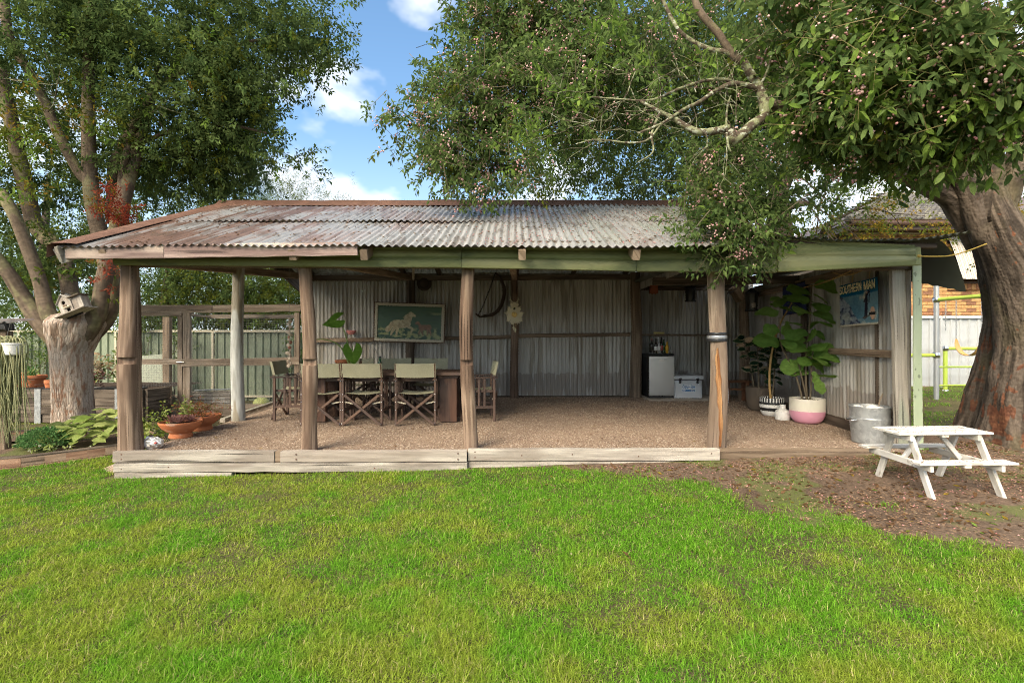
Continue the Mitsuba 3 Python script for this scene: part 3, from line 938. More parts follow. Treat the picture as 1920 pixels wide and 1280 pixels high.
def wall_sheets(a, b, z0, z1, parent, holes=(), bsdf='m_wall_iron', step=0.70):
    """Upright sheets from a to b (plan), overlapping by a wave."""
    a, b = np.array([*a, 0.0]), np.array([*b, 0.0])
    L = np.linalg.norm(b - a)
    d = (b - a) / L
    nrm = np.array([d[1], -d[0], 0])
    s, i = 0.0, 0
    while s < L - 0.05:
        w = min(step + 0.076, L - s)
        q = a + d * s
        lift = 0.004 * (i % 2)
        sd = int(s * 37) % 50
        m = corrugated(q + [0, 0, z0] + nrm * lift, (0, 0, 1), d, nrm, z1 - z0 + rng.uniform(-0.03, 0.02), w, rows=5 if not holes else 46,
                       warp=lambda A, W_, sd=sd: 0.02 * (meshkit.fbm(np.stack([W_ * 1.2, A * 0.8, A * 0 + sd], -1), 2, 6) - 0.5), phase=rng.uniform(0, 0.6))
        if holes:
            v, f = m.v[0], m.f[0]
            c = v[f].mean(1)
            keep = np.ones(len(f), bool)
            for h, r in holes:
                keep &= np.linalg.norm(c - h, axis=1) > r
            m.f[0] = f[keep]
        m.add(parent, 'sheet', bsdf, smooth=True)
        s += step
        i += 1


wall_sheets((-4.0, 9.66), (-2.2, 9.66), -0.02, 2.52, wall, holes=((np.array([-2.99, 9.66, 2.17]), 0.016), (np.array([-2.955, 9.66, 2.185]), 0.013), (np.array([-2.93, 9.66, 2.165]), 0.012), (np.array([-2.47, 9.66, 2.12]), 0.010)))
wall_sheets((-2.2, 9.66), (2.52, 9.66), -0.02, 2.52, wall)
wall_sheets((2.52, 10.0), (4.98, 10.0), -0.02, 2.52, wall)
wall_sheets((2.53, 9.66), (2.53, 10.0), -0.02, 2.52, wall)
one(wall, 'top_rail', 'm_dark_timber', 'plank', (-4.0, 9.57, 2.40), (2.5, 9.57, 2.42), 0.06, 0.10, n=6, wob=0.003)
for a, b in (((-3.98, 9.58, 1.175), (-2.10, 9.58, 1.20)), ((-1.88, 9.58, 1.20), (-0.03, 9.58, 1.245)), ((0.13, 9.58, 1.26), (2.34, 9.58, 1.29))):
    one(wall, 'middle_rail', 'm_brown_timber', 'plank', a, b, 0.06, 0.075, n=6, wob=0.003)
one(wall, 'shelf_board', 'm_brown_timber', 'plank', (2.56, 9.80, 1.285), (4.4, 9.80, 1.275), 0.24, 0.035)
one(wall, 'hanging_rail', 'm_dark_timber', 'plank', (2.56, 9.88, 2.25), (4.6, 9.88, 2.235), 0.08, 0.10)
one(wall, 'bottom_rail', 'm_dark_timber', 'plank', (-3.98, 9.60, 0.03), (2.5, 9.60, 0.045), 0.06, 0.07)
for x, y, r, b, sd in ((-1.99, 9.50, 0.085, 'm_dark_timber', 21), (0.05, 9.50, 0.072, 'm_post', 22), (2.44, 9.52, 0.105, 'm_brown_timber', 23), (4.44, 9.25, 0.085, 'm_brown_timber', 24)):
    ts = np.linspace(-0.05, 2.5, 14)
    MB().tube([(x + 0.012 * math.sin(z * 3 + sd), y, z) for z in ts], r * (1.12 - 0.07 * ts), 16, rough=0.12, k=sd).add(wall, 'post', b, smooth=True)

# --- right wall, running a little out towards the back
rw = shed + '__right_wall'
wall_sheets((4.74, 10.0), (4.315, 5.22), -0.03, 2.20, rw)
Q0, Q1 = np.array([4.69, 9.9]), np.array([4.29, 5.28])


def on_wall(y, off=0.0, z=0.0):
    """A point on the inner face of the right wall."""
    s = (9.9 - y) / (9.9 - 5.28)
    q = Q0 + (Q1 - Q0) * s
    return np.array([q[0] - off, y, z])


one(rw, 'middle_rail', 'm_brown_timber', 'plank', on_wall(9.0, 0.02, 1.03), on_wall(5.34, 0.02, 1.01), 0.05, 0.085, n=6, wob=0.002)
one(rw, 'top_rail', 'm_brown_timber', 'plank', on_wall(9.6, 0.03, 2.02), on_wall(5.3, 0.03, 2.07), 0.06, 0.09, n=6, wob=0.003)
one(rw, 'kick_board', 'm_dark_timber', 'plank', on_wall(8.2, 0.01, 0.08), on_wall(5.32, 0.01, 0.06), 0.04, 0.14, n=6, wob=0.002)
one(rw, 'stud', 'm_dark_timber', 'plank', on_wall(7.35, 0.02, 0.0), on_wall(7.38, 0.02, 2.1), 0.06, 0.09, up=(0, 1, 0))
one(rw, 'stud', 'm_dark_timber', 'plank', on_wall(5.74, 0.0, 0.0), on_wall(5.74, 0.0, 2.1), 0.035, 0.02, up=(0, 1, 0))
# gable wall over the right bay, side tie on the left
P = []
m = MB()
ys_, zt = np.linspace(4.9, 9.9, 90), None
top = np.where(ys_ < 7.32, np.interp(ys_, [4.7, 7.32], [2.05, 3.17]), np.interp(ys_, [7.32, 10.0], [3.17, 2.47]))
P = np.stack([np.stack([2.50 + 0.009 * np.cos(ys_ / 0.0762 * 2 * np.pi), ys_, np.full(90, 2.16)], 1), np.stack([2.50 + 0.009 * np.cos(ys_ / 0.0762 * 2 * np.pi), ys_, np.maximum(top, 2.161)], 1)])
m.grid(P, np.stack([np.stack([np.full(90, 31000.5), ys_], 1), np.stack([top + 31000, ys_], 1)]))
m.add(shed, 'gable_sheet', 'm_wall_iron', smooth=True)
one(shed, 'side_beam', 'm_brown_timber', 'plank', (-4.0, 5.2, 2.02), (-3.98, 9.55, 2.42), 0.09, 0.11)
one(shed, 'tie_beam', 'm_brown_timber', 'plank', (-2.1, 5.2, 2.03), (-2.0, 9.5, 2.40), 0.09, 0.10)
one(shed, 'tie_beam', 'm_brown_timber', 'plank', (0.0, 5.2, 2.03), (0.05, 9.5, 2.40), 0.09, 0.10)
one(shed, 'ceiling_beam', 'm_dark_timber', 'plank', (2.3, 7.9, 2.13), on_wall(7.6, 0.0, 2.12), 0.10, 0.12)
one(shed, 'ground_rail', 'm_grey_post', 'plank', (-4.22, 7.05, 0.0), (-4.55, 9.3, -0.02), 0.07, 0.06)
# fallen berries and leaves lying on the iron
n = 1700
x = rng.beta(1.8, 1.2, n) * 3.5 - 0.95
s = rng.uniform(0.02, 0.97, n)
gx_ = np.round(x / 0.0762) * 0.0762 + rng.normal(0, 0.012, n) + 0.038
c = EAVE + S * s[:, None] + np.stack([gx_, 0 * gx_, 0 * gx_], 1) + SN * np.where(s > 0.47, 0.022, 0.006)[:, None]
m = MB()
h_ = n // 2
m.put(*stones(c[:h_], rng.uniform(0.006, 0.0095, h_), 4.0, 0.85))
m.put(*stones(c[h_:], rng.uniform(0.006, 0.012, n - h_), 3.0, 0.4))
x = rng.uniform(-4.2, 2.2, 900)
s = rng.uniform(0.02, 0.97, 900)
c = EAVE + S * s[:, None] + np.stack([x, 0 * x, 0 * x], 1) + SN * np.where(s > 0.47, 0.03, 0.014)[:, None]
m.put(*stones(c, rng.uniform(0.010, 0.022, 900), 3.0, 0.25))
m.add(roof, 'fallen_berries', 'm_pebble', kind='stuff')
# ------------------------------------------------------------------ fences
def ribbed_sheet(x0, x1, y, z0, z1, spacing, rib, depth, slope=0.25, k=None):
    """Fence sheeting along x facing the camera: flat pans with narrow ribs."""
    pts, x = [], x0
    while x < x1 - 1e-6:
        e = min(x + spacing, x1)
        for a, h in ((0, 0), (rib * slope, depth), (rib * (1 - slope), depth), (rib, 0)):
            if x + a < e:
                pts.append((x + a, -h))
        x = e
    pts.append((x1, 0))
    pts = np.array(pts)
    P = np.array([[(a, y + b, z) for a, b in pts] for z in (z0, (z0 + z1) / 2, z1)])
    m = MB()
    m.grid(P)
    return m


gf = thing('green_fence', 'long sage green sheet metal fence with cream top rail behind the wire pen', 'fence')
for i in range(8):
    x0 = -17.0 + 2.4 * i
    ribbed_sheet(x0, x0 + 2.36, 12.05, -0.36, 1.39, 0.19, 0.075, 0.035).add(gf, 'sheet', 'm_fence_green')
    one(gf, 'top_rail', 'm_cream', 'plank', (x0, 12.02, 1.405), (x0 + 2.37, 12.02, 1.405), 0.09, 0.05)
    one(gf, 'bottom_rail', 'm_cream', 'plank', (x0, 12.0, -0.21), (x0 + 2.37, 12.0, -0.21), 0.05, 0.05)
    one(gf, 'post', 'm_cream', 'plank', (x0 - 0.02, 12.0, -0.4), (x0 - 0.02, 12.0, 1.40), 0.05, 0.05)
gy_f = thing('grey_fence', 'pale grey ribbed sheet metal fence behind the swing set', 'fence')
for i in range(4):
    x0 = 5.2 + 2.4 * i
    ribbed_sheet(x0, x0 + 2.36, 11.3, 0.05, 1.70, 0.212, 0.055, 0.035).add(gy_f, 'sheet', 'm_fence_grey')
    one(gy_f, 'top_rail', 'm_white_plastic', 'plank', (x0, 11.27, 1.715), (x0 + 2.37, 11.27, 1.715), 0.09, 0.055)
    one(gy_f, 'plinth_board', 'm_brown_timber', 'plank', (x0, 11.28, 0.03), (x0 + 2.37, 11.28, 0.03), 0.05, 0.16)
    one(gy_f, 'post', 'm_fence_grey', 'plank', (x0 - 0.02, 11.26, 0.0), (x0 - 0.02, 11.26, 1.70), 0.05, 0.05)

# ------------------------------------------------------------------ brick house
hs = thing('brick_house', 'blond and brown brick house with grey tiled hip roof behind the grey fence', 'house')
HY = 12.4
MB().box((14.2, HY + 2.2, 1.9), (10.8, 4.3, 4.1)).add(hs, 'wall', 'm_mortar')
rest = MB()
row = 0
z = 0.6
while z < 3.92:
    x = 8.78 + (0.125 if row % 2 else 0)
    while x < 13.6:
        w = 0.238
        shown = (10.2 < x < 12.0 and 1.5 < z < 2.95) or (x < 10.4 and z > 3.62)
        window = 11.25 < x + 0.12 < 13.2 and 2.62 < z + 0.04 < 3.75
        if not window:
            m = MB() if shown else rest
            dy = rng.uniform(-0.002, 0.002)
            m.plank((x, HY + 0.035 + dy, z + 0.039), (x + w, HY + 0.035 + dy, z + 0.039), 0.10, 0.077, c=0.003)
            if shown:
                m.add(hs + '__wall', 'brick', 'm_brick')
        x += 0.249
    z += 0.0875
    row += 1
rest.add(hs + '__wall', 'brickwork', 'm_brick', kind='stuff')
for i in range(17):
    MB().plank((11.2 + 0.115 * i, HY - 0.02, 2.47), (11.2 + 0.115 * i, HY - 0.02, 2.62), 0.105, 0.10, up=(0, 1, 0), c=0.003).add(hs, 'sill_brick', 'm_brick')
w = MB().box((12.2, HY + 0.02, 3.2), (1.95, 0.03, 1.1)).add(hs, 'window', 'm_window')
one(w, 'frame', 'm_fascia_brown', 'plank', (11.22, HY + 0.0, 2.66), (13.2, HY + 0.0, 2.66), 0.06, 0.06)
one(w, 'frame', 'm_fascia_brown', 'plank', (11.25, HY + 0.0, 2.66), (11.25, HY + 0.0, 3.75), 0.05, 0.06, up=(0, 1, 0))
P = np.array([[(11.12 + 1.95 * s, HY - 0.04 - 0.42 * t - 0.03 * math.sin(t * 3.1), 3.86 - 1.17 * t + (0.006 * math.sin(s * 60) if t > 0.95 else 0)) for s in np.linspace(0, 1, 40)] for t in np.linspace(0, 1, 10)])
m = MB()
m.grid(P, np.stack(np.meshgrid(np.linspace(0, 1.17, 10), np.linspace(0, 1.95, 40), indexing='ij'), -1))
m.add(hs, 'awning', 'm_awning', smooth=True, label='white and tan striped canvas window awning')
one(hs, 'awning_rail', 'm_fascia_brown', 'plank', (11.1, HY - 0.06, 3.885), (13.1, HY - 0.06, 3.885), 0.06, 0.05)
one(hs, 'soffit', 'm_fascia_brown', 'plank', (8.4, HY - 0.22, 3.965), (16.0, HY - 0.22, 3.965), 0.55, 0.03)
one(hs, 'fascia', 'm_fascia_brown', 'plank', (8.32, HY - 0.51, 3.97), (16.0, HY - 0.51, 3.97), 0.03, 0.16)
one(hs, 'trim_board', 'm_cream', 'plank', (8.5, HY - 0.012, 3.91), (16.0, HY - 0.012, 3.91), 0.02, 0.055)
one(hs, 'side_fascia', 'm_fascia_brown', 'plank', (8.32, HY - 0.5, 3.97), (8.32, HY + 5, 3.97), 0.03, 0.16)
m = MB()
gp = np.array([(0.0, 4.06), (-0.02, 4.0), (-0.09, 3.99), (-0.12, 4.03), (-0.115, 4.09), (-0.13, 4.11), (-0.12, 4.115)])
m.grid(np.array([[(x, HY - 0.53 + a, b) for a, b in gp] for x in (8.25, 11.0, 16.0)]))
m.add(hs, 'gutter', 'm_gutter', smooth=False)
rf = hs + '__roof'
R0, RS = np.array([8.25, HY - 0.55, 4.10]), np.array([0, 4.55, 2.02])
RSL = np.linalg.norm(RS)
rsn = unit(np.cross([1, 0, 0], RS))
MB().put(np.array([(8.25, HY - 0.55, 4.06), (17.0, HY - 0.55, 4.06), (17.0, HY + 4.0, 6.08), (12.8, HY + 4.0, 6.08), (8.25, HY + 8.5, 4.06), (17, HY + 8.5, 4.06)]), [[0, 1, 2], [0, 2, 3], [0, 3, 4], [3, 2, 5], [3, 5, 4]]).add(rf, 'underlay', 'm_fascia_brown')
us = np.linspace(0, 1, 7)
for r in range(15):
    s0 = r * 0.325
    for c_ in range(30):
        x0 = 8.2 + 0.30 * c_ + (0.15 if r % 2 else 0)
        if x0 + 0.3 < R0[0] + s0 * 0.914 or x0 > 13.6:
            continue
        prof = 0.028 * np.cos(us * 4 * np.pi) + 0.02
        a = np.stack([x0 + us * 0.298, 0 * us, 0 * us], 1)
        lip = R0 + unit(RS) * (s0 - 0.03) + rsn * 0.012
        lo = R0 + unit(RS) * (s0 - 0.03) + rsn * 0.055
        hi = R0 + unit(RS) * (s0 + 0.36) + rsn * 0.012
        o = np.array([0, 1, 1])
        P = np.array([a + lip * o + rsn * prof[:, None] * 0.6, a + lo * o + rsn * prof[:, None], a + hi * o + rsn * prof[:, None]])
        k_ = rng.integers(0, 900)
        m = MB()
        m.grid(P, np.full((3, 7, 2), [100 * k_ + 0.5, 0]))
        m.add(rf, 'tile', 'm_roof_tile', smooth=False)
for i in range(14):
    q = np.array([8.25, HY - 0.55, 4.13]) + np.array([4.55, 4.55, 2.02]) * (i / 14)
    MB().tube([q, q + np.array([4.55, 4.55, 2.02]) / 14 * 1.05], [0.10, 0.085], 8).add(rf, 'hip_tile', 'm_roof_tile', smooth=True)
one(rf, 'ridge', 'm_roof_tile', 'tube', [(12.8, HY + 4.0, 6.11), (17, HY + 4.0, 6.11)], 0.1, 8)

# ------------------------------------------------------------------ swing set
sw = thing('swing_set', 'grey and lime green pipe swing frame standing on the grass right of the shed', 'swing set')
MB().tube([(8.07, 9.2, -0.1), (8.07, 9.2, 2.42)], 0.042, 14).add(sw, 'upright', 'm_steel', smooth=True)
MB().tube([(8.07, 9.2, 1.94), (8.16, 8.4, 1.94), (8.3, 6.9, 1.94)], 0.036, 12).add(sw, 'top_bar', 'm_lime_pole', smooth=True)
MB().tube([(8.03, 9.2, 0.89), (6.9, 9.22, 0.88)], 0.034, 12).add(sw, 'side_bar', 'm_lime_pole', smooth=True)
MB().tube([(8.09, 9.2, 0.665), (9.6, 9.3, 0.665)], 0.018, 10).add(sw, 'rung', 'm_lime_pole', smooth=True)
MB().tube([(8.09, 9.2, 0.315), (9.6, 9.3, 0.315)], 0.018, 10).add(sw, 'rung', 'm_lime_pole', smooth=True)
MB().tube([(9.36, 10.45, -0.02), (9.36, 10.45, 1.0)], 0.04, 12).add(sw, 'upright', 'm_lime_pole', smooth=True)
MB().tube([(9.38, 10.45, 1.0), (11.5, 10.5, 0.99)], 0.034, 12).add(sw, 'side_bar', 'm_lime_pole', smooth=True)
MB().tube([(8.3, 6.9, -0.1), (8.3, 6.9, 2.0)], 0.042, 12).add(sw, 'upright', 'm_steel', smooth=True)
MB().tube([(11.5, 10.5, -0.1), (11.5, 10.5, 1.0)], 0.04, 12).add(sw, 'upright', 'm_lime_pole', smooth=True)
for c in ((8.07, 9.2, 1.94), (8.07, 9.2, 0.89), (9.36, 10.45, 1.0), (9.36, 10.45, 0.06)):
    MB().lathe([(0.0, -0.05), (0.055, -0.05), (0.06, 0), (0.055, 0.05), (0.0, 0.05)], c, 12).add(sw, 'clamp', 'm_chrome', smooth=True)


def chain(m, a, b, link=0.035, r=0.004):
    a, b = np.asarray(a, float), np.asarray(b, float)
    n = max(2, int(np.linalg.norm(b - a) / link))
    d = (b - a) / n
    ax = unit(d)
    s1 = unit(np.cross(ax, [0.3, 1, 0.2]))
    s2 = np.cross(ax, s1)
    for i in range(n):
        s = s1 if i % 2 else s2
        c = a + d * (i + 0.5)
        th = np.linspace(0, 2 * np.pi, 9)
        m.tube(c + np.cos(th)[:, None] * ax * link * 0.62 + np.sin(th)[:, None] * s * link * 0.3, r, 4, caps=False)


swing = thing('swing', 'tan strap swing seat hanging on chains from the pipe frame', 'swing')
seat = bend([(8.10, 8.82, 1.20), (8.10, 8.80, 1.08), (8.10, 8.72, 0.96), (8.10, 8.58, 0.905), (8.10, 8.44, 0.96), (8.10, 8.36, 1.08), (8.10, 8.34, 1.20)], 22)
wd = 0.075 * np.clip(np.sin(np.linspace(0.25, np.pi - 0.25, 22)) * 1.6, 0.3, 1)
P = np.array([[q + [-w, -0.03 * w / 0.075, 0], q + [0, 0, 0], q + [w, 0.03 * w / 0.075, 0]] for q, w in zip(seat, wd)])
m = MB()
m.grid(P)
m.grid(P + [0, 0, -0.012], flip=True)
m.add(swing, 'seat', 'm_swing_seat', smooth=True)
for y in (8.82, 8.34):
    m = MB()
    chain(m, (8.10, y, 1.20), (8.10, y, 1.91))
    m.add(swing, 'chain', 'm_steel')
m = MB()
chain(m, (8.02, 8.95, 1.36), (8.07, 9.0, 1.90))
m.add(swing, 'loose_chain', 'm_steel')

# ------------------------------------------------------------------ wire pen on the left
pen = thing('wire_pen', 'timber framed wire mesh pen with a gate beyond the left side of the shed', 'pen')
PY = 9.45


def frame_bar(a, b, w=0.10, t=0.05, name='frame', up=(0, 1, 0), par=pen, bsdf='m_pen_timber'):
    a, b = np.asarray(a, float), np.asarray(b, float)
    n = max(2, int(np.linalg.norm(b - a) * 3))
    return MB().plank(a, b, w, t, up=up, n=n, wob=0.002).add(par, name, bsdf)


frame_bar((-7.45, PY, 1.79), (-5.85, PY, 1.78), 0.15)
frame_bar((-5.83, PY - 0.01, 1.785), (-4.12, PY - 0.01, 1.80), 0.14)
frame_bar((-7.42, PY, -0.35), (-7.42, PY, 1.72), 0.11, name='post')
frame_bar((-6.35, PY, -0.35), (-6.35, PY, 1.71), 0.14, name='post')
frame_bar((-4.20, PY, -0.2), (-4.20, PY, 1.71), 0.10, name='post')
frame_bar((-6.42, PY - 0.03, 0.735), (-4.14, PY - 0.03, 0.775), 0.145)
frame_bar((-7.45, PY - 0.06, -0.245), (-4.6, PY - 0.02, -0.20), 0.155, 0.08)
frame_bar((-6.28, PY, -0.12), (-4.16, PY, -0.10), 0.08)
gate = pen + '__gate'
for a, b, w in (((-7.36, PY - 0.02, 1.68), (-6.43, PY - 0.02, 1.68), 0.07), ((-7.36, PY - 0.02, 0.755), (-6.43, PY - 0.02, 0.755), 0.10), ((-7.36, PY - 0.02, -0.13), (-6.43, PY - 0.02, -0.13), 0.12), ((-7.33, PY - 0.015, -0.19), (-7.33, PY - 0.015, 1.64), 0.07), ((-6.47, PY - 0.015, -0.19), (-6.47, PY - 0.015, 1.64), 0.085)):
    frame_bar(a, b, w, 0.04, par=gate)
one(gate, 'hinge', 'm_steel', 'plank', (-7.44, PY - 0.06, 1.57), (-7.44, PY - 0.06, 1.48), 0.06, 0.012, up=(0, 1, 0))
MB().tube([(-6.50, PY - 0.07, 0.745), (-6.36, PY - 0.07, 0.75)], 0.012, 8).add(gate, 'latch', 'm_chrome')


def wire_mesh(x0, x1, z0, z1, y, par, step=0.034, r=0.0016):
    m = MB()
    for z in np.arange(z0, z1, step):
        m.tube([(x0, y, z), ((x0 + x1) / 2, y + rng.normal(0, 0.004), z + rng.normal(0, 0.003)), (x1, y, z)], r * 1.25, 3, caps=False)
    for x in np.arange(x0, x1, step * 1.5):
        m.tube([(x, y, z0), (x, y, z1)], r, 3, caps=False)
    m.add(par, 'wire_mesh', 'm_wire')


wire_mesh(-7.30, -6.50, -0.08, 1.65, PY, gate)
wire_mesh(-6.28, -4.24, -0.08, 0.67, PY + 0.03, pen)
wire_mesh(-6.28, -4.24, 0.84, 1.72, PY + 0.03, pen)
frame_bar((-8.05, 11.3, -0.35), (-8.05, 11.3, 1.72), 0.16, 0.1, name='inner_post', bsdf='m_brown_timber')
frame_bar((-6.95, 10.45, 0.0), (-6.95, 10.45, 1.35), 0.07, 0.05, name='cream_upright', bsdf='m_cream')
frame_bar((-7.45, 11.9, 1.76), (-4.1, 11.9, 1.76), 0.09, 0.05)
frame_bar((-7.45, PY + 0.05, 1.80), (-7.45, 11.9, 1.76), 0.09, 0.05, up=(0, 0, 1))
t = thing('leaning_sheet', 'pale green flat metal sheet propped up inside the left of the pen', 'metal sheet')
MB().plank((-8.75, 11.4, 0.28), (-8.08, 11.5, 0.34), 0.012, 1.05, n=2).add(t, 'panel', 'm_fence_pale', label='pale flat panel')
mat('m_fence_pale', (0.36, 0.39, 0.31), 0.5)
MB().plank((-8.75, 11.4, -0.28), (-8.08, 11.5, -0.26), 0.3, 0.5, n=1).add(t, 'trough', 'm_dark_timber')
t = thing('corrugated_offcut', 'rusty grey corrugated offcut lying against the bottom of the pen', 'iron sheet')
corrugated((-6.5, 9.75, -0.17), (1, 0.0, 0.03), (0, 0.30, 0.95), (0, -0.95, 0.30), 0.86, 0.32, rows=4).add(t, 'sheet', 'm_wall_iron', smooth=True)
one(t, 'edge', 'm_galvanised', 'plank', (-6.45, 9.86, 0.155), (-5.55, 9.86, 0.19), 0.10, 0.02)
t = thing('upturned_bowl', 'yellow green upturned plastic bowl on the ground behind the white log post', 'bowl')
MB().lathe([(0.165, 0.0), (0.16, 0.03), (0.145, 0.11), (0.115, 0.17), (0.07, 0.192), (0.0, 0.196)], (-5.02, 9.68, -0.17), 26).add(t, 'shell', 'm_dome', smooth=True)
MB().lathe([(0.165, 0.0), (0.176, 0.004), (0.176, 0.014), (0.162, 0.018)], (-5.02, 9.68, -0.17), 26).add(t, 'rim', 'm_dome', smooth=True)

# ------------------------------------------------------------------ raised sleeper bed at the back left
rb = thing('raised_bed', 'dark timber raised garden bed held by galvanised steel posts behind the big trunk', 'garden bed')
for x0, x1 in ((-10.2, -8.52), (-8.46, -7.08), (-7.02, -6.62)):
    for r in range(4):
        z = -0.30 + 0.147 * r + rng.uniform(-0.004, 0.004)
        MB().plank((x0, 8.7 + rng.uniform(-0.01, 0.01), z + 0.073), (x1, 8.7, z + 0.073), 0.06, 0.14, n=5, wob=0.003).add(rb, 'sleeper', 'm_dark_sleeper')
mat('m_dark_sleeper', mikit.proc(wood((0.085, 0.068, 0.055), (0.16, 0.13, 0.105), (0.06, 0.046, 0.036), 0.5, 45)), 0.85)
for r in range(4):
    MB().plank((-6.6, 8.72, -0.227 + 0.147 * r), (-6.6, 9.3, -0.227 + 0.147 * r), 0.06, 0.14).add(rb, 'sleeper', 'm_dark_sleeper')
for x in (-8.49, -7.05):
    m = MB()
    m.plank((x, 8.655, -0.35), (x, 8.655, 0.30), 0.115, 0.01, up=(0, 1, 0))
    m.plank((x, 8.70, -0.35), (x, 8.70, 0.29), 0.012, 0.08, up=(0, 1, 0))
    m.add(rb, 'steel_post', 'm_galvanised')
one(rb, 'plastic_liner', 'm_black', 'plank', (-10.2, 8.80, 0.295), (-6.66, 8.80, 0.30), 0.10, 0.035, n=14, wob=0.008)
m = MB()
gx_, gy_ = np.meshgrid(np.linspace(-10.2, -6.64, 50), np.linspace(8.75, 10.4, 24))
m.grid(np.stack([gx_, gy_, 0.24 + 0.05 * meshkit.fbm(np.stack([gx_ * 4, gy_ * 4, gx_ * 0], -1), 3, 3)], -1))
m.add(rb, 'soil', 'm_potting_soil', smooth=True)

# ------------------------------------------------------------------ curved front garden bed
fb = thing('curved_garden_bed', 'low curved timber garden bed round the foot of the big left trunk', 'garden bed')
outer = bend([(-7.6, 5.15, 0), (-6.4, 5.35, 0), (-5.75, 5.45, 0), (-5.35, 5.75, 0), (-5.02, 6.05, 0), (-4.93, 6.18, 0)], 14)
rear = bend([(-4.93, 6.2, 0), (-4.95, 6.7, 0), (-5.6, 7.4, 0), (-6.6, 7.5, 0), (-7.8, 6.9, 0)], 14)
for path in (outer, rear):
    for a, b in zip(path[:-1:1], path[1:]):
        g0, g1 = ground_at(a[0], a[1]), ground_at(b[0], b[1])
        for r in range(2):
            z = -0.03 + 0.095 * r
            MB().plank(a + [0, 0, g0 + z], b + [0, 0, g1 + z], 0.035, 0.093, c=0.003).add(fb, 'board', 'm_bed_board')
mat('m_bed_board', mikit.proc(wood((0.22, 0.125, 0.085), (0.34, 0.215, 0.15), (0.36, 0.28, 0.21), 0.35, 60)), 0.85)
m = MB()
loop = np.vstack([outer, rear[1:]])
m.tube(loop + np.stack([0 * loop[:, 0], 0 * loop[:, 0], ground_at(loop[:, 0], loop[:, 1]) + 0.12], 1), 0.022, 6)
m.add(fb, 'edge_strip', 'm_dark_timber', smooth=True)
m = MB()
cen = np.array([-6.3, 6.3, 0])
P = np.array([[cen + (q - cen) * s * 0.985 + [0, 0, float(ground_at(*(cen + (q - cen) * s)[:2])) + 0.075 + 0.06 * (1 - s) + 0.04 * float(meshkit.fbm((cen + (q - cen) * s) * 5, 3, 8) - 0.5)] for s in np.linspace(0, 1, 10)] for q in loop])
m.grid(P)
m.add(fb, 'mulch', 'm_soil', smooth=True)

# ------------------------------------------------------------------ shelter edge at the far left
sh = thing('garden_shelter', 'edge of a small shelter with black gutter and brown post at the far left', 'shelter')
MB().plank((-6.30, 6.0, -0.35), (-6.28, 6.0, 1.28), 0.085, 0.09, up=(0, 1, 0), n=6, wob=0.003).add(sh, 'post', 'm_brown_timber')
m = MB()
gp = np.array([(0.02, 1.38), (0.0, 1.30), (-0.05, 1.275), (-0.10, 1.30), (-0.105, 1.36)])
m.grid(np.array([[(x, 5.98 + a, b) for a, b in gp] for x in (-8.5, -6.17)]))
m.plank((-6.17, 5.94, 1.33), (-6.165, 5.94, 1.33), 0.11, 0.09)
m.add(sh, 'gutter', 'm_black')
corrugated((-8.5, 5.92, 1.385), (0, 1, 0.16), (1, 0, 0), (0, 0, 1), 0.35, 2.33, rows=3).add(sh, 'roof_sheet', 'm_roof_iron', smooth=True)
MB().plank((-8.3, 6.0, -0.35), (-8.3, 6.0, 1.28), 0.085, 0.09, up=(0, 1, 0)).add(sh, 'post', 'm_brown_timber')
# ------------------------------------------------------------------ foliage tools
def leaf_mesh(pos, axis, nrm, length, width, rnd, pal, tris=2, droop=0.12):
    """Leaves as folded lozenges (2 triangles) or five-point blades (4), one row per leaf."""
    n = len(pos)
    axis = unit(axis)
    side = unit(np.cross(nrm, axis))
    nrm = np.cross(axis, side)
    L, W2 = np.broadcast_to(length, (n,))[:, None], np.broadcast_to(width, (n,))[:, None] / 2
    tip = pos + axis * L - nrm * L * droop
    lm, rm = pos + axis * L * 0.42 - side * W2 + nrm * W2 * 0.35, pos + axis * L * 0.42 + side * W2 + nrm * W2 * 0.35
    uvt = lambda t: np.stack([rnd, pal + t], 1)  # noqa: E731
    if tris == 2:
        v = np.stack([pos, lm, tip, rm], 1)
        f = np.array([[0, 2, 1], [0, 3, 2]])
        uv = np.stack([uvt(0.1), uvt(0.4), uvt(0.9), uvt(0.4)], 1)
    else:
        mid = pos + axis * L * 0.5 - nrm * L * droop * 0.15
        l2, r2 = pos + axis * L * 0.72 - side * W2 * 0.72 + nrm * W2 * 0.1 - nrm * L * droop * 0.5, pos + axis * L * 0.72 + side * W2 * 0.72 + nrm * W2 * 0.1 - nrm * L * droop * 0.5
        l1, r1 = pos + axis * L * 0.26 - side * W2 * 0.85 + nrm * W2 * 0.3, pos + axis * L * 0.26 + side * W2 * 0.85 + nrm * W2 * 0.3
        v = np.stack([pos, l1, l2, tip, r2, r1, mid], 1)
        f = np.array([[0, 6, 1], [1, 6, 2], [2, 6, 3], [6, 4, 3], [6, 5, 4], [0, 5, 6]])
        uv = np.stack([uvt(0.1), uvt(0.3), uvt(0.7), uvt(0.9), uvt(0.7), uvt(0.3), uvt(0.5)], 1)
    q = v.shape[1]
    return v.reshape(-1, 3), (f[None] + q * np.arange(n)[:, None, None]).reshape(-1, 3), uv.reshape(-1, 2)


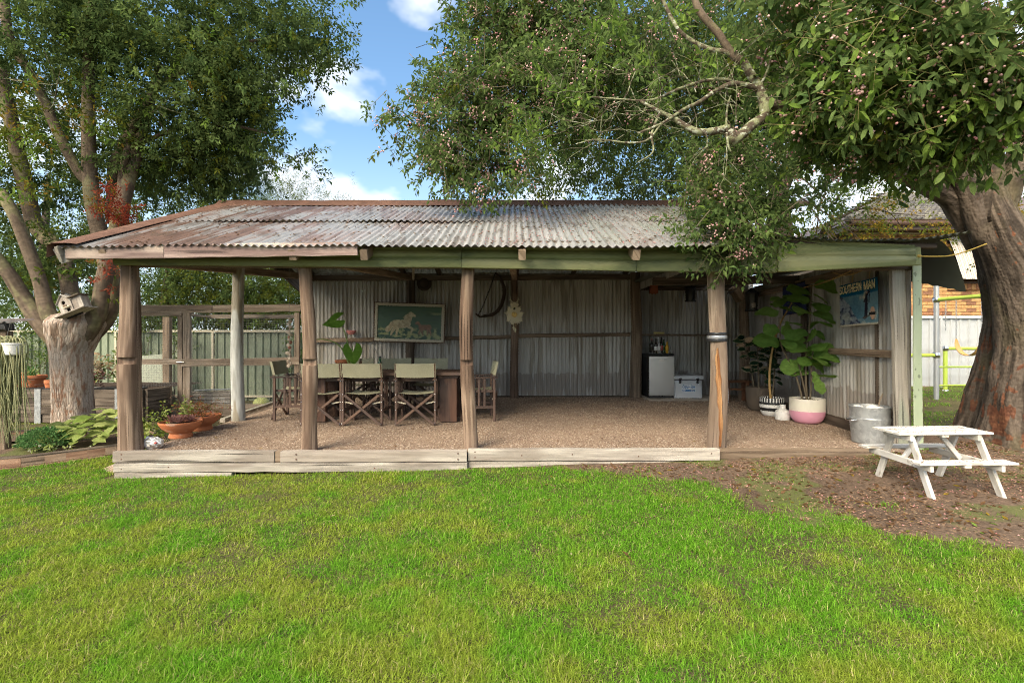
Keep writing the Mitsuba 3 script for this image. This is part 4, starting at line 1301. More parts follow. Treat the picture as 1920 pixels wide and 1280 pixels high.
def spray_leaves(c, d, per, L, leaf, width, droop=0.25, spread=0.9):
    """Leaves set alternately along short twigs: (positions, axes, normals)."""
    N = len(c)
    t = np.tile(np.linspace(0.12, 1, per), N) + rng.uniform(-0.04, 0.04, N * per)
    c, d = np.repeat(c, per, 0), np.repeat(d, per, 0)
    a = np.tile(np.arange(per) * 2.4, N) + np.repeat(rng.uniform(0, 6.28, N), per)
    s = unit(np.cross(d, rng.normal(0, 0.25, d.shape) + [0.1, 0.2, 1]))
    u = np.cross(s, d)
    rad = np.cos(a)[:, None] * s + np.sin(a)[:, None] * u
    pos = c + d * (t * L)[:, None] + rad * 0.006
    ax = unit(d * 0.55 + rad * spread + [0, 0, -droop] + rng.normal(0, 0.18, d.shape))
    nr = unit(np.array([0, 0, 1.0]) + rng.normal(0, 0.45, d.shape) + rad * 0.25)
    return pos, ax, nr


def crown_points(blobs, clump=0.22, per_clump=14):
    """Twig starts and directions: clumps scattered through ellipsoids, denser near their outside. A blob: (centre, radii, twigs)."""
    C, D = [], []
    for c, r, n in blobs:
        c, r = np.asarray(c, float), np.broadcast_to(np.asarray(r, float), (3,))
        k = max(3, n // per_clump)
        u = unit(rng.normal(0, 1, (k, 3)))
        cc = u * (rng.uniform(0.12, 1, k) ** (1 / 2.4))[:, None]
        i = rng.integers(0, k, n)
        p = c + cc[i] * r + rng.normal(0, clump, (n, 3)) * np.array([1, 1, 0.75])
        d = unit(cc[i] * 0.7 + rng.normal(0, 0.55, (n, 3)) + [0, 0, 0.12])
        C.append(p)
        D.append(d)
    return np.vstack(C), np.vstack(D)


def palette_mix(n, choices):
    ks, ws = zip(*choices)
    return rng.choice(ks, n, p=np.array(ws) / sum(ws)).astype(float)


def foliage(parent, name, blobs, per, L, leaf, ratio, choices, tris=2, droop=0.25, clump=0.22, bsdf='m_leaf', kind='stuff', lo=0.0, keep=None):
    C, D = crown_points(blobs, clump)
    if keep is not None:
        on = keep(C)
        C, D = C[on], D[on]
    pal = np.repeat(palette_mix(len(C), choices), per)
    pos, ax, nr = spray_leaves(C, D, per, L, leaf, ratio, droop)
    n = len(pos)
    ln = leaf * rng.uniform(0.65, 1.25, n)
    rnd = np.clip(np.repeat(rng.uniform(0, 1, len(C)), per) * 0.5 + rng.uniform(lo, 1, n) * 0.5, 0, 1)
    m = MB()
    m.put(*leaf_mesh(pos, ax, nr, ln, ln * ratio, rnd, pal, tris))
    m.add(parent, name, bsdf, kind=kind)
    return C, D, (pos, ax, nr, ln)


def limb(parent, pts, rads, bsdf, name='limb', n=22, sides=14, rough=0.10, k=None, label=None):
    p = bend(pts, n)
    return MB().tube(p, lerp_list(rads, n), sides, rough=rough, k=k, rough_scale=5.0).add(parent, name, bsdf, smooth=True, label=label)


def twigs(parent, name, starts, dirs, L, r, bsdf, segs=4, wander=0.35, fork=0):
    m = MB()
    for c, d in zip(starts, dirs):
        p = [np.asarray(c, float)]
        q = unit(d)
        for i in range(segs):
            q = unit(q + rng.normal(0, wander, 3))
            p.append(p[-1] + q * L / segs)
            if fork and i in (1, 2) and rng.uniform() < fork:
                e = unit(q + rng.normal(0, 0.7, 3))
                m.tube([p[-1], p[-1] + e * L * 0.25, p[-1] + e * L * 0.45 + [0, 0, -0.02]], [r * 0.6, r * 0.45, r * 0.25], 4, caps=False)
        m.tube(p, np.linspace(r, r * 0.4, len(p)), 4, caps=False)
    return m.add(parent, name, bsdf, smooth=True, kind='stuff')


# ------------------------------------------------------------------ big tree on the left
lt = thing('pollarded_tree', 'large evergreen tree with pale flaking trunk and several tall stems left of the shed', 'tree')
zs = np.linspace(-0.3, 1.52, 46)
rad = np.interp(zs, [-0.3, -0.1, 0.2, 0.7, 1.0, 1.25, 1.42, 1.52], [0.33, 0.275, 0.245, 0.245, 0.262, 0.33, 0.38, 0.31])
cx = np.interp(zs, [-0.3, 0.4, 1.0, 1.5], [-6.33, -6.36, -6.37, -6.27])
sd = 64
ang = np.arange(sd) * 2 * np.pi / sd
V, UV = [], []
for z, r, x in zip(zs, rad, cx):
    dd = np.stack([np.cos(ang), np.sin(ang), 0 * ang], 1)
    q = np.concatenate([dd[:, :2] * 1.7, np.full((sd, 1), z * 0.9)], 1)
    q2 = np.concatenate([dd[:, :2] * 9, np.full((sd, 1), z * 4)], 1)
    r_ = r * (1 + 0.22 * (meshkit.fbm(q, 3, 4) - 0.5) + 0.10 * (meshkit.fbm(q2, 3, 5) - 0.5) + (0.18 * (meshkit.fbm(q2 * 0.5, 2, 6) - 0.5) if z > 1.1 else 0))
    V.append(np.array([x, 7.0, z]) + dd * r_[:, None] * [1, 0.95, 1])
    UV.append(np.stack([np.full(sd, z + 100.5), np.abs(ang - 1.5 * np.pi) * 0.3], 1))
m = MB()
f = [[i * sd + j, i * sd + (j + 1) % sd, (i + 1) * sd + (j + 1) % sd, (i + 1) * sd + j] for i in range(len(zs) - 1) for j in range(sd)]
m.put(np.vstack(V), f, np.vstack(UV))
e = V[-1]
top_c = e.mean(0) + [0, 0, 0.10]
m.put(np.vstack([e, top_c[None]]), [[j, (j + 1) % sd, sd] for j in range(sd)], np.vstack([UV[-1], [[101.9, 0]]]))
m.add(lt, 'trunk', 'm_bark_pale', smooth=True, label='stout pale trunk with flaking bark, cut off at head height')
limb(lt, [(-6.406, 7.000, 1.034), (-6.705, 6.950, 1.365), (-6.938, 6.900, 1.721), (-7.062, 6.800, 2.087), (-7.239, 6.700, 2.406)], [0.16, 0.13, 0.10, 0.085, 0.08], 'm_limb')
limb(lt, [(-6.406, 7.000, 1.111), (-6.603, 6.900, 1.515), (-6.733, 6.900, 1.987), (-6.858, 6.850, 2.472), (-7.010, 6.800, 2.949), (-7.197, 6.800, 3.249)], [0.15, 0.10, 0.085, 0.08, 0.075, 0.07], 'm_limb')
limb(lt, [(-6.344, 7.000, 1.034), (-5.936, 6.920, 1.531), (-5.843, 6.900, 1.911), (-5.785, 6.950, 2.376), (-5.777, 7.100, 2.872), (-5.747, 7.200, 3.452), (-5.666, 7.300, 4.007), (-5.589, 7.400, 4.617), (-5.458, 7.500, 5.450)], [0.16, 0.115, 0.10, 0.10, 0.105, 0.10, 0.085, 0.075, 0.05], 'm_limb')
limb(lt, [(-6.362, 7.020, 0.995), (-6.023, 7.150, 1.481), (-6.027, 7.250, 1.949), (-6.049, 7.200, 2.500), (-6.133, 7.150, 2.884), (-6.184, 7.100, 3.420), (-6.215, 7.100, 4.203), (-6.215, 7.100, 4.986), (-6.112, 7.000, 5.781), (-6.082, 7.000, 6.552)], [0.10, 0.125, 0.125, 0.12, 0.105, 0.095, 0.085, 0.075, 0.065, 0.05], 'm_limb', n=30)
limb(lt, [(-6.217, 7.120, 3.466), (-6.372, 7.100, 3.655), (-6.576, 7.000, 4.175), (-6.801, 6.900, 4.862), (-7.047, 6.800, 5.363), (-7.032, 6.700, 5.878), (-7.062, 6.700, 6.321)], [0.06, 0.07, 0.065, 0.062, 0.058, 0.055, 0.05], 'm_limb')
limb(lt, [(-6.103, 7.400, 2.945), (-6.086, 7.400, 3.761), (-5.811, 7.300, 4.225), (-5.493, 7.200, 4.563), (-5.239, 7.200, 5.040)], [0.085, 0.08, 0.075, 0.06, 0.04], 'm_limb')
limb(lt, [(-5.827, 7.200, 3.055), (-5.770, 7.150, 3.594), (-5.613, 7.100, 4.109), (-5.558, 7.100, 4.320)], [0.05, 0.045, 0.04, 0.03], 'm_limb')
limb(lt, [(-6.403, 7.100, 1.307), (-7.055, 7.600, 2.491), (-7.654, 7.800, 2.956), (-7.742, 7.700, 3.612), (-7.759, 7.600, 4.083), (-7.789, 7.500, 4.706), (-7.832, 7.400, 5.393)], [0.11, 0.11, 0.11, 0.105, 0.10, 0.09, 0.07], 'm_limb')
limb(lt, [(-6.184, 7.100, 5.142), (-6.152, 7.200, 5.754), (-6.033, 7.200, 6.310)], [0.05, 0.045, 0.04], 'm_limb')
limb(lt, [(-5.433, 7.300, 4.933), (-4.842, 7.200, 5.199), (-4.149, 7.100, 5.455), (-3.523, 7.100, 5.612)], [0.04, 0.035, 0.03, 0.02], 'm_limb', sides=8)
limb(lt, [(-5.618, 7.300, 4.128), (-4.922, 7.200, 4.325), (-4.149, 7.100, 4.320), (-3.601, 7.100, 4.203)], [0.035, 0.03, 0.022, 0.014], 'm_limb', sides=8)
twigs(lt, 'bare_twigs', [(-6.174, 7.000, 4.160), (-6.251, 7.000, 4.546), (-6.523, 6.800, 4.374), (-6.748, 6.800, 4.749), (-6.633, 6.400, 4.608), (-5.173, 6.900, 4.421), (-5.310, 6.900, 4.345), (-4.948, 6.800, 4.449)],
      [(-1, -0.2, 0.6), (-1, -0.3, 0.1), (0.7, -0.2, 0.7), (-0.8, -0.3, 0.2), (0.9, -0.4, 0.0), (1, -0.2, 0.0), (0.9, -0.2, 0.3), (1, -0.2, -0.3)], 0.9, 0.009, 'm_lichen', segs=6, wander=0.25, fork=0.7)
CH = [(0, 6), (1, 2.0), (3, 0.6), (2, 0.35)]
foliage(lt, 'crown', [
    ((-6.748, 7.200, 5.913), (1.2, 0.9, 0.8), 620), ((-5.166, 7.100, 5.769), (1.2, 0.9, 0.9), 820), ((-3.969, 7.200, 5.754), (0.85, 0.8, 0.85), 720), ((-3.096, 7.200, 5.913), (0.42, 0.5, 0.55), 260), ((-2.778, 7.200, 5.476), (0.16, 0.3, 0.2), 50), ((-4.438, 7.000, 4.777), (0.85, 0.8, 0.7), 720), ((-4.128, 7.200, 4.603), (0.34, 0.5, 0.42), 240),
    ((-4.346, 7.300, 4.289), (0.5, 0.6, 0.42), 320), ((-3.334, 7.200, 3.809), (0.10, 0.2, 0.16), 34), ((-3.131, 7.100, 5.142), (0.14, 0.3, 0.14), 36), ((-5.603, 7.700, 4.376), (0.8, 0.7, 0.7), 460), ((-4.816, 7.800, 4.074), (0.8, 0.6, 0.35), 420),
    ((-8.026, 8.000, 5.296), (0.9, 0.8, 0.9), 420), ((-8.137, 8.200, 3.953), (0.9, 0.7, 0.8), 420), ((-7.665, 7.900, 2.979), (0.85, 0.5, 0.55), 330), ((-7.131, 7.700, 2.339), (0.75, 0.4, 0.4), 260),
    ((-5.974, 8.600, 3.900), (1.2, 0.6, 0.4), 420), ((-6.445, 7.900, 5.592), (0.9, 0.7, 0.9), 420), ((-6.695, 6.600, 5.079), (0.5, 0.4, 0.4), 130), ((-5.733, 6.500, 5.450), (0.6, 0.4, 0.35), 170),
    ((-4.882, 8.200, 3.953), (0.55, 0.4, 0.25), 160), ((-9.338, 7.000, 5.318), (1.6, 1.5, 1.4), 500), ((-9.056, 7.400, 3.679), (1.0, 0.8, 1.0), 260)],
    13, 0.24, 0.070, 0.50, CH, droop=0.35)
foliage(lt, 'yellowing_leaves', [((-6.598, 6.400, 4.149), (0.35, 0.3, 0.4), 70), ((-6.378, 6.500, 4.052), (0.3, 0.3, 0.3), 26), ((-5.660, 6.800, 4.336), (0.25, 0.2, 0.28), 46), ((-6.633, 6.400, 3.126), (0.22, 0.2, 0.2), 30), ((-3.966, 6.600, 4.970), (0.45, 0.3, 0.3), 50), ((-5.983, 6.700, 2.096), (0.10, 0.1, 0.10), 8), ((-6.847, 6.900, 1.873), (0.1, 0.1, 0.1), 6)],
        11, 0.22, 0.07, 0.42, [(3, 3), (2, 3), (13, 0.7)], tris=4)
foliage(lt, 'red_regrowth', [((-5.585, 6.700, 2.938), (0.10, 0.12, 0.20), 44), ((-5.413, 6.800, 2.889), (0.13, 0.12, 0.10), 40), ((-5.496, 6.700, 3.085), (0.10, 0.1, 0.18), 24), ((-5.384, 6.400, 2.173), (0.08, 0.08, 0.06), 14), ((-5.278, 6.400, 2.032), (0.04, 0.05, 0.08), 10)],
        12, 0.16, 0.052, 0.34, [(4, 5), (13, 1.2), (3, 0.4)], tris=4, droop=-0.3, clump=0.08)

# ------------------------------------------------------------------ berry tree on the right
bt = thing('berry_tree', 'massive twin stemmed tree hung with pink berries at the right of the shed', 'tree')


def big_stem(pts, rads, k, n=60, sides=48, flare=None):
    p, r = bend(pts, n), lerp_list(rads, n)
    V, UV = [], []
    ang = np.arange(sides) * 2 * np.pi / sides
    t = unit(np.gradient(p, axis=0))
    A = unit(np.cross(t[0], [0, 1, 0.0]))
    run = 0
    for i in range(n):
        A = unit(A - t[i] * (A @ t[i]))
        B = np.cross(t[i], A)
        if i:
            run += np.linalg.norm(p[i] - p[i - 1])
        ring = np.cos(ang)[:, None] * A + np.sin(ang)[:, None] * B
        q = p[i] * [2.6, 2.6, 0.9] + ring * 0.9
        q2 = (p[i] + ring * r[i]) * [13, 13, 5]
        lobes = 0.10 * np.cos(ang * 5 + k) * np.clip(1.2 - run, 0, 1)
        V.append(p[i] + ring * (r[i] * (1 + lobes + 0.34 * (meshkit.fbm(q, 3, k) - 0.5) + 0.13 * (meshkit.fbm(q2, 3, k + 1) - 0.5)))[:, None])
        UV.append(np.stack([np.full(sides, run + 100 * k + 0.5), np.abs(ang - np.pi) * 0.35], 1))
    f = [[i * sides + j, i * sides + (j + 1) % sides, (i + 1) * sides + (j + 1) % sides, (i + 1) * sides + j] for i in range(n - 1) for j in range(sides)]
    return MB().put(np.vstack(V), f, np.vstack(UV)).add(bt, 'trunk', 'm_bark_red', smooth=True)


big_stem([(5.57, 5.60, -0.25), (5.58, 5.58, 0.2), (5.60, 5.54, 0.8), (5.62, 5.5, 1.4), (5.47, 5.45, 2.0), (5.20, 5.3, 2.5), (4.95, 5.1, 3.1)], [0.43, 0.34, 0.23, 0.19, 0.175, 0.165, 0.13], 3)
big_stem([(5.52, 4.98, -0.25), (5.48, 5.0, 0.2), (5.45, 5.03, 0.65), (5.47, 5.05, 1.15), (5.33, 5.08, 1.8), (5.11, 5.1, 2.3), (4.95, 5.1, 2.9), (4.85, 4.9, 3.8)], [0.62, 0.48, 0.36, 0.29, 0.245, 0.215, 0.18, 0.13], 4)
limb(bt, [(5.10, 5.30, 2.20), (4.759, 5.200, 2.629), (4.414, 5.100, 2.792), (3.960, 4.900, 2.868), (3.449, 4.600, 2.874), (2.987, 4.300, 2.999)], [0.10, 0.12, 0.11, 0.095, 0.075, 0.05], 'm_bark_red', n=34, rough=0.2)
limb(bt, [(5.0, 5.12, 2.2), (4.705, 5.050, 2.793), (4.322, 4.900, 3.068), (4.016, 4.700, 3.223), (3.622, 4.500, 3.482), (3.224, 4.300, 3.757)], [0.10, 0.11, 0.10, 0.085, 0.065, 0.05], 'm_bark_red', n=34, rough=0.2)
limb(bt, [(4.98, 5.1, 2.4), (4.906, 5.000, 3.300), (4.615, 4.800, 3.743), (4.431, 4.700, 4.156), (4.260, 4.600, 4.700)], [0.14, 0.13, 0.115, 0.10, 0.08], 'm_bark_red', n=34, rough=0.2)
limb(bt, [(5.05, 5.15, 2.2), (5.218, 5.100, 2.724), (5.265, 5.000, 3.135), (5.321, 4.900, 3.581), (5.504, 4.800, 4.114)], [0.10, 0.115, 0.105, 0.09, 0.07], 'm_bark_red', n=34, rough=0.2)
limb(bt, [(2.987, 4.300, 2.999), (2.593, 4.200, 3.118), (2.260, 4.100, 3.139), (2.117, 4.050, 3.150)], [0.05, 0.045, 0.045, 0.045], 'm_bark_red')
# the limb with lichen
LW = [[(1.486, 4.000, 4.061), (1.552, 4.000, 3.875), (1.702, 4.000, 3.699), (1.817, 4.000, 3.531), (1.918, 4.000, 3.452), (2.002, 4.000, 3.311), (2.046, 4.000, 3.232), (2.082, 4.000, 3.126), (2.077, 4.000, 3.011), (1.976, 4.000, 2.932), (1.901, 4.000, 2.861), (1.835, 4.000, 2.821), (1.791, 4.000, 2.888)],
      [(1.181, 4.200, 4.391), (1.365, 4.100, 3.862), (1.492, 4.100, 3.718), (1.652, 4.050, 3.597), (1.773, 4.000, 3.540), (1.914, 4.000, 3.443), (2.029, 4.000, 3.267)],
      [(1.791, 4.000, 2.914), (1.655, 3.950, 2.866), (1.505, 3.900, 2.836), (1.393, 3.900, 2.887), (1.299, 3.900, 2.947), (1.195, 3.900, 2.999), (1.032, 3.900, 3.085)],
      [(2.046, 4.000, 3.232), (1.907, 3.950, 3.240), (1.763, 3.900, 3.223), (1.634, 3.900, 3.162), (1.505, 3.900, 3.076), (1.385, 3.900, 3.020), (1.189, 3.850, 2.882), (1.002, 3.850, 2.805)],
      [(1.890, 3.950, 3.223), (1.720, 3.900, 3.257), (1.548, 3.900, 3.248), (1.333, 3.900, 3.180), (1.118, 3.900, 3.094), (0.860, 3.900, 3.102), (0.645, 3.900, 3.119)],
      [(1.808, 4.000, 2.817), (1.751, 3.950, 2.892), (1.759, 3.950, 3.066), (1.786, 3.950, 3.153)], [(1.751, 3.950, 2.848), (1.746, 3.900, 2.719), (1.763, 3.900, 2.681)],
      [(1.189, 3.850, 2.882), (1.082, 3.850, 2.755), (0.934, 3.850, 2.729), (0.670, 3.800, 2.734), (0.503, 3.800, 2.700)], [(1.195, 3.900, 2.999), (1.112, 3.850, 2.805), (1.121, 3.850, 2.657), (1.002, 3.850, 2.572)],
      [(2.055, 4.000, 3.267), (2.090, 3.950, 3.371), (2.090, 3.900, 3.450)]]
LR = [[0.034, 0.038, 0.042, 0.045, 0.046], [0.014, 0.016, 0.018, 0.022], [0.034, 0.028, 0.02, 0.012], [0.024, 0.02, 0.014, 0.008], [0.016, 0.012, 0.008, 0.005], [0.01, 0.008, 0.006], [0.010, 0.006], [0.009, 0.007, 0.004], [0.011, 0.008, 0.005], [0.012, 0.006]]
limb(bt, [(1.384, 4.050, 4.410), *LW[0][:5]], [0.024, 0.026, 0.028, 0.03, 0.032, 0.034], 'm_limb', 'lichen_limb', n=26, sides=10, rough=0.16)
LW[0] = LW[0][4:]
for p, r in zip(LW, LR):
    limb(bt, p, r, 'm_lichen', 'lichen_limb', n=max(12, 5 * len(p)), sides=9, rough=0.16)
st = np.stack([rng.uniform(0.34, 1.9, 44), np.full(44, 3.9), rng.uniform(2.74, 3.39, 44)], 1)
twigs(bt, 'bare_twigs', st, unit(rng.normal(0, 1, (44, 3)) * [1, 0.4, 0.8] + [-0.7, 0, -0.2]), 0.55, 0.0045, 'm_lichen', segs=6, wander=0.35, fork=0.8)
CB = [(1, 6), (0, 2.2), (2, 0.6), (3, 0.3)]
MIDB = [((-0.205, 6.200, 5.183), (0.42, 0.6, 0.45), 260), ((0.273, 6.200, 5.251), (0.6, 0.7, 0.55), 360), ((0.662, 6.000, 4.987), (0.8, 0.8, 0.6), 420), ((-0.592, 6.100, 4.244), (0.40, 0.5, 0.36), 220), ((-0.132, 6.000, 4.127), (0.6, 0.6, 0.55), 360),
        ((0.512, 5.800, 4.092), (0.65, 0.7, 0.5), 360), ((-1.470, 6.200, 3.987), (0.14, 0.2, 0.12), 30), ((-1.094, 6.200, 3.918), (0.20, 0.3, 0.13), 70), ((-0.971, 6.200, 4.376), (0.16, 0.3, 0.15), 60), ((-0.619, 6.100, 3.605), (0.36, 0.4, 0.24), 180), ((-0.397, 6.000, 3.333), (0.42, 0.4, 0.22), 170),
        ((-0.595, 6.000, 3.035), (0.2, 0.25, 0.14), 44), ((0.000, 5.600, 3.249), (0.2, 0.3, 0.16), 60), ((0.152, 5.500, 3.030), (0.12, 0.2, 0.07), 20), ((-0.697, 6.200, 4.705), (0.13, 0.3, 0.15), 40), ((1.299, 6.200, 4.978), (0.8, 0.8, 0.7), 420), ((1.200, 6.400, 4.043), (0.8, 0.7, 0.4), 330),
        ((2.174, 6.800, 5.199), (0.9, 0.8, 0.9), 520), ((2.924, 6.800, 5.498), (0.8, 0.8, 0.9), 460), ((3.449, 6.800, 4.674), (0.8, 0.7, 0.8), 520), ((2.856, 7.000, 4.160), (0.8, 0.7, 0.5), 420), ((3.440, 6.000, 4.788), (0.7, 0.7, 0.8), 400),
        ((3.513, 5.900, 3.882), (0.6, 0.6, 0.6), 300), ((2.558, 5.800, 3.068), (0.45, 0.5, 0.35), 330), ((2.288, 5.000, 2.473), (0.28, 0.3, 0.26), 170), ((2.304, 4.750, 2.250), (0.22, 0.2, 0.17), 110), ((2.147, 4.750, 2.066), (0.10, 0.1, 0.09), 30), ((2.064, 4.800, 2.208), (0.14, 0.15, 0.12), 46), ((2.646, 4.800, 2.314), (0.09, 0.1, 0.13), 16), ((3.881, 5.500, 3.333), (0.5, 0.5, 0.35), 160)]
C1, D1, _ = foliage(bt, 'crown', MIDB, 11, 0.22, 0.074, 0.48, CB, droop=0.35, clump=0.17)
NEAR = [((2.322, 3.900, 3.644), (0.3, 0.3, 0.35), 75), ((2.540, 3.600, 3.492), (0.42, 0.4, 0.35), 130), ((2.856, 3.500, 3.388), (0.45, 0.4, 0.35), 140), ((3.149, 3.400, 3.324), (0.4, 0.4, 0.35), 120), ((3.384, 3.300, 3.224), (0.35, 0.4, 0.4), 100),
        ((2.451, 3.900, 3.257), (0.28, 0.3, 0.25), 70), ((2.652, 3.700, 3.067), (0.3, 0.3, 0.3), 90), ((2.897, 3.600, 3.015), (0.3, 0.3, 0.3), 90), ((3.203, 3.500, 2.925), (0.3, 0.3, 0.3), 80), ((3.449, 3.400, 2.837), (0.25, 0.3, 0.3), 60),
        ((2.822, 4.000, 2.804), (0.3, 0.3, 0.2), 56), ((3.131, 4.000, 2.760), (0.26, 0.3, 0.12), 36), ((2.712, 4.100, 3.071), (0.25, 0.3, 0.2), 56), ((3.268, 3.800, 2.826), (0.22, 0.25, 0.16), 36), ((3.533, 3.600, 2.678), (0.2, 0.3, 0.16), 26), ((3.824, 3.400, 3.099), (0.5, 0.5, 0.6), 120)]
C2, D2, near_leaves = foliage(bt, 'near_crown', NEAR, 10, 0.22, 0.094, 0.42, [(1, 6), (0, 0.8), (2, 2.0), (3, 0.2)], tris=4, droop=0.4, clump=0.13, bsdf='m_leaf_glossy')
m = MB()
for c, d in zip(C2, D2):
    m.tube([c - d * 0.10, c + d * 0.06, c + d * 0.22], [0.0032, 0.0026, 0.0014], 3, k=5, caps=False)
m.add(bt + '__near_crown', 'twigs', 'm_stalk_twig', kind='stuff')
m = MB()
for c, d in zip(C1[::2], D1[::2]):
    m.tube([c - d * 0.16, c + d * 0.05, c + d * 0.22], [0.004, 0.003, 0.0016], 3, k=5, caps=False)
m.add(bt + '__crown', 'twigs', 'm_twig', kind='stuff')
mat('m_stalk_twig', (0.19, 0.16, 0.07), 0.7)
foliage(bt, 'pale_shoots', [(c, (0.09, 0.1, 0.08), n_) for c, n_ in (((0.901, 4.300, 3.923), 9), ((0.806, 4.300, 4.042), 6), ((1.297, 4.200, 4.021), 9), ((1.111, 4.200, 3.558), 7), ((1.288, 4.100, 3.320), 10), ((0.304, 4.600, 3.331), 9), ((0.496, 4.500, 3.457), 7), ((0.695, 4.500, 3.879), 6), ((0.155, 4.700, 3.223), 8), ((0.212, 4.800, 3.002), 6), ((1.591, 3.900, 3.321), 6), ((0.406, 4.600, 3.737), 7), ((1.043, 4.300, 3.852), 6), ((0.026, 4.800, 3.135), 6), ((0.582, 4.400, 3.527), 6))],
        8, 0.16, 0.082, 0.36, [(2, 3), (1, 2)], tris=4, droop=0.0, clump=0.08, bsdf='m_leaf_glossy')
# the leaves that hang nearest to the eye, one by one
pos, ax, nr, ln = near_leaves

pick = rng.choice(np.where((pos[:, 0] / pos[:, 1] < 1.05) & (pos[:, 1] < 3.75))[0], 300, replace=False)
for i in pick:
    q = pos[i] + np.array([0.0, -0.06, -0.02]) + rng.normal(0, 0.03, 3)
    m = MB()
    m.put(*leaf_mesh(q[None], unit(ax[i] + [0, -0.2, -0.3])[None], unit(nr[i] + [0, -0.5, 0.3])[None], np.array([ln[i] * 1.1]), np.array([ln[i] * 0.46]), np.array([rng.uniform()]), np.array([rng.choice([1.0, 1.0, 2.0])]), 4))
    m.add(bt + '__near_crown', 'leaf', 'm_leaf_glossy')
ICO = trimesh.creation.icosahedron()


def berries(parent, C, n, per, r, spread, name='berries'):
    c = C[rng.choice(len(C), n)]
    c = np.repeat(c + np.array([0, -0.03, -0.05]), per, 0) + rng.normal(0, spread, (n * per, 3)) * [1, 1, 1.2]
    v = np.array(ICO.vertices)[None] * (r * rng.uniform(0.8, 1.15, len(c)))[:, None, None] + c[:, None]
    f = (np.array(ICO.faces)[None] + 12 * np.arange(len(c))[:, None, None]).reshape(-1, 3)
    m = MB()
    m.put(v.reshape(-1, 3), f, np.stack([np.repeat(rng.uniform(0, 1, len(c)), 12), np.zeros(len(c) * 12)], 1))
    m.add(parent, name, 'm_berry', smooth=True, kind='stuff')


front = C1[(C1[:, 1] < 6.3)]
berries(bt + '__crown', front[front[:, 2] > 2.5], 900, 6, 0.0110, 0.034)
berries(bt + '__near_crown', C2, 420, 5, 0.0105, 0.026)
berries(bt + '__crown', np.stack([rng.uniform(1.86, 2.41, 26), np.full(26, 4.55), rng.uniform(1.93, 2.35, 26)], 1), 34, 4, 0.0085, 0.034)

# ------------------------------------------------------------------ trees behind
t = thing('dark_tree', 'dark leaning tree rising behind the right bay of the shed', 'tree')
limb(t, [(6.420, 11.600, 1.150), (6.446, 11.600, 3.708), (6.289, 11.500, 4.548), (6.511, 11.400, 5.172), (6.678, 11.300, 5.635), (6.792, 11.200, 6.089), (6.792, 11.000, 6.729)], [0.30, 0.27, 0.22, 0.17, 0.14, 0.12, 0.08], 'm_limb_dark', 'trunk')
mat('m_limb_dark', mikit.proc(lambda p, n, uv: mix((0.055, 0.042, 0.034), (0.11, 0.088, 0.07), fbm(uv.x * 3, uv.y * 25, 1.0, 3))), 0.9)
limb(t, [(6.314, 11.500, 4.383), (6.650, 11.600, 5.115), (6.966, 11.700, 5.536), (7.416, 11.800, 5.808)], [0.13, 0.12, 0.10, 0.06], 'm_limb_dark')
limb(t, [(6.365, 11.500, 4.193), (6.662, 11.400, 4.355), (6.977, 11.300, 4.389)], [0.09, 0.08, 0.05], 'm_limb_dark')
limb(t, [(6.340, 11.500, 4.447), (5.804, 11.200, 5.348), (5.336, 11.000, 6.001), (4.763, 10.800, 6.627)], [0.12, 0.10, 0.08, 0.05], 'm_limb_dark')
foliage(t, 'crown', [((3.749, 10.000, 6.552), (1.8, 1.2, 1.6), 950), ((2.095, 10.000, 5.450), (1.4, 1.0, 0.9), 620), ((0.992, 10.000, 6.883), (1.2, 1.0, 1.2), 420), ((1.042, 10.500, 4.739), (1.0, 0.8, 0.5), 260), ((2.778, 10.500, 4.565), (1.2, 0.8, 0.45), 300), ((5.325, 10.500, 7.401), (1.6, 1.2, 1.4), 480), ((6.946, 10.500, 7.170), (1.6, 1.2, 1.4), 420), ((4.283, 10.500, 4.739), (1.1, 0.8, 0.7), 360), ((7.144, 10.800, 5.199), (0.7, 0.6, 0.4), 110), ((7.277, 10.000, 4.568), (0.6, 0.5, 0.25), 70), ((6.430, 10.800, 4.008), (0.7, 0.5, 0.3), 60), ((9.581, 11.000, 7.942), (1.8, 1.2, 1.3), 380), ((11.036, 11.000, 5.273), (0.8, 0.6, 0.8), 90)],
        11, 0.32, 0.10, 0.42, [(0, 5), (1, 2), (3, 1)], clump=0.3)
t = thing('yellow_tree', 'sparse tree with yellowing leaves in front of the tiled house roof', 'tree')
limb(t, [(7.2, 11.6, 0.0), (7.3, 11.6, 2.2), (7.290, 11.400, 3.664), (7.849, 11.300, 4.140), (8.520, 11.200, 4.484)], [0.09, 0.08, 0.06, 0.035, 0.015], 'm_limb_dark', 'trunk', sides=8)
twigs(t, 'branches', [(6.192, 10.400, 4.246), (7.101, 11.300, 3.642), (7.475, 11.300, 3.829), (6.549, 11.000, 4.910), (6.670, 11.000, 4.303), (7.974, 11.300, 4.202), (7.409, 11.200, 4.361)], [(0.8, 0, -0.5), (0.5, 0, 0.8), (0.9, 0, 0.3), (0.8, 0, -0.7), (0.5, 0, -0.7), (0.9, 0, 0.1), (0.6, 0, 0.5)], 1.8, 0.02, 'm_limb_dark', segs=6, wander=0.2, fork=0.8)
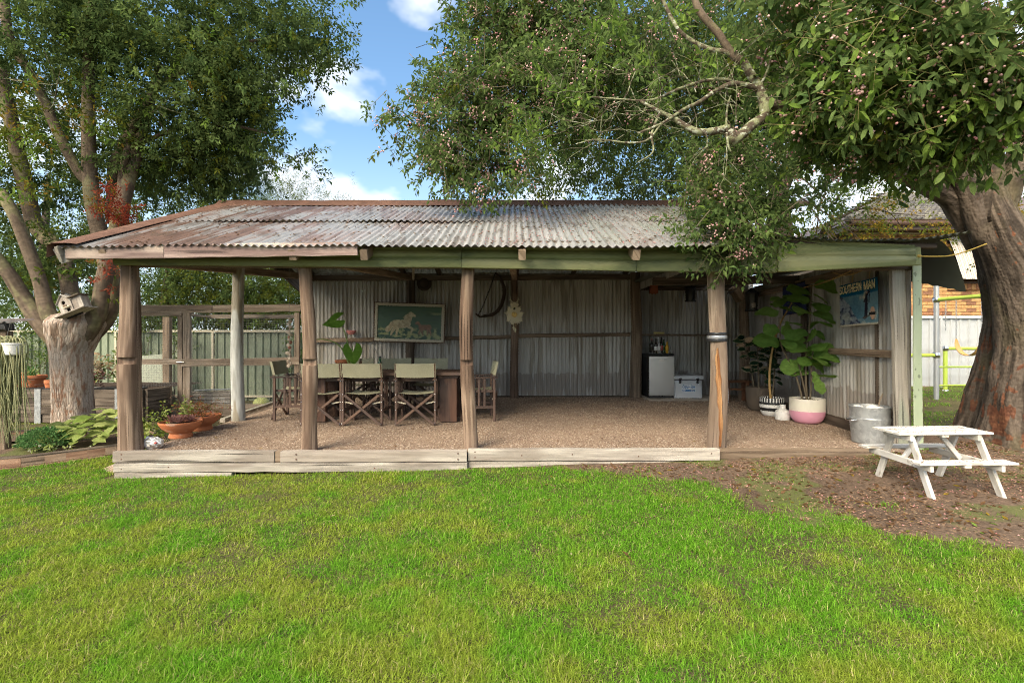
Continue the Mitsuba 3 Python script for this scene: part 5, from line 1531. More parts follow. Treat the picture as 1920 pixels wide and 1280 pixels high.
foliage(t, 'crown', [((7.641, 11.000, 3.697), (0.85, 0.4, 0.16), 90), ((8.247, 11.000, 4.061), (0.6, 0.4, 0.35), 75), ((8.853, 11.000, 4.425), (0.5, 0.3, 0.3), 50), ((9.460, 11.000, 4.667), (0.6, 0.3, 0.25), 40), ((7.277, 11.000, 4.061), (0.4, 0.3, 0.3), 26), ((8.335, 9.000, 3.135), (0.2, 0.2, 0.28), 30), ((8.236, 9.000, 3.283), (0.22, 0.2, 0.15), 22), ((10.496, 10.000, 3.631), (0.2, 0.2, 0.2), 20)],
        9, 0.26, 0.075, 0.5, [(3, 4), (13, 2.2), (2, 1)], clump=0.16)


def back_tree(label, x, y, h, blobs, choices, leaf=0.12, per=10, ratio=0.4, droop=0.3, n='broadleaf_tree', group=None):
    t = thing(n, label, 'tree', group)
    limb(t, [(x, y, -0.4), (x + 0.1, y, h * 0.3), (x - 0.05, y, h * 0.6), (x + 0.1, y, h)], [0.22, 0.18, 0.13, 0.05], 'm_limb_dark', 'trunk', sides=9, n=10)
    foliage(t, 'crown', blobs, per, leaf * 3.2, leaf, ratio, choices, clump=0.34, droop=droop)


back_tree('dense dark tree beyond the green fence at the far left', -13.5, 14.0, 6.0, [((-13.5, 14.0, 4.5), (2.2, 1.5, 2.6), 650), ((-14.0, 13.5, 2.0), (2.0, 1.0, 1.2), 260), ((-11.0, 14.5, 3.5), (1.6, 1.2, 1.8), 380)], [(0, 5), (1, 2), (3, 1)])
back_tree('low leafy shrubby tree over the fence behind the hanging cactus', -12.6, 12.9, 3.2, [((-12.6, 12.7, 2.0), (1.2, 0.5, 0.9), 420), ((-14.2, 13.0, 2.2), (1.2, 0.6, 1.0), 320)], [(0, 3), (1, 3), (3, 1.5)], leaf=0.10)
back_tree('olive green tree behind the middle of the wire pen', -8.2, 14.6, 5.0, [((-8.2, 14.6, 3.4), (2.2, 1.2, 1.9), 1500), ((-8.4, 13.3, 2.1), (2.1, 0.6, 1.0), 1100), ((-9.6, 14.2, 4.6), (1.6, 1.2, 1.2), 300)], [(0, 3), (1, 2), (3, 3)])
back_tree('bright olive tree behind the right end of the wire pen', -5.6, 14.0, 4.0, [((-5.6, 14.0, 2.6), (1.9, 1.0, 1.5), 1500), ((-5.4, 13.3, 2.0), (1.8, 0.5, 0.9), 1000), ((-6.6, 14.0, 3.3), (1.3, 1.0, 0.9), 280)], [(3, 4), (1, 3), (2, 1)], leaf=0.10)
back_tree('feathery pale green tree showing above the left end of the roof ridge', -7.2, 19.0, 4.5, [((-8.2, 19.0, 6.4), (1.6, 1.0, 1.0), 420), ((-9.6, 19.0, 6.8), (1.4, 1.0, 1.1), 300), ((-10.8, 19.0, 7.0), (1.3, 1.0, 1.2), 260), ((-6.9, 19.0, 5.7), (1.2, 0.8, 0.6), 160)], [(3, 4), (1, 2), (2, 0.5)], leaf=0.15, ratio=0.10, droop=-0.1, n='feathery_tree')
back_tree('leafy shrub tree filling the gap between trunk and shed', -9.4, 13.2, 3.6, [((-9.6, 13.0, 2.3), (1.2, 0.6, 1.0), 280), ((-11.6, 13.2, 2.2), (1.2, 0.6, 0.9), 220)], [(0, 4), (1, 3), (3, 1)], leaf=0.09)

# climbers on the green fence
for i, (x0, x1, z0, z1, n, lab) in enumerate(((-12.2, -10.9, -0.1, 1.75, 150, 'climbing plant on the green fence left of the big trunk'), (-9.7, -9.0, 0.1, 1.9, 130, 'climbing plant on the green fence between the big trunk and the shed'), (-8.6, -7.9, 0.7, 1.55, 30, 'thin climber on the fence behind the pen gate'), (-5.5, -4.9, 0.4, 1.25, 34, 'thin creeper on the fence near the right end of the pen'))):
    t = thing('climbing_plant', lab, 'plant')
    c = np.stack([rng.uniform(x0, x1, n), rng.uniform(11.7, 11.95, n), rng.uniform(z0, z1, n)], 1)
    d = unit(rng.normal(0, 1, (n, 3)) + [0, -0.6, 0.4])
    pos, ax, nr = spray_leaves(c, d, 9, 0.28, 0.07, 0.5, 0.3)
    m = MB()
    ln = 0.07 * rng.uniform(0.7, 1.3, len(pos))
    m.put(*leaf_mesh(pos, ax, unit(nr + [0, -0.7, 0]), ln, ln * 0.6, rng.uniform(0, 1, len(pos)), palette_mix(len(pos), [(0, 2), (1, 4), (3, 1)])))
    m.add(t, 'leaves', 'm_leaf', kind='stuff')
    twigs(t, 'stems', [(rng.uniform(x0, x1), 11.93, z0 - 0.2) for _ in range(4)], [(0.1, 0, 1)] * 4, z1 - z0, 0.012, 'm_twig', segs=8, wander=0.18, fork=0.5)
# ------------------------------------------------------------------ dining table and director's chairs
t = thing('dining_table', 'long dark brown timber dining table on slab legs inside the shed', 'table')
for i in range(5):
    y = 6.78 + 0.158 * i
    MB().plank((-2.98, y, 0.70), (-0.70, y, 0.70), 0.153, 0.045, n=6, wob=0.001).add(t, 'top_board', 'm_furniture')
for y in (6.84, 7.36):
    one(t, 'apron', 'm_furniture', 'plank', (-2.85, y, 0.63), (-0.84, y, 0.63), 0.03, 0.09)
for x in (-2.75, -0.90):
    one(t, 'leg', 'm_rust_timber', 'plank', (x, 6.86, 0.02), (x, 6.86, 0.68), 0.24, 0.09, up=(0, 1, 0))
    one(t, 'leg', 'm_rust_timber', 'plank', (x, 7.34, 0.02), (x, 7.34, 0.68), 0.24, 0.09, up=(0, 1, 0))
    one(t, 'cross_rail', 'm_furniture', 'plank', (x, 6.8, 0.66), (x, 7.42, 0.66), 0.28, 0.05)
mat('m_rust_timber', mikit.proc(wood((0.055, 0.03, 0.022), (0.10, 0.05, 0.032), (0.13, 0.055, 0.03), 0.3, 40)), 0.6)


def chair_parts():
    """One director's chair about its own origin, sitter facing +y: [(part name, bsdf, mesh builder)]."""
    out = []
    w, d = 0.265, 0.215

    def bar(name, a, b, ww=0.034, tt=0.022, up=(0, 0, 1), bs='m_furniture'):
        out.append((name, bs, MB().plank(a, b, ww, tt, up=up, c=0.003), False))
    for s in (-1, 1):
        bar('leg', (s * w, -d, 0), (s * w, -d, 0.63), 0.03, 0.036, (0, 1, 0))
        bar('leg', (s * w, d, 0), (s * w, d, 0.60), 0.03, 0.036, (0, 1, 0))
        bar('back_upright', (s * (w - 0.002), -d - 0.002, 0.632), (s * (w - 0.002), -d - 0.05, 0.845), 0.022, 0.03, (0, 1, 0))
        bar('armrest', (s * w, -d - 0.05, 0.622), (s * w, d + 0.07, 0.622), 0.058, 0.02)
        bar('side_rail', (s * w, -d, 0.20), (s * w, d, 0.20), 0.02, 0.04)
        bar('seat_rail', (s * (w - 0.03), -d + 0.015, 0.425), (s * (w - 0.03), d, 0.425), 0.024, 0.034)
        for k in (-1, 0, 1):
            bar('slat', (s * w, 0.075 * k, 0.22), (s * w, 0.075 * k, 0.612), 0.012, 0.034, (0, 1, 0))
    for y in (-d - 0.028, d + 0.028):
        for s in (-1, 1):
            bar('cross_leg', (-s * (w - 0.01), y + s * 0.012, 0.02), (s * (w - 0.035), y + s * 0.012, 0.415), 0.02, 0.036, (0, 0.0, 1))
    for s in (-1, 1):
        bar('stay', (s * (w - 0.015), -d + 0.02, 0.318), (s * (w - 0.13), -d + 0.02, 0.292), 0.004, 0.016, (0, 0, 1), 'm_cream')
    m = MB()
    xs_ = np.linspace(-w + 0.025, w - 0.025, 13)
    ys_ = np.linspace(-d + 0.005, d, 7)
    XX, YY = np.meshgrid(xs_, ys_)
    ZZ = 0.445 - 0.030 * (1 - (XX / w) ** 2) - 0.006 * np.cos(YY * 14)
    m.grid(np.stack([XX, YY, ZZ], -1), np.stack([XX, YY], -1))
    m.grid(np.stack([XX, YY, ZZ - 0.005], -1), np.stack([XX, YY], -1), flip=True)
    out.append(('seat', 'm_canvas', m, True))
    m = MB()
    xs_ = np.linspace(-w - 0.012, w + 0.012, 15)
    zs_ = np.linspace(0.655, 0.845, 7)
    XX, ZZ = np.meshgrid(xs_, zs_)
    fold = 0.003 * np.maximum(0, 1 - np.abs((XX * 0.75 - (ZZ - 0.75)) / 0.02)) + 0.003 * np.maximum(0, 1 - np.abs((XX * 0.75 + 0.17 - (ZZ - 0.75)) / 0.02))
    YB = -d - 0.014 - 0.045 * (ZZ - 0.64) / 0.2 - 0.018 * (1 - (XX / w) ** 2) - fold
    ZZ = ZZ - 0.006 * (1 - (XX / w) ** 2)
    m.grid(np.stack([XX, YB - 0.004, ZZ], -1), np.stack([XX, ZZ], -1))
    m.grid(np.stack([XX, YB + 0.030, ZZ], -1), np.stack([XX, ZZ], -1), flip=True)
    for e in (0, -1):
        m.grid(np.stack([np.stack([XX[:, e], YB[:, e] - 0.004, ZZ[:, e]], -1), np.stack([XX[:, e], YB[:, e] + 0.03, ZZ[:, e]], -1)]))
    out.append(('back', 'm_canvas', m, True))
    b = MB()
    for s in (-1, 1):
        for y, z in ((-d - 0.02, 0.21), (-d - 0.02, 0.32), (-d - 0.02, 0.42), (-d - 0.02, 0.6), (-d - 0.045, 0.03)):
            b.raw(trimesh.creation.icosphere(1, 0.0065), np.array([[1, 0, 0, s * w], [0, 0.6, 0, y], [0, 0, 1, z], [0, 0, 0, 1.0]]))
    out.append(('bolts', 'm_chrome', b, True))
    return out


proto = None
for x, y, rz, lab in ((-2.60, 6.80, 1, 'olive canvas director chair of the near row, partly behind the second log post'),
                      (-2.03, 6.79, -1, 'olive canvas director chair in the middle of the near row at the table'),
                      (-1.32, 6.80, 2, 'olive canvas director chair at the right end of the near row at the table'),
                      (-3.22, 7.22, -84, 'olive canvas director chair at the left head of the table'),
                      (-0.50, 7.15, 97, 'olive canvas director chair at the right head of the table, behind the third log post'),
                      (-2.58, 7.80, 178, 'olive canvas director chair at the left of the far row by the elephant ear leaf'),
                      (-1.955, 7.82, 181, 'olive canvas director chair in the middle of the far row across the table'),
                      (-1.345, 7.80, 180, 'olive canvas director chair at the right of the far row below the framed picture')):
    c = thing('director_chair', lab, 'chair', 'folding director chairs round the long table')
    M = T().translate([x, y, float(gravel_z(x, y)) + 0.002]).rotate([0, 0, 1], rz)
    if proto is None:
        proto = []
        for n_, bs, mb, sm in chair_parts():
            k = mb.add(c, n_, bs, sm)
            proto.append((k[len(c):], scene[k]))
            if n_ == 'bolts':
                proto_bolts = k[len(c):]
    for suffix, d in proto:
        scene[c + suffix] = {**d, 'to_world': M}
    labels[c + proto_bolts] = {'kind': 'stuff'}

# ------------------------------------------------------------------ things on the back wall
t = thing('framed_picture', 'framed print of a cream horse and brown foal galloping, hung on the back wall', 'picture')
Pc, R = np.array([-1.99, 9.40, 1.515]), np.array([[math.cos(-0.03), 0, -math.sin(-0.03)], [0, 1, 0], [math.sin(-0.03), 0, math.cos(-0.03)]])


def on_pic(x, z, y=0.0):
    return Pc + R @ np.array([x, y, z])


for a, b in (((-0.675, 0.345), (0.675, 0.345)), ((-0.675, -0.345), (0.675, -0.345))):
    one(t, 'frame', 'm_cream_frame', 'plank', on_pic(*a), on_pic(*b), 0.035, 0.055, up=(0, 0, 1))
for a, b in (((-0.648, -0.318), (-0.648, 0.318)), ((0.648, -0.318), (0.648, 0.318))):
    one(t, 'frame', 'm_cream_frame', 'plank', on_pic(*a), on_pic(*b), 0.055, 0.035, up=(0, 1, 0))
mat('m_cream_frame', (0.42, 0.385, 0.29), 0.5)
one(t, 'outer_edge', 'm_rust_timber', 'plank', on_pic(-0.69, 0.378), on_pic(0.69, 0.378), 0.04, 0.012)
one(t, 'outer_edge', 'm_rust_timber', 'plank', on_pic(-0.69, -0.378), on_pic(0.69, -0.378), 0.04, 0.012)
one(t, 'outer_edge', 'm_rust_timber', 'plank', on_pic(-0.684, -0.37), on_pic(-0.684, 0.37), 0.012, 0.04, up=(0, 1, 0))
one(t, 'outer_edge', 'm_rust_timber', 'plank', on_pic(0.684, -0.37), on_pic(0.684, 0.37), 0.012, 0.04, up=(0, 1, 0))


def capsule(u, v, a, b, r0, r1):
    """Soft membership of a tapered stroke from a to b in the print."""
    ax, az = b[0] - a[0], b[1] - a[1]
    s = dr.clip(((u - a[0]) * ax + (v - a[1]) * az) / (ax * ax + az * az), 0, 1)
    d = dr.sqrt(dr.square(u - a[0] - s * ax) + dr.square(v - a[1] - s * az))
    r = r0 + (r1 - r0) * s
    return smoothstep(r + 0.009, r - 0.006, d)


def horse_print(p, n, uv):
    u = uv.x + 0.012 * (noise(uv.x * 22, uv.y * 22, 1.0) - 0.5)
    v = uv.y + 0.012 * (noise(uv.x * 22, uv.y * 22, 5.0) - 0.5)
    sky = fbm(uv.x * 2.2, uv.y * 9, 2.0, 3)
    c = mix((0.012, 0.05, 0.03), (0.045, 0.11, 0.05), sky)
    c = mix(c, (0.20, 0.24, 0.11), smoothstep(0.52, 0.75, fbm(uv.x * 2.4 + 0.8, uv.y * 11, 6.0, 3)) * smoothstep(0.05, 0.25, uv.y))
    c = mix(c, (0.03, 0.085, 0.04), smoothstep(0.08, 0.02, uv.y))
    grass = fbm(uv.x * 16, uv.y * 22, 4.0, 3)
    low = smoothstep(-0.06, -0.16, uv.y)
    c = mix(c, mix((0.015, 0.06, 0.03), (0.24, 0.27, 0.11), smoothstep(0.45, 0.68, grass)), low)
    pale = capsule(u, v, (-0.27, -0.04), (-0.05, -0.02), 0.085, 0.075)
    for a, b, r0, r1 in (((-0.06, 0.0), (0.02, 0.16), 0.07, 0.045), ((0.02, 0.17), (0.10, 0.13), 0.036, 0.02), ((-0.33, -0.03), (-0.42, -0.14), 0.045, 0.05), ((-0.28, -0.09), (-0.36, -0.24), 0.036, 0.014), ((-0.23, -0.1), (-0.25, -0.25), 0.03, 0.014), ((-0.05, -0.07), (0.06, -0.11), 0.03, 0.018), ((0.06, -0.11), (0.03, -0.21), 0.017, 0.012), ((-0.04, 0.13), (-0.10, 0.09), 0.035, 0.02)):
        pale = dr.maximum(pale, capsule(u, v, a, b, r0, r1))
    foal = capsule(u, v, (0.22, -0.09), (0.38, -0.08), 0.045, 0.05)
    for a, b, r0, r1 in (((0.22, -0.07), (0.15, 0.01), 0.03, 0.022), ((0.15, 0.01), (0.12, -0.02), 0.022, 0.013), ((0.38, -0.1), (0.42, -0.22), 0.02, 0.01), ((0.35, -0.11), (0.36, -0.23), 0.018, 0.01), ((0.22, -0.11), (0.19, -0.22), 0.018, 0.01), ((0.24, -0.11), (0.26, -0.23), 0.018, 0.01)):
        foal = dr.maximum(foal, capsule(u, v, a, b, r0, r1))
    tex = fbm(uv.x * 30, uv.y * 30, 8.0, 2)
    c = mix(c, mix((0.23, 0.17, 0.085), (0.52, 0.47, 0.29), tex), pale)
    return mix(c, mix((0.10, 0.045, 0.02), (0.24, 0.12, 0.055), tex), foal)


mat('m_horse_print', mikit.proc(horse_print), 0.35)
m = MB()
m.grid(np.array([[on_pic(-0.63, -0.325), on_pic(0.63, -0.325)], [on_pic(-0.63, 0.325), on_pic(0.63, 0.325)]]), np.array([[(-0.63, -0.325), (0.63, -0.325)], [(-0.63, 0.325), (0.63, 0.325)]]))
m.add(t, 'print', 'm_horse_print')

t = thing('straw_hat', 'dark round straw hat hung on the back wall above the framed picture', 'hat')
prof = [(0.155, 0.0), (0.15, 0.012), (0.09, 0.02), (0.085, 0.06), (0.07, 0.10), (0.0, 0.11)]
m = MB().lathe(prof, (0, 0, 0), 28)
v = m.v[0]
m.v[0] = np.stack([v[:, 0] * 0.95 - 1.735, 9.56 - v[:, 2], v[:, 1] + 2.30], 1)
m.add(t, 'crown', 'm_straw', smooth=True)
one(t, 'band', 'm_black', 'tube', [(-1.735 + 0.088 * math.cos(a), 9.53, 2.30 + 0.09 * math.sin(a)) for a in np.linspace(0, 2 * math.pi, 20)], 0.010, 5)

t = thing('harness_hoop', 'old dark curved harness hoop with a strap hung on the back wall', 'harness')
MB().tube(bend([(-0.576, 9.500, 1.653), (-0.398, 9.500, 1.674), (-0.262, 9.500, 1.778), (-0.168, 9.500, 1.988), (-0.157, 9.500, 2.197), (-0.230, 9.500, 2.386), (-0.325, 9.500, 2.501)], 26), lerp_list([0.022, 0.03, 0.036, 0.036, 0.034, 0.03, 0.018], 26), 9, rough=0.12).add(t, 'hoop', 'm_straw', smooth=True)
MB().tube([(-0.324, 9.480, 2.498), (-0.449, 9.480, 2.143), (-0.575, 9.480, 1.829), (-0.669, 9.480, 1.652)], 0.012, 6).add(t, 'strap', 'm_black', smooth=True)
MB().tube([(-0.710, 9.470, 1.693), (-0.626, 9.470, 1.630), (-0.501, 9.470, 1.641)], 0.02, 7).add(t, 'buckle_end', 'm_straw', smooth=True)

t = thing('cuckoo_clock', 'ornate cream carved cuckoo clock with antlers hung on a wall post', 'clock')
cc = np.array([0.045, 9.36, 1.66])
pts = []
for i in range(72):
    a = 2 * math.pi * i / 72
    r = 0.115 + 0.05 * abs(math.cos(3.5 * a + 0.3)) ** 0.7 * (0.6 + 0.4 * ((i * 7) % 5) / 4) + 0.012 * ((i * 13) % 3 - 1)
    pts.append((r * math.cos(a) * 1.0, r * math.sin(a) * 1.22))
MB().prism(pts, cc, (1, 0, 0), (0, 0, 1), 0.04).add(t, 'carved_case', 'm_clock')
for s in (-1, 1):
    for dx, dz, an in ((0.09, 0.12, 0.9), (0.13, 0.03, 0.2), (0.11, -0.09, -0.6), (0.05, 0.19, 1.3)):
        lf = [(math.cos(q) * 0.055 * (1 + 0.3 * math.cos(5 * q)), math.sin(q) * 0.028 * (1 + 0.3 * math.cos(5 * q))) for q in np.linspace(0, 2 * math.pi, 30, endpoint=False)]
        MB().prism(lf, cc + [s * dx, -0.028, dz], (s * math.cos(an), 0, math.sin(an)), (0, 0, 1) if abs(an) < 0.1 else (-s * math.sin(an), 0, math.cos(an)), 0.02).add(t, 'carved_leaf', 'm_clock')
    MB().tube(bend([cc + [s * 0.015, -0.02, 0.235], cc + [s * 0.05, -0.03, 0.26], cc + [s * 0.075, -0.03, 0.31], cc + [s * 0.07, -0.03, 0.345]], 10), [0.009] * 6 + [0.006] * 4, 6).add(t, 'antler', 'm_clock', smooth=True)
    MB().tube([cc + [s * 0.055, -0.03, 0.27], cc + [s * 0.10, -0.04, 0.295]], 0.006, 5).add(t, 'antler', 'm_clock', smooth=True)
m = MB().lathe([(0.0, 0.0), (0.05, 0.0), (0.052, 0.012), (0.045, 0.014), (0.0, 0.014)], (0, 0, 0), 24)
m.v[0] = np.stack([m.v[0][:, 0], -m.v[0][:, 2], m.v[0][:, 1]], 1) + cc + [0, -0.022, 0.01]
m.add(t, 'dial', 'm_brass', smooth=False)
MB().box(cc + [0, -0.022, 0.125], (0.035, 0.01, 0.04)).add(t, 'bird_door', 'm_black')
MB().box(cc + [0, -0.04, 0.012], (0.004, 0.004, 0.06)).add(t, 'hand', 'm_black')
MB().prism([(-0.05, 0.0), (0.05, 0.0), (0.04, 0.05), (0.0, 0.085), (-0.04, 0.05)], cc + [0, -0.02, 0.17], (1, 0, 0), (0, 0, 1), 0.05).add(t, 'stag_head', 'm_clock')
for x, z in ((0.02, -0.30), (-0.012, -0.25)):
    MB().lathe([(0.0, -0.05), (0.014, -0.03), (0.019, 0.0), (0.012, 0.03), (0.0, 0.05)], cc + [x, -0.03, z], 12).add(t, 'pine_cone_weight', 'm_clock', smooth=True)
    MB().tube([cc + [x, -0.03, -0.12], cc + [x, -0.03, z]], 0.002, 4).add(t, 'chain', 'm_brass')

t = thing('wall_pot', 'small pink ribbed half bowl hung on the back wall', 'pot')
m = MB().lathe([(0.0, -0.085), (0.05, -0.08), (0.085, -0.04), (0.10, 0.0), (0.09, 0.0), (0.0, -0.06)], (-3.165, 9.52, 1.37), 24, squash=0.7)
m.v[0][:, 0] += 0.004 * np.sin(np.arange(len(m.v[0])) * 1.57)
m.add(t, 'bowl', 'm_pink_pot', smooth=True)
t = thing('small_lantern', 'small tarnished hanging lantern on the back wall above the pink bowl', 'lantern')
MB().lathe([(0.0, 0.0), (0.035, 0.0), (0.04, 0.02), (0.032, 0.03), (0.034, 0.12), (0.04, 0.13), (0.015, 0.165), (0.0, 0.17)], (-3.34, 9.52, 1.43), 14).add(t, 'body', 'm_galvanised', smooth=True)
MB().tube([(-3.34, 9.52, 1.60), (-3.34, 9.55, 1.78)], 0.004, 5).add(t, 'hook', 'm_wire')
t = thing('hanging_stick', 'pale wooden stick hanging on a string behind the green beam', 'stick')
MB().tube([(-1.44, 7.0, 2.30), (-1.425, 7.0, 2.17), (-1.43, 7.0, 2.04)], [0.016, 0.02, 0.014], 10).add(t, 'stick', 'm_sleeper', smooth=True)
MB().tube([(-1.44, 7.0, 2.30), (-1.44, 7.0, 2.62)], 0.004, 4).add(t, 'string', 'm_wire')
t = thing('hanging_wire', 'thin bent wire hanging from the middle rail behind the table', 'wire')
MB().tube([(-2.723, 9.500, 1.129), (-2.681, 9.500, 0.993), (-2.807, 9.500, 0.605)], 0.004, 4).add(t, 'strand', 'm_chrome')
MB().tube([(-2.723, 9.500, 1.129), (-2.660, 9.500, 0.941), (-2.598, 9.500, 0.626)], 0.004, 4).add(t, 'strand', 'm_chrome')

# shell wind chime by the second post
t = thing('shell_chime', 'string of shells hanging as a wind chime left of the second log post', 'wind chime')
MB().tube([(-3.13, 6.8, 2.35), (-3.13, 6.8, 0.80)], 0.0025, 4).add(t, 'string', 'm_wire')
for i in range(19):
    z = 1.47 - 0.037 * i
    r = 0.020 + 0.011 * ((i * 7) % 4) / 3
    b = trimesh.creation.icosphere(2, r)
    v = np.array(b.vertices) * [1.1, 0.5, 0.9]
    v *= (0.8 + 0.4 * meshkit.fbm(v * 40 + i, 2, i))[:, None]
    MB().put(v @ rot_z(i * 70).T + [-3.13 + 0.02 * math.sin(i * 2.3), 6.8, z], b.faces).add(t, 'shell', 'm_shell_red' if 5 < i < 12 and i % 2 else 'm_shell', smooth=True)

# ------------------------------------------------------------------ fridge corner
m = MB()
m.plank((2.55, 9.46, 0.045), (3.95, 9.46, 0.045), 0.95, 0.06, c=0.01, n=6, wob=0.003)
m.add(None, 'floor_slab', 'm_concrete', kind='structure')
t = thing('bar_fridge', 'black bar fridge with brushed stainless door standing on the slab', 'fridge')
MB().box((2.845, 9.48, 0.49), (0.475, 0.48, 0.80), 0.012).add(t, 'cabinet', 'm_black')
MB().box((2.845, 9.215, 0.495), (0.475, 0.045, 0.765), 0.014).add(t, 'door', 'm_stainless')
MB().box((2.845, 9.48, 0.902), (0.49, 0.52, 0.03), 0.008).add(t, 'top', 'm_black')
MB().box((2.845, 9.23, 0.095), (0.46, 0.03, 0.035)).add(t, 'kick_plate', 'm_black')
MB().box((2.845, 9.191, 0.80), (0.075, 0.006, 0.022), 0.004).add(t, 'badge', 'm_chrome')
tr = thing('wire_tray', 'chrome wire tray holding bottles on top of the bar fridge', 'tray')
m = MB()
for z in (0.925, 0.975):
    m.tube([(2.69, 9.27, z), (3.05, 9.27, z), (3.05, 9.5, z), (2.69, 9.5, z), (2.69, 9.27, z)], 0.004, 5)
m.add(tr, 'rail', 'm_chrome')
m = MB()
for i in range(8):
    m.tube([(2.69 + 0.36 * i / 7, 9.27, 0.925), (2.69 + 0.36 * i / 7, 9.27, 0.975)], 0.003, 4)
m.add(tr, 'rods', 'm_chrome', kind='stuff')
MB().box((2.87, 9.385, 0.922), (0.36, 0.23, 0.006)).add(tr, 'base', 'm_steel')


def bottle(x, y, h, r, bs, lab, label_bs=None, cap='m_black'):
    b_ = thing('bottle', lab, 'bottle', 'bottles in the wire tray')
    MB().lathe([(0, 0), (r, 0), (r, h * 0.55), (r * 0.9, h * 0.62), (r * 0.36, h * 0.74), (r * 0.33, h * 0.95), (0, h * 0.95)], (x, y, 0.927), 16).add(b_, 'body', bs, smooth=True)
    MB().lathe([(0, 0), (r * 0.4, 0), (r * 0.4, h * 0.07), (0, h * 0.07)], (x, y, 0.927 + h * 0.94), 12).add(b_, 'cap', cap)
    if label_bs:
        MB().lathe([(r * 1.01, h * 0.15), (r * 1.02, h * 0.2), (r * 1.02, h * 0.42), (r * 1.01, h * 0.45)], (x, y, 0.927), 16).add(b_, 'label', label_bs, smooth=True)


bottle(2.72, 9.42, 0.27, 0.035, 'm_bottle_dark', 'dark bottle at the left end of the wire tray', None, 'm_label_red')
bottle(2.775, 9.33, 0.28, 0.034, 'm_bottle_dark', 'dark bottle with a pale label, second from the left in the wire tray', 'm_white_print')
bottle(2.835, 9.36, 0.30, 0.034, 'm_bottle_clear', 'clear bottle with a pale label in the middle of the wire tray', 'm_white_print', 'm_chrome')
bottle(2.90, 9.40, 0.31, 0.036, 'm_bottle_dark', 'tall black bottle right of the clear one in the wire tray', 'm_label_red')
bottle(2.955, 9.42, 0.26, 0.036, 'm_bottle_green', 'green bottle behind the yellow one in the wire tray')
bottle(2.99, 9.33, 0.22, 0.030, 'm_bottle_yellow', 'yellow bottle at the right of the wire tray', None, 'm_bottle_yellow')

t = thing('cooler_box', 'white hard cooler box with blue lettering and black latches beside the fridge', 'cooler')
m = MB()
m.plank((3.365, 9.42, 0.075), (3.365, 9.42, 0.405), 0.53, 0.40, up=(0, 1, 0), c=0.02)
m.add(t, 'body', 'm_white_plastic')
MB().box((3.365, 9.42, 0.46), (0.555, 0.425, 0.075), 0.016).add(t, 'lid', 'm_white_plastic')
for x in (3.20, 3.53):
    MB().box((x, 9.203, 0.40), (0.035, 0.02, 0.10), 0.005).add(t, 'latch', 'm_black')
    MB().box((x, 9.193, 0.44), (0.045, 0.018, 0.03), 0.005).add(t, 'latch_head', 'm_black')


def lettering(text, h, o, ax, ay, bsdf, parent, name, bold=True, width=None, depth=0.0015):
    mm = meshkit.text_mesh(text, h, depth, bold)
    v = np.array(mm.vertices)
    if width:
        v[:, 0] *= width / (v[:, 0].max() - v[:, 0].min())
    ax, ay = unit(ax), unit(ay)
    nz = np.cross(ax, ay)
    w_ = np.asarray(o) + v[:, :1] * ax + v[:, 1:2] * ay + v[:, 2:] * nz
    return MB().put(w_, mm.faces).add(parent, name, bsdf)


MB().box((3.365, 9.2185, 0.262), (0.255, 0.003, 0.13), 0.001).add(t, 'label', 'm_white_print')
lettering('Cool-Ice', 0.066, (3.248, 9.2165, 0.255), (1, 0, 0), (0, 0, 1), 'm_blue_print', t, 'lettering', width=0.236)
MB().box((3.365, 9.2165, 0.217), (0.235, 0.003, 0.034), 0.001).add(t, 'blue_band', 'm_blue_print')
MB().prism([(0.025 * math.cos(a), 0.010 * math.sin(a)) for a in np.linspace(0, 6.28, 20)], (3.285, 9.214, 0.217), (1, 0, 0), (0, 0, 1), 0.002).add(t, 'emblem', 'm_white_print')
MB().box((3.435, 9.2142, 0.217), (0.062, 0.002, 0.012), 0.0008).add(t, 'small_mark', 'm_white_print')

t = thing('orange_box', 'small orange wooden box fixed to the hanging rail above the fridge', 'box')
MB().box((2.86, 9.78, 2.20), (0.15, 0.12, 0.16)).add(t, 'body', 'm_orange_paint')
MB().box((2.86, 9.76, 2.295), (0.19, 0.17, 0.02)).add(t, 'lid', 'm_rust_timber')
MB().box((2.83, 9.75, 2.11), (0.03, 0.03, 0.03)).add(t, 'foot', 'm_orange_paint')
MB().box((2.89, 9.75, 2.11), (0.03, 0.03, 0.03)).add(t, 'foot', 'm_orange_paint')


def lantern(lab, x, y, z, r, h, glow=None):
    l_ = thing('lantern', lab, 'lantern')
    MB().lathe([(0, h), (r * 0.15, h), (r * 0.3, h * 0.94), (r * 1.15, h * 0.78), (r * 1.15, h * 0.75), (0, h * 0.75)], (x, y, z), 8).add(l_, 'hood', 'm_black')
    MB().lathe([(0, 0), (r * 1.1, 0), (r * 1.1, h * 0.06), (0, h * 0.06)], (x, y, z), 8).add(l_, 'base', 'm_black')
    MB().lathe([(r * 0.8, h * 0.06), (r * 0.95, h * 0.75)], (x, y, z), 8).add(l_, 'panes', 'm_bottle_dark')
    for i in range(8):
        a = 2 * math.pi * i / 8
        MB().tube([(x + r * 0.82 * math.cos(a), y + r * 0.82 * math.sin(a), z + h * 0.05), (x + r * 0.97 * math.cos(a), y + r * 0.97 * math.sin(a), z + h * 0.76)], r * 0.07, 4).add(l_, 'bar', 'm_black')
    MB().tube([(x + r * 0.3 * math.cos(a), y, z + h * 1.0 + r * 0.3 * math.sin(a)) for a in np.linspace(0, 6.28, 14)], r * 0.05, 5).add(l_, 'ring', 'm_black')
    return l_


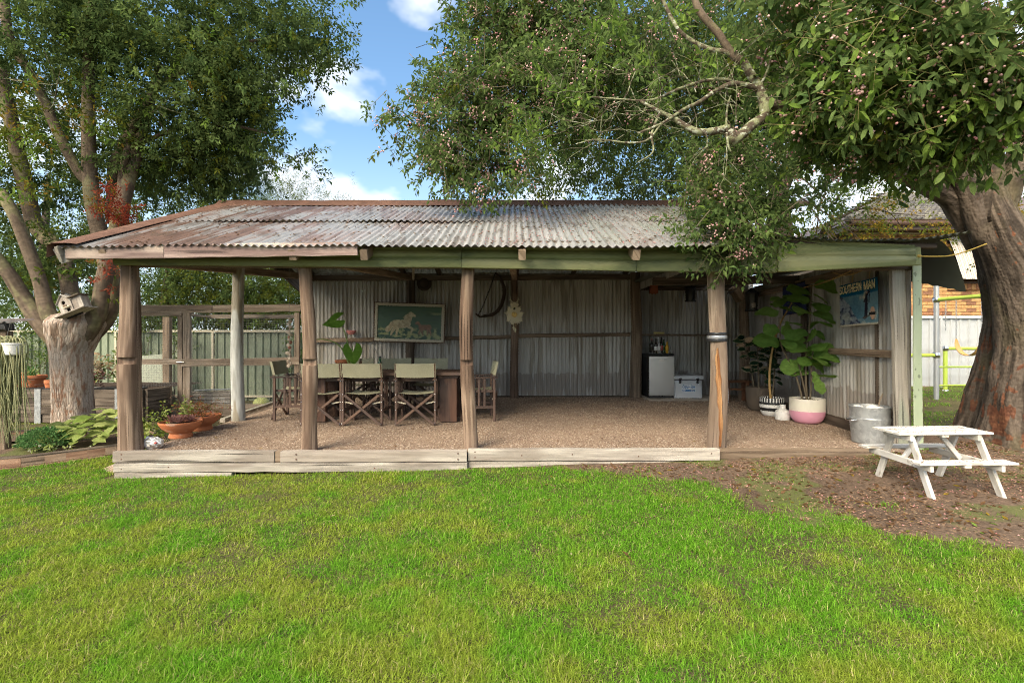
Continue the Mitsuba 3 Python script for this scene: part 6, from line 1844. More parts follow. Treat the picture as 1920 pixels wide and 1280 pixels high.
lantern('black lantern hung on the rail above the cooler box', 3.585, 9.72, 1.95, 0.105, 0.34)
l_ = lantern('black lantern hung by the corner post near the variegated plant', 4.335, 8.75, 1.70, 0.11, 0.42)
MB().box((4.315, 8.65, 1.80), (0.06, 0.02, 0.09)).add(l_, 'card', 'm_sleeper')
t = thing('nest_box', 'brown timber nest box hanging tilted behind the right black lantern', 'nest box')
MB().plank((4.10, 8.95, 2.16), (4.26, 8.95, 1.92), 0.20, 0.17, up=(1, 0, 0.7)).add(t, 'body', 'm_brown_timber')
MB().plank((4.03, 8.95, 2.04), (4.19, 8.95, 2.25), 0.24, 0.02, up=(0.7, 0, -0.6)).add(t, 'lid', 'm_dark_timber')
t = thing('yellow_block', 'pale yellow block lying on the shelf board above the fridge', 'block')
MB().box((2.96, 9.75, 1.322), (0.21, 0.05, 0.04), 0.006).add(t, 'bar', 'm_yellow_block')
MB().box((2.96, 9.735, 1.3025), (0.19, 0.03, 0.003), 0.001).add(t, 'wrapper', 'm_cream')

t = thing('wooden_stool', 'reddish brown wooden bench stool by the corner post behind the plant pots', 'stool')
MB().box((4.16, 9.0, 0.41), (0.52, 0.26, 0.035), 0.006).add(t, 'seat', 'm_stool')
for x, y in ((3.98, 8.92), (4.34, 8.92), (3.98, 9.08), (4.34, 9.08)):
    MB().plank((x, y, 0.03), (x, y, 0.395), 0.05, 0.05, up=(0, 1, 0)).add(t, 'leg', 'm_stool')
MB().plank((3.98, 8.925, 0.27), (4.34, 8.925, 0.27), 0.025, 0.035).add(t, 'rail', 'm_stool')
t = thing('grey_hose', 'pale grey hose end hanging down behind the taped front post', 'hose')
MB().tube(bend([(2.375, 5.42, 0.82), (2.385, 5.40, 0.72), (2.395, 5.40, 0.55), (2.385, 5.41, 0.36), (2.36, 5.42, 0.24)], 18), 0.020, 10).add(t, 'tube', 'm_white_plastic', smooth=True)
MB().lathe([(0.0, 0.0), (0.026, 0.0), (0.026, 0.05), (0.018, 0.06), (0.0, 0.06)], (2.374, 5.42, 0.80), 12).add(t, 'fitting', 'm_steel', smooth=True)

# ------------------------------------------------------------------ sign on the right wall
t = thing('tin_sign', 'blue SOUTHERN MAN tin sign with a skier hung on the right wall', 'sign')
S0, S1 = on_wall(6.30, 0.10, 1.34), on_wall(5.50, 0.13, 1.352)
ax = unit(S1 - S0)
ay = unit(np.array([0, 0, 1.0]) - ax * ax[2] + 0.0 * ax)
SW, SH = np.linalg.norm(S1 - S0), 0.535
sn = np.cross(ax, ay)


def on_sign(x, y, off=0.0):
    return S0 + ax * x + ay * y + sn * off


def sign_print(p, n, uv):
    u, v = uv.x, uv.y
    rough = fbm(u * 9, v * 9, 2.0, 4)
    c = mix((0.055, 0.17, 0.26), (0.20, 0.33, 0.38), fbm(u * 3, v * 5, 1.0, 3))
    c = mix(c, (0.006, 0.105, 0.215), smoothstep(0.365, 0.385, v))
    c = mix(c, (0.025, 0.09, 0.14), smoothstep(0.39, 0.40, v) * smoothstep(0.47, 0.41, v) * smoothstep(0.45, 0.65, u) * 0.7)
    slope = 0.40 - 0.42 * smoothstep(0.0, 0.62, u + 0.06 * rough)
    hill = smoothstep(slope + 0.008, slope - 0.008, v)
    rock = mix((0.055, 0.075, 0.13), (0.26, 0.31, 0.36), smoothstep(0.40, 0.60, fbm(u * 11 + v * 9, v * 22 - u * 8, 4.0, 3)))
    c = mix(c, rock, hill)
    c = mix(c, (0.40, 0.45, 0.42), smoothstep(0.5, 0.62, fbm(u * 6, v * 7, 7.0, 3)) * smoothstep(0.20, 0.10, v) * 0.8)
    c = mix(c, (0.42, 0.42, 0.33), smoothstep(0.55, 0.66, fbm(u * 7, v * 6, 9.0, 3)) * smoothstep(0.09, 0.03, dr.abs(u - 0.48)) * smoothstep(0.24, 0.34, v))
    man = capsule(u, v, (0.555, 0.36), (0.555, 0.20), 0.022, 0.026)
    for a, b, r0, r1 in (((0.545, 0.20), (0.53, 0.10), 0.018, 0.012), ((0.565, 0.20), (0.56, 0.10), 0.018, 0.012), ((0.56, 0.34), (0.60, 0.40), 0.012, 0.01), ((0.545, 0.32), (0.51, 0.28), 0.013, 0.012), ((0.61, 0.39), (0.605, 0.27), 0.010, 0.008)):
        man = dr.maximum(man, capsule(u, v, a, b, r0, r1))
    c = mix(c, (0.018, 0.017, 0.03), man)
    c = mix(c, (0.10, 0.08, 0.07), dr.maximum(capsule(u, v, (0.50, 0.085), (0.58, 0.10), 0.008, 0.006), capsule(u, v, (0.53, 0.075), (0.62, 0.115), 0.007, 0.005)))
    c = mix(c, (0.32, 0.22, 0.17), capsule(u, v, (0.558, 0.385), (0.558, 0.386), 0.015, 0.015))
    c = mix(c, (0.50, 0.47, 0.38), smoothstep(0.022, 0.018, v))
    return c * (0.8 + 0.3 * noise(u * 60, v * 60, 3.0))


mat('m_sign_print', mikit.proc(sign_print), 0.7)
gxu, gyv = np.meshgrid(np.linspace(0, SW, 14), np.linspace(0, SH, 10))
bow = 0.02 * smooth01(0.7, 1.0, gxu / SW) ** 2 + 0.006 * np.sin(gxu * 5 + gyv * 4)
P = S0 + gxu[..., None] * ax + gyv[..., None] * ay + bow[..., None] * sn
m = MB()
m.grid(P, np.stack([gxu, gyv], -1))
m.grid(P - sn * 0.004, np.stack([gxu, gyv], -1), flip=True)
m.add(t, 'panel', 'm_sign_print', smooth=True)
mat('m_letter', (0.72, 0.64, 0.38), 0.7)
lettering('SOUTHERN', 0.098, on_sign(0.015, 0.415, 0.016), ax + ay * 0.012, ay, 'm_letter', t, 'lettering', width=0.475)
lettering('MAN', 0.098, on_sign(0.545, 0.415, 0.022), ax + ay * 0.012, ay, 'm_letter', t, 'lettering', width=0.215)
MB().prism([(0.045 * math.cos(a), 0.075 * math.sin(a)) for a in np.linspace(0, 6.28, 26, endpoint=False)], on_sign(0.715, 0.13, 0.020), ax, ay, 0.004).add(t, 'round_badge', 'm_badge')
mat('m_badge', (0.50, 0.33, 0.24), 0.45)
MB().prism([(-0.058, -0.016), (0.058, -0.016), (0.058, 0.016), (-0.058, 0.016)], on_sign(0.715, 0.125, 0.024), ax, ay, 0.003).add(t, 'badge_bar', 'm_black')
for s in (0.27, 0.62):
    one(t, 'hanging_wire', 'm_bamboo', 'tube', [on_sign(s, SH, 0.0), on_sign(s + 0.01, SH + 0.22, -0.02)], 0.004, 5)
t = thing('navy_panel', 'dark navy blue panel on the right wall behind the fiddle leaf plant', 'panel')
MB().plank(on_wall(7.95, 0.06, 1.80), on_wall(7.25, 0.06, 1.82), 0.02, 0.45, up=(0, 0, 1), c=0.003).add(t, 'board', 'm_navy')
MB().plank(on_wall(7.95, 0.06, 2.04), on_wall(7.25, 0.06, 2.055), 0.026, 0.02, up=(0, 0, 1), c=0.003).add(t, 'rim', 'm_black')
t = thing('slack_cord', 'thin brown cord slung along the top of the right wall above the sign', 'cord')
MB().tube(bend([on_wall(7.4, 0.2, 1.93), on_wall(6.6, 0.2, 1.94), on_wall(6.0, 0.2, 2.0), on_wall(5.4, 0.2, 2.12)], 20), 0.008, 6).add(t, 'strand', 'm_bamboo', smooth=True)
MB().tube(bend([on_wall(6.3, 0.2, 2.05), on_wall(6.0, 0.2, 1.97), on_wall(5.6, 0.2, 2.0), on_wall(5.3, 0.2, 2.1)], 20), 0.006, 6).add(t, 'strand', 'm_bamboo', smooth=True)
t = thing('yellow_rope', 'yellow rope tied from the end of the green beam to the big tree', 'rope')
MB().tube(bend([(4.159, 4.950, 2.023), (4.311, 4.950, 2.018), (4.497, 4.950, 2.029), (4.635, 4.900, 2.074), (4.769, 4.860, 2.131)], 20), 0.007, 6).add(t, 'strand', 'm_cord', smooth=True)
MB().lathe([(0, -0.02), (0.02, -0.012), (0.024, 0), (0.02, 0.012), (0, 0.02)], (4.15, 4.94, 2.02), 10).add(t, 'knot', 'm_cord', smooth=True)

# ------------------------------------------------------------------ tub and picnic table
t = thing('galvanised_tub', 'round galvanised metal tub with handles by the right corner of the shed', 'tub')
bc = (4.08, 5.52, 0.0)
MB().lathe([(0.0, 0.012), (0.166, 0.012), (0.169, 0.0), (0.173, 0.012), (0.173, 0.05), (0.177, 0.055), (0.178, 0.12), (0.182, 0.128), (0.180, 0.136), (0.2, 0.28), (0.193, 0.288), (0.191, 0.296), (0.196, 0.40), (0.204, 0.408), (0.201, 0.42), (0.191, 0.415), (0.186, 0.30), (0.172, 0.05), (0.0, 0.04)], bc, 40).add(t, 'body', 'm_galvanised', smooth=True)
for s in (-1, 1):
    MB().tube(bend([(bc[0] + s * 0.20, 5.44, 0.27), (bc[0] + s * 0.255, 5.46, 0.265), (bc[0] + s * 0.255, 5.54, 0.265), (bc[0] + s * 0.20, 5.56, 0.27)], 10), 0.010, 7).add(t, 'handle', 'm_chrome', smooth=True)
b = MB()
for i in range(9):
    a = i * 0.7
    q = np.array([bc[0] + 0.11 * math.cos(a), bc[1] + 0.11 * math.sin(a), 0.36 + 0.03 * math.sin(i * 2.1)])
    v = np.array(trimesh.creation.icosphere(2, 0.06).vertices)
    v *= (0.7 + 0.6 * meshkit.fbm(v * 16 + i, 3, i))[:, None] * [1, 1, 0.7]
    b.put(v + q, trimesh.creation.icosphere(2, 0.06).faces)
b.add(t, 'crumpled_contents', 'm_white_print', smooth=True, kind='stuff')
MB().tube([(bc[0] + 0.08, 5.5, 0.36), (bc[0] + 0.10, 5.5, 0.48), (bc[0] + 0.13, 5.49, 0.56)], 0.006, 5).add(t, 'twig', 'm_brown_timber')

t = thing('picnic_table', 'small white childs picnic table with attached benches and flaking paint, beside the big tree', 'picnic table')
PT = np.array([3.46, 3.987, -0.050])
RZ = rot_z(-3.6)
RO = np.array([[math.cos(0.024), 0, -math.sin(0.024)], [0, 1, 0], [math.sin(0.024), 0, math.cos(0.024)]])


def pt(x, y, z):
    return PT + RZ @ (RO @ np.array([x, y, z]))


upv = RZ @ (RO @ np.array([0, 0, 1.0]))
for i in range(4):
    y = -0.123 + 0.082 * i
    one(t, 'top_board', 'm_white_paint', 'plank', pt(-0.355, y, 0.468), pt(0.355 + rng.uniform(-0.004, 0.004), y, 0.468 + rng.uniform(-0.002, 0.002)), 0.073, 0.017, up=upv)
for s in (-1, 1):
    for i in range(2):
        y = s * (0.267 + 0.062 * i)
        one(t, 'bench_board', 'm_white_paint', 'plank', pt(-0.35, y, 0.276), pt(0.35 + rng.uniform(-0.004, 0.004), y, 0.276 + rng.uniform(-0.002, 0.002)), 0.056, 0.017, up=upv)
for x in (-0.255, 0.255):
    one(t, 'top_rail', 'm_white_paint', 'plank', pt(x, -0.15, 0.434), pt(x, 0.15, 0.434), 0.026, 0.050, up=upv)
    one(t, 'bench_rail', 'm_white_paint', 'plank', pt(x, -0.345, 0.241), pt(x, 0.345, 0.241), 0.026, 0.052, up=upv)
    for s in (-1, 1):
        one(t, 'leg', 'm_white_paint', 'plank', pt(x + 0.028, s * 0.305, -0.015), pt(x + 0.028, s * 0.09, 0.455), 0.026, 0.056, up=upv)
    one(t, 'brace', 'm_white_paint', 'plank', pt(x * 0.88, 0.0, 0.235), pt(x * 0.25, 0.0, 0.448), 0.036, 0.026, up=(0, 1, 0.01))
one(t, 'batten', 'm_white_paint', 'plank', pt(0.0, -0.15, 0.449), pt(0.0, 0.15, 0.449), 0.05, 0.02, up=upv)
for s in (-1, 1):
    one(t, 'bench_batten', 'm_white_paint', 'plank', pt(0.0, s * 0.24, 0.257), pt(0.0, s * 0.35, 0.257), 0.05, 0.02, up=upv)
b = MB()
for x in (-0.21,):
    for s in (-1, 1):
        for y, z in ((0.10, 0.437), (0.205, 0.24), (0.19, 0.252)):
            b.raw(trimesh.creation.icosphere(1, 0.008), np.array([[1, 0, 0, 0], [0, 1, 0, 0], [0, 0, 1, 0], [0, 0, 0, 1.0]]) + np.array([[0, 0, 0, pt(x + 0.01, s * y, z)[0]], [0, 0, 0, pt(x, s * y, z)[1]], [0, 0, 0, pt(x, s * y, z)[2]], [0, 0, 0, 0]]))
b.add(t, 'bolts', 'm_black', kind='stuff')
n = 90
xx, yy = rng.uniform(-0.33, 0.33, n), rng.uniform(-0.155, 0.155, n)
c = np.array([pt(x, y, 0.479) for x, y in zip(xx, yy)] + [pt(x, -0.298 + 0.05 * y, 0.287) for x, y in zip(rng.uniform(-0.35, 0.35, 40), rng.uniform(-1, 1, 40))])
m = MB()
m.put(*stones(c, rng.uniform(0.003, 0.008, len(c)), 3.0, 0.3))
m.add(None, 'table_litter', 'm_pebble', kind='stuff')
labels['table_litter'].update(label='dry leaf crumbs lying on the white picnic table', category='leaf litter')

# ------------------------------------------------------------------ small things at the left
t = thing('birdhouse', 'weathered white wooden bird house tilted in the fork of the left tree', 'birdhouse')
BO = np.array((-6.102, 6.620, 1.632))
tl = math.radians(22)
bx, bz = np.array([math.cos(tl), 0, math.sin(tl)]), np.array([-math.sin(tl), 0, math.cos(tl)])
by = np.array([0, 1.0, 0])


def bh(x, y, z):
    return BO + 0.72 * (bx * x + by * y + bz * z)


from shapely.geometry import Polygon as ShPoly, Point as ShPoint
face = ShPoly([(-0.125, -0.15), (0.125, -0.15), (0.125, 0.09), (0.0, 0.215), (-0.125, 0.09)]).difference(ShPoint(-0.015, 0.075).buffer(0.036)).difference(ShPoly([(0.0, -0.15), (0.07, -0.15), (0.07, -0.05), (0.0, -0.05)]))
me = trimesh.creation.extrude_polygon(face, 0.015, engine='earcut')
v = np.array(me.vertices) * 0.72
MB().put(BO + v[:, :1] * bx + v[:, 1:2] * bz - (v[:, 2:] + 0.0) * by, me.faces[:, ::-1], np.stack([v[:, 1] + 8500.5, v[:, 0]], 1)).add(t, 'front', 'm_sleeper')
MB().prism([(-0.123, -0.148), (0.123, -0.148), (0.123, 0.085), (0.0, 0.205), (-0.123, 0.085)], bh(0, 0.10, 0), bx, bz, 0.008).add(t, 'back', 'm_black')
for s in (-1, 1):
    one(t, 'roof_board', 'm_sleeper', 'plank', bh(s * 0.155, 0.08, 0.075), bh(0.0, 0.08, 0.232), 0.17, 0.012, up=bx * s + bz)
    one(t, 'side', 'm_sleeper', 'plank', bh(s * 0.118, 0.10, -0.15), bh(s * 0.118, 0.10, 0.09), 0.135, 0.01, up=bx)
one(t, 'base', 'm_sleeper', 'plank', bh(-0.20, 0.04, -0.165), bh(0.40, 0.04, -0.165), 0.22, 0.016, up=bz)
one(t, 'side_room', 'm_sleeper', 'plank', bh(0.235, 0.08, -0.15), bh(0.235, 0.08, 0.10), 0.135, 0.135, up=by)
one(t, 'side_roof', 'm_dark_timber', 'plank', bh(0.12, 0.05, 0.115), bh(0.35, 0.05, 0.115), 0.17, 0.015, up=bz)
one(t, 'perch', 'm_cream', 'plank', bh(-0.03, -0.03, -0.035), bh(0.10, -0.03, -0.035), 0.035, 0.012, up=bz)
one(t, 'knob', 'm_brown_timber', 'box', bh(-0.005, -0.012, 0.0), (0.045, 0.02, 0.045))

t = thing('silver_stone', 'crumpled silvery white painted lump on the gravel beside the left corner post', 'ornament')
b = trimesh.creation.icosphere(4, 0.1)
v = np.array(b.vertices)
v = v * (0.86 + 0.3 * np.abs(meshkit.fbm(v * 22 + 2, 3, 2) - 0.5) * 2)[:, None] * [1.18, 0.8, 0.74]
MB().put(v + [-3.855, 5.19, 0.062], b.faces).add(t, 'body', 'm_silver_lump', smooth=True)
mat('m_silver_lump', mikit.proc(lambda p, n, uv: mix((0.70, 0.70, 0.70), (0.40, 0.36, 0.33), smoothstep(0.5, 0.66, fbm(p.x * 26, p.y * 26, p.z * 26, 3)))), 0.28, metallic=0.55)
one(t, 'red_spot', 'm_label_red', 'lathe', [(0.0, 0.012), (0.012, 0.008), (0.016, 0.0), (0.012, -0.008), (0.0, -0.012)], (-3.775, 5.125, 0.075), 10, smooth=True)
# ------------------------------------------------------------------ potted plants
def pot_soil(parent, c, r, z):
    MB().lathe([(0.0, 0.012), (r * 0.6, 0.008), (r, 0.0)], (c[0], c[1], z), 18).add(parent, 'soil', 'm_potting_soil', smooth=True)


def big_leaf(base, axis, nrm, outline, length, width, rnd, pal, cup=0.16, droop=0.25, wave=0.02, ns=9, vein=0.0):
    """A single broad leaf: outline gives half-widths along its length; cupped, drooping, a little wavy."""
    axis = unit(axis)
    side = unit(np.cross(nrm, axis))
    nrm = np.cross(axis, side)
    ts = np.linspace(0, 1, ns)
    hw = np.interp(ts, np.linspace(0, 1, len(outline)), outline) * width
    us = np.array([-1, -0.55, 0, 0.55, 1.0])
    ph = rng.uniform(0, 6)
    P, uv = [], []
    for t_, h in zip(ts, hw):
        row = []
        for u in us:
            lift = cup * abs(u) * h + wave * math.sin(t_ * 16 + ph + u * 2) * abs(u) * width - droop * length * t_ ** 2
            row.append(base + axis * (t_ * length) + side * u * h + nrm * lift)
        P.append(row)
        uv.append([(rnd + (vein if u == 0 else 0), pal + 0.1 + 0.8 * t_ * 0.9) for u in us])
    m = MB()
    m.grid(np.array(P), np.array(uv))
    return m


def stemmed(parent, pts, rads, bsdf, name='stem', sides=8):
    p = bend(pts, 16)
    MB().tube(p, lerp_list(rads, 16), sides, rough=0.05).add(parent, name, bsdf, smooth=True)
    return p


# fiddle leaf plant in the pink and cream pot
t = thing('plant_pot', 'round pot glazed cream above and pink below, holding the fiddle leaf plant', 'pot')
fc = np.array([4.16, 6.82, 0.0])
MB().lathe([(0.0, 0.0), (0.10, 0.0), (0.155, 0.018), (0.195, 0.06), (0.216, 0.12), (0.222, 0.17), (0.222, 0.182)], fc, 40).add(t, 'lower_body', 'm_pink_glaze', smooth=True)
MB().lathe([(0.222, 0.182), (0.223, 0.25), (0.222, 0.345), (0.219, 0.352), (0.205, 0.352), (0.203, 0.30), (0.19, 0.25)], fc, 40).add(t, 'upper_body', 'm_cream_glaze', smooth=True)
pot_soil(t, fc, 0.205, 0.325)
t = thing('fiddle_leaf_plant', 'tall fiddle leaf fig with big rounded green leaves against the right wall', 'plant')
s1 = stemmed(t, [fc + [0.0, 0, 0.32], fc + [-0.03, -0.02, 0.6], fc + [-0.02, -0.02, 1.0], fc + [0.02, -0.03, 1.45], fc + [0.05, -0.03, 1.95]], [0.016, 0.014, 0.012, 0.01, 0.007], 'm_twig')
s2 = stemmed(t, [fc + [-0.05, 0.02, 0.32], fc + [-0.14, 0.05, 0.7], fc + [-0.32, 0.08, 1.1], fc + [-0.35, 0.08, 1.5]], [0.015, 0.013, 0.011, 0.008], 'm_twig')
s3 = stemmed(t, [fc + [0.04, 0, 0.32], fc + [0.06, 0, 0.6], fc + [0.03, -0.05, 0.85], fc + [0.06, -0.06, 1.1]], [0.013, 0.012, 0.01, 0.007], 'm_twig')
s4 = stemmed(t, [fc + [-0.02, -0.03, 0.32], fc + [-0.10, -0.04, 0.65], fc + [-0.14, 0, 0.95]], [0.012, 0.011, 0.009], 'm_twig')
fiddle = [0.10, 0.34, 0.36, 0.34, 0.42, 0.49, 0.50, 0.40, 0.12]
spec = []
for st_, n_, z0 in ((s1, 19, 0.42), (s2, 7, 0.62), (s3, 8, 0.45)):
    for i in range(n_):
        q = st_[int((z0 + (1 - z0) * i / (n_ - 1)) * 15)]
        a = i * 2.4 + rng.uniform(-0.3, 0.3)
        spec.append((q, a))
for q, a in spec:
    d = np.array([math.cos(a), math.sin(a) * 0.8 - 0.35, rng.uniform(-0.35, 0.45)])
    L = rng.uniform(0.23, 0.35)
    e_ = q + unit(d) * L
    if e_[0] > 0.685 * e_[1]:
        d[0] = -abs(d[0])
    big_leaf(q + unit(d) * 0.03, d, np.array([0.0, -0.8, 0.7]) + rng.normal(0, 0.38, 3), fiddle, L, L * rng.uniform(0.72, 0.86), rng.uniform(0.1, 1), 7.0, droop=rng.uniform(0.1, 0.4), vein=0.3).add(t, 'leaf', 'm_leaf_glossy', smooth=True)
for dx, dz, L in ((0.12, 0.52, 0.21), (0.18, 0.43, 0.15), (0.10, 0.60, 0.13)):
    big_leaf(fc + [dx - 0.06, -0.06, dz + 0.13], np.array([0.35, -0.3, -0.8]), np.array([0, -1, 0.3]), fiddle, L, L * 0.8, 0.9, 7.0, droop=0.2, vein=0.2).add(t, 'leaf', 'm_leaf_glossy', smooth=True)

# white vase, striped pot, brown pot
t = thing('white_vase', 'small squat white ceramic vase between the striped pot and the pink pot', 'vase')
MB().lathe([(0.0, 0.0), (0.092, 0.0), (0.10, 0.012), (0.102, 0.06), (0.10, 0.11), (0.085, 0.142), (0.05, 0.158), (0.040, 0.172), (0.040, 0.205), (0.046, 0.215), (0.042, 0.22), (0.034, 0.215), (0.034, 0.17)], (3.96, 7.08, 0.005), 32).add(t, 'body', 'm_white_glaze', smooth=True)
MB().lathe([(0.0, 0.0), (0.034, 0.0)], (3.96, 7.08, 0.175), 16).add(t, 'opening', 'm_black')
t = thing('plant_pot', 'white pot painted with black bars and bands standing left of the white vase', 'pot')
sc_ = np.array([3.985, 7.42, 0.01])


def striped(p, n, uv):
    c = mi.Color3f(0.72, 0.71, 0.68)
    h = uv.x
    bars = smoothstep(0.30, 0.25, dr.abs(uv.y * 26 - dr.floor(uv.y * 26) - 0.5)) * smoothstep(0.335, 0.345, h) * smoothstep(0.46, 0.45, h)
    bands = smoothstep(0.008, 0.005, dr.abs(h - 0.325) - 0.010) + smoothstep(0.008, 0.005, dr.abs(h - 0.235) - 0.018)
    return mix(c, (0.02, 0.02, 0.022), dr.clip(bars + bands, 0, 1))


mat('m_striped', mikit.proc(striped), 0.35)
MB().lathe([(0.0, 0.0), (0.09, 0.0), (0.13, 0.02), (0.158, 0.07), (0.170, 0.13), (0.174, 0.20), (0.174, 0.278), (0.170, 0.284), (0.160, 0.28), (0.155, 0.22)], sc_, 40).add(t, 'body', 'm_striped', smooth=True)
pot_soil(t, sc_, 0.158, 0.265)
t = thing('rubber_plant', 'dark leafed rubber plant with a bent pale cane in the striped pot', 'plant')
stemmed(t, [sc_ + [-0.05, -0.06, 0.27], sc_ + [-0.07, -0.06, 0.6], sc_ + [-0.02, -0.05, 1.0], sc_ + [0.12, -0.02, 1.42], sc_ + [0.30, 0.0, 1.72], sc_ + [0.38, 0.0, 1.98]], [0.018, 0.018, 0.016, 0.014, 0.010, 0.006], 'm_bamboo', 'cane')
s1 = stemmed(t, [sc_ + [0.03, 0.05, 0.27], sc_ + [0.08, 0.08, 0.6], sc_ + [0.10, 0.08, 1.0], sc_ + [0.12, 0.08, 1.18]], [0.012, 0.011, 0.009, 0.006], 'm_twig')
oval = [0.06, 0.30, 0.45, 0.50, 0.45, 0.30, 0.04]
for i in range(46):
    q = s1[int((0.30 + 0.70 * i / 45) * 15)] + rng.normal(0, 0.03, 3)
    a = i * 2.4
    d = np.array([math.cos(a), math.sin(a) - 0.2, rng.uniform(-0.4, 0.3)])
    L = rng.uniform(0.10, 0.15)
    big_leaf(q, d, np.array([0.0, -0.6, 0.8]) + rng.normal(0, 0.25, 3), oval, L, L * 0.72, rng.uniform(0, 1), 8.0, droop=0.2, ns=6).add(t, 'leaf', 'm_leaf_glossy', smooth=True)
for i in range(9):
    q = sc_ + [0.24 + rng.normal(0, 0.13), rng.normal(0, 0.08), 1.74 + rng.normal(0, 0.08)]
    L = rng.uniform(0.15, 0.24)
    big_leaf(q, np.array([rng.choice([-1, 1]) * 1.0, -0.3, rng.uniform(-0.3, 0.2)]), np.array([0.0, -0.4, 0.9]) + rng.normal(0, 0.2, 3), fiddle, L, L * 0.8, rng.uniform(0, 1), 7.0, droop=0.35).add(t, 'leaf', 'm_leaf_glossy', smooth=True)
t = thing('plant_pot', 'large plain brown pot at the back by the wooden stool', 'pot')
bc_ = np.array([4.06, 7.92, 0.03])
MB().lathe([(0.0, 0.0), (0.14, 0.0), (0.175, 0.03), (0.20, 0.12), (0.212, 0.25), (0.216, 0.375), (0.212, 0.38), (0.198, 0.376), (0.192, 0.30)], bc_, 36).add(t, 'body', 'm_brown_pot', smooth=True)
pot_soil(t, bc_, 0.195, 0.36)
t = thing('variegated_plant', 'bushy rubber plant with cream edged variegated leaves in the brown pot', 'plant')
for dx, k in ((-0.02, 0), (0.08, 1), (-0.1, 2)):
    st_ = stemmed(t, [bc_ + [dx, 0, 0.36], bc_ + [dx * 1.5, 0, 0.7], bc_ + [dx * 2.4 - 0.02, -0.05, 1.0], bc_ + [dx * 2.8, -0.05, 1.2]], [0.014, 0.012, 0.010, 0.006], 'm_twig')
    for i in range(20):
        q = st_[int((0.28 + 0.72 * i / 19) * 15)]
        a = i * 2.4 + k
        d = np.array([math.cos(a) * 1.1 - 0.1, math.sin(a) * 0.8 - 0.35, rng.uniform(-0.25, 0.55)])
        L = rng.uniform(0.12, 0.19)
        nr_ = np.array([0.0, -0.8, 0.6]) + rng.normal(0, 0.35, 3)
        dr_ = rng.uniform(0.05, 0.3)
        p_ = 9.0 if rng.uniform() < 0.12 else 8.0
        st0 = rng.bit_generator.state
        lf = big_leaf(q, d, nr_, oval, L, L * 0.62, rng.uniform(0, 1), p_, droop=dr_, ns=6, wave=0)
        g = lf.v[0].reshape(6, 5, 3)
        fuv = lf.t[0].reshape(6, 5, 2)
        leaf_key = lf.add(t, 'leaf', 'm_leaf_glossy', smooth=True)
        e = MB()
        for col, inner in ((0, 1), (4, 3)):
            outer_ = g[:, col]
            inn = outer_ * 0.5 + g[:, inner] * 0.5
            off = unit(np.cross(unit(d), unit(np.cross(nr_, unit(d))))) * 0.004
            e.grid(np.stack([outer_ + off, inn + off], 1), np.stack([np.stack([np.full(6, 0.4), np.full(6, 9.5)], 1)] * 2, 1))
        e.add(leaf_key, 'margin', 'm_leaf_glossy')

# elephant ear in a pot on the table
t = thing('table_pot', 'terracotta pot on the table behind the near chairs', 'pot')
MB().lathe([(0.0, 0.0), (0.07, 0.0), (0.10, 0.11), (0.115, 0.115), (0.118, 0.15), (0.108, 0.152), (0.10, 0.12)], (-2.55, 7.30, 0.722), 26).add(t, 'body', 'm_terracotta', smooth=True)
pot_soil(t, np.array([-2.55, 7.30, 0]), 0.104, 0.85)
t = thing('elephant_ear', 'elephant ear plant with two huge bright green leaves rising from behind the near chairs', 'plant')
eb = np.array([-2.36, 7.12, 0.72])
stemmed(t, [eb, eb + [0.0, 0, 0.2], eb + [0.02, -0.02, 0.36]], [0.012, 0.010, 0.007], 'm_stalk')
stemmed(t, [eb, eb + [-0.04, 0.02, 0.3], eb + [-0.14, 0.05, 0.62], eb + [-0.22, 0.03, 0.74]], [0.012, 0.010, 0.008, 0.006], 'm_stalk')
stemmed(t, [eb, eb + [-0.2, 0.1, 0.35], eb + [-0.46, 0.15, 0.46], eb + [-0.75, 0.2, 0.44]], [0.012, 0.010, 0.008, 0.005], 'm_stalk')


def heart(parent, o, ax_, ay_, s, rnd, fold=0.15):
    """An arrow shaped leaf: two lobes above the stalk, the tip at -y; mid-rib and ribs in relief."""
    ax_, ay_ = unit(ax_), unit(ay_)
    nz = np.cross(ax_, ay_)
    ts = np.linspace(0, 1, 16)
    m = MB()
    for sd_ in (-1, 1):
        P, uv = [], []
        for t_ in ts:
            yv = 0.42 - 1.0 * t_
            inner = 0.0 if yv < 0.05 else 0.17 * ((yv - 0.05) / 0.37) ** 0.8
            outer_ = np.interp(t_, [0, 0.08, 0.25, 0.42, 0.6, 0.8, 1.0], [0.23, 0.33, 0.385, 0.37, 0.29, 0.16, 0.0])
            row = []
            for u in np.linspace(0, 1, 5):
                x_ = inner + (outer_ - inner) * u
                z_ = fold * x_ + 0.012 * math.cos(t_ * 40) * u - 0.25 * max(0, -yv) ** 2 + 0.03 * u * math.sin(t_ * 9 + sd_)
                row.append(o + (ax_ * sd_ * x_ + ay_ * yv + nz * z_) * s)
            P.append(row)
            uv.append([(min(1, rnd + (0.35 if u == 0 else 0.0)), 12.5) for u in range(5)])
        m.grid(np.array(P), np.array(uv), flip=sd_ < 0)
    m.add(parent, 'leaf', 'm_leaf_glossy', smooth=True)


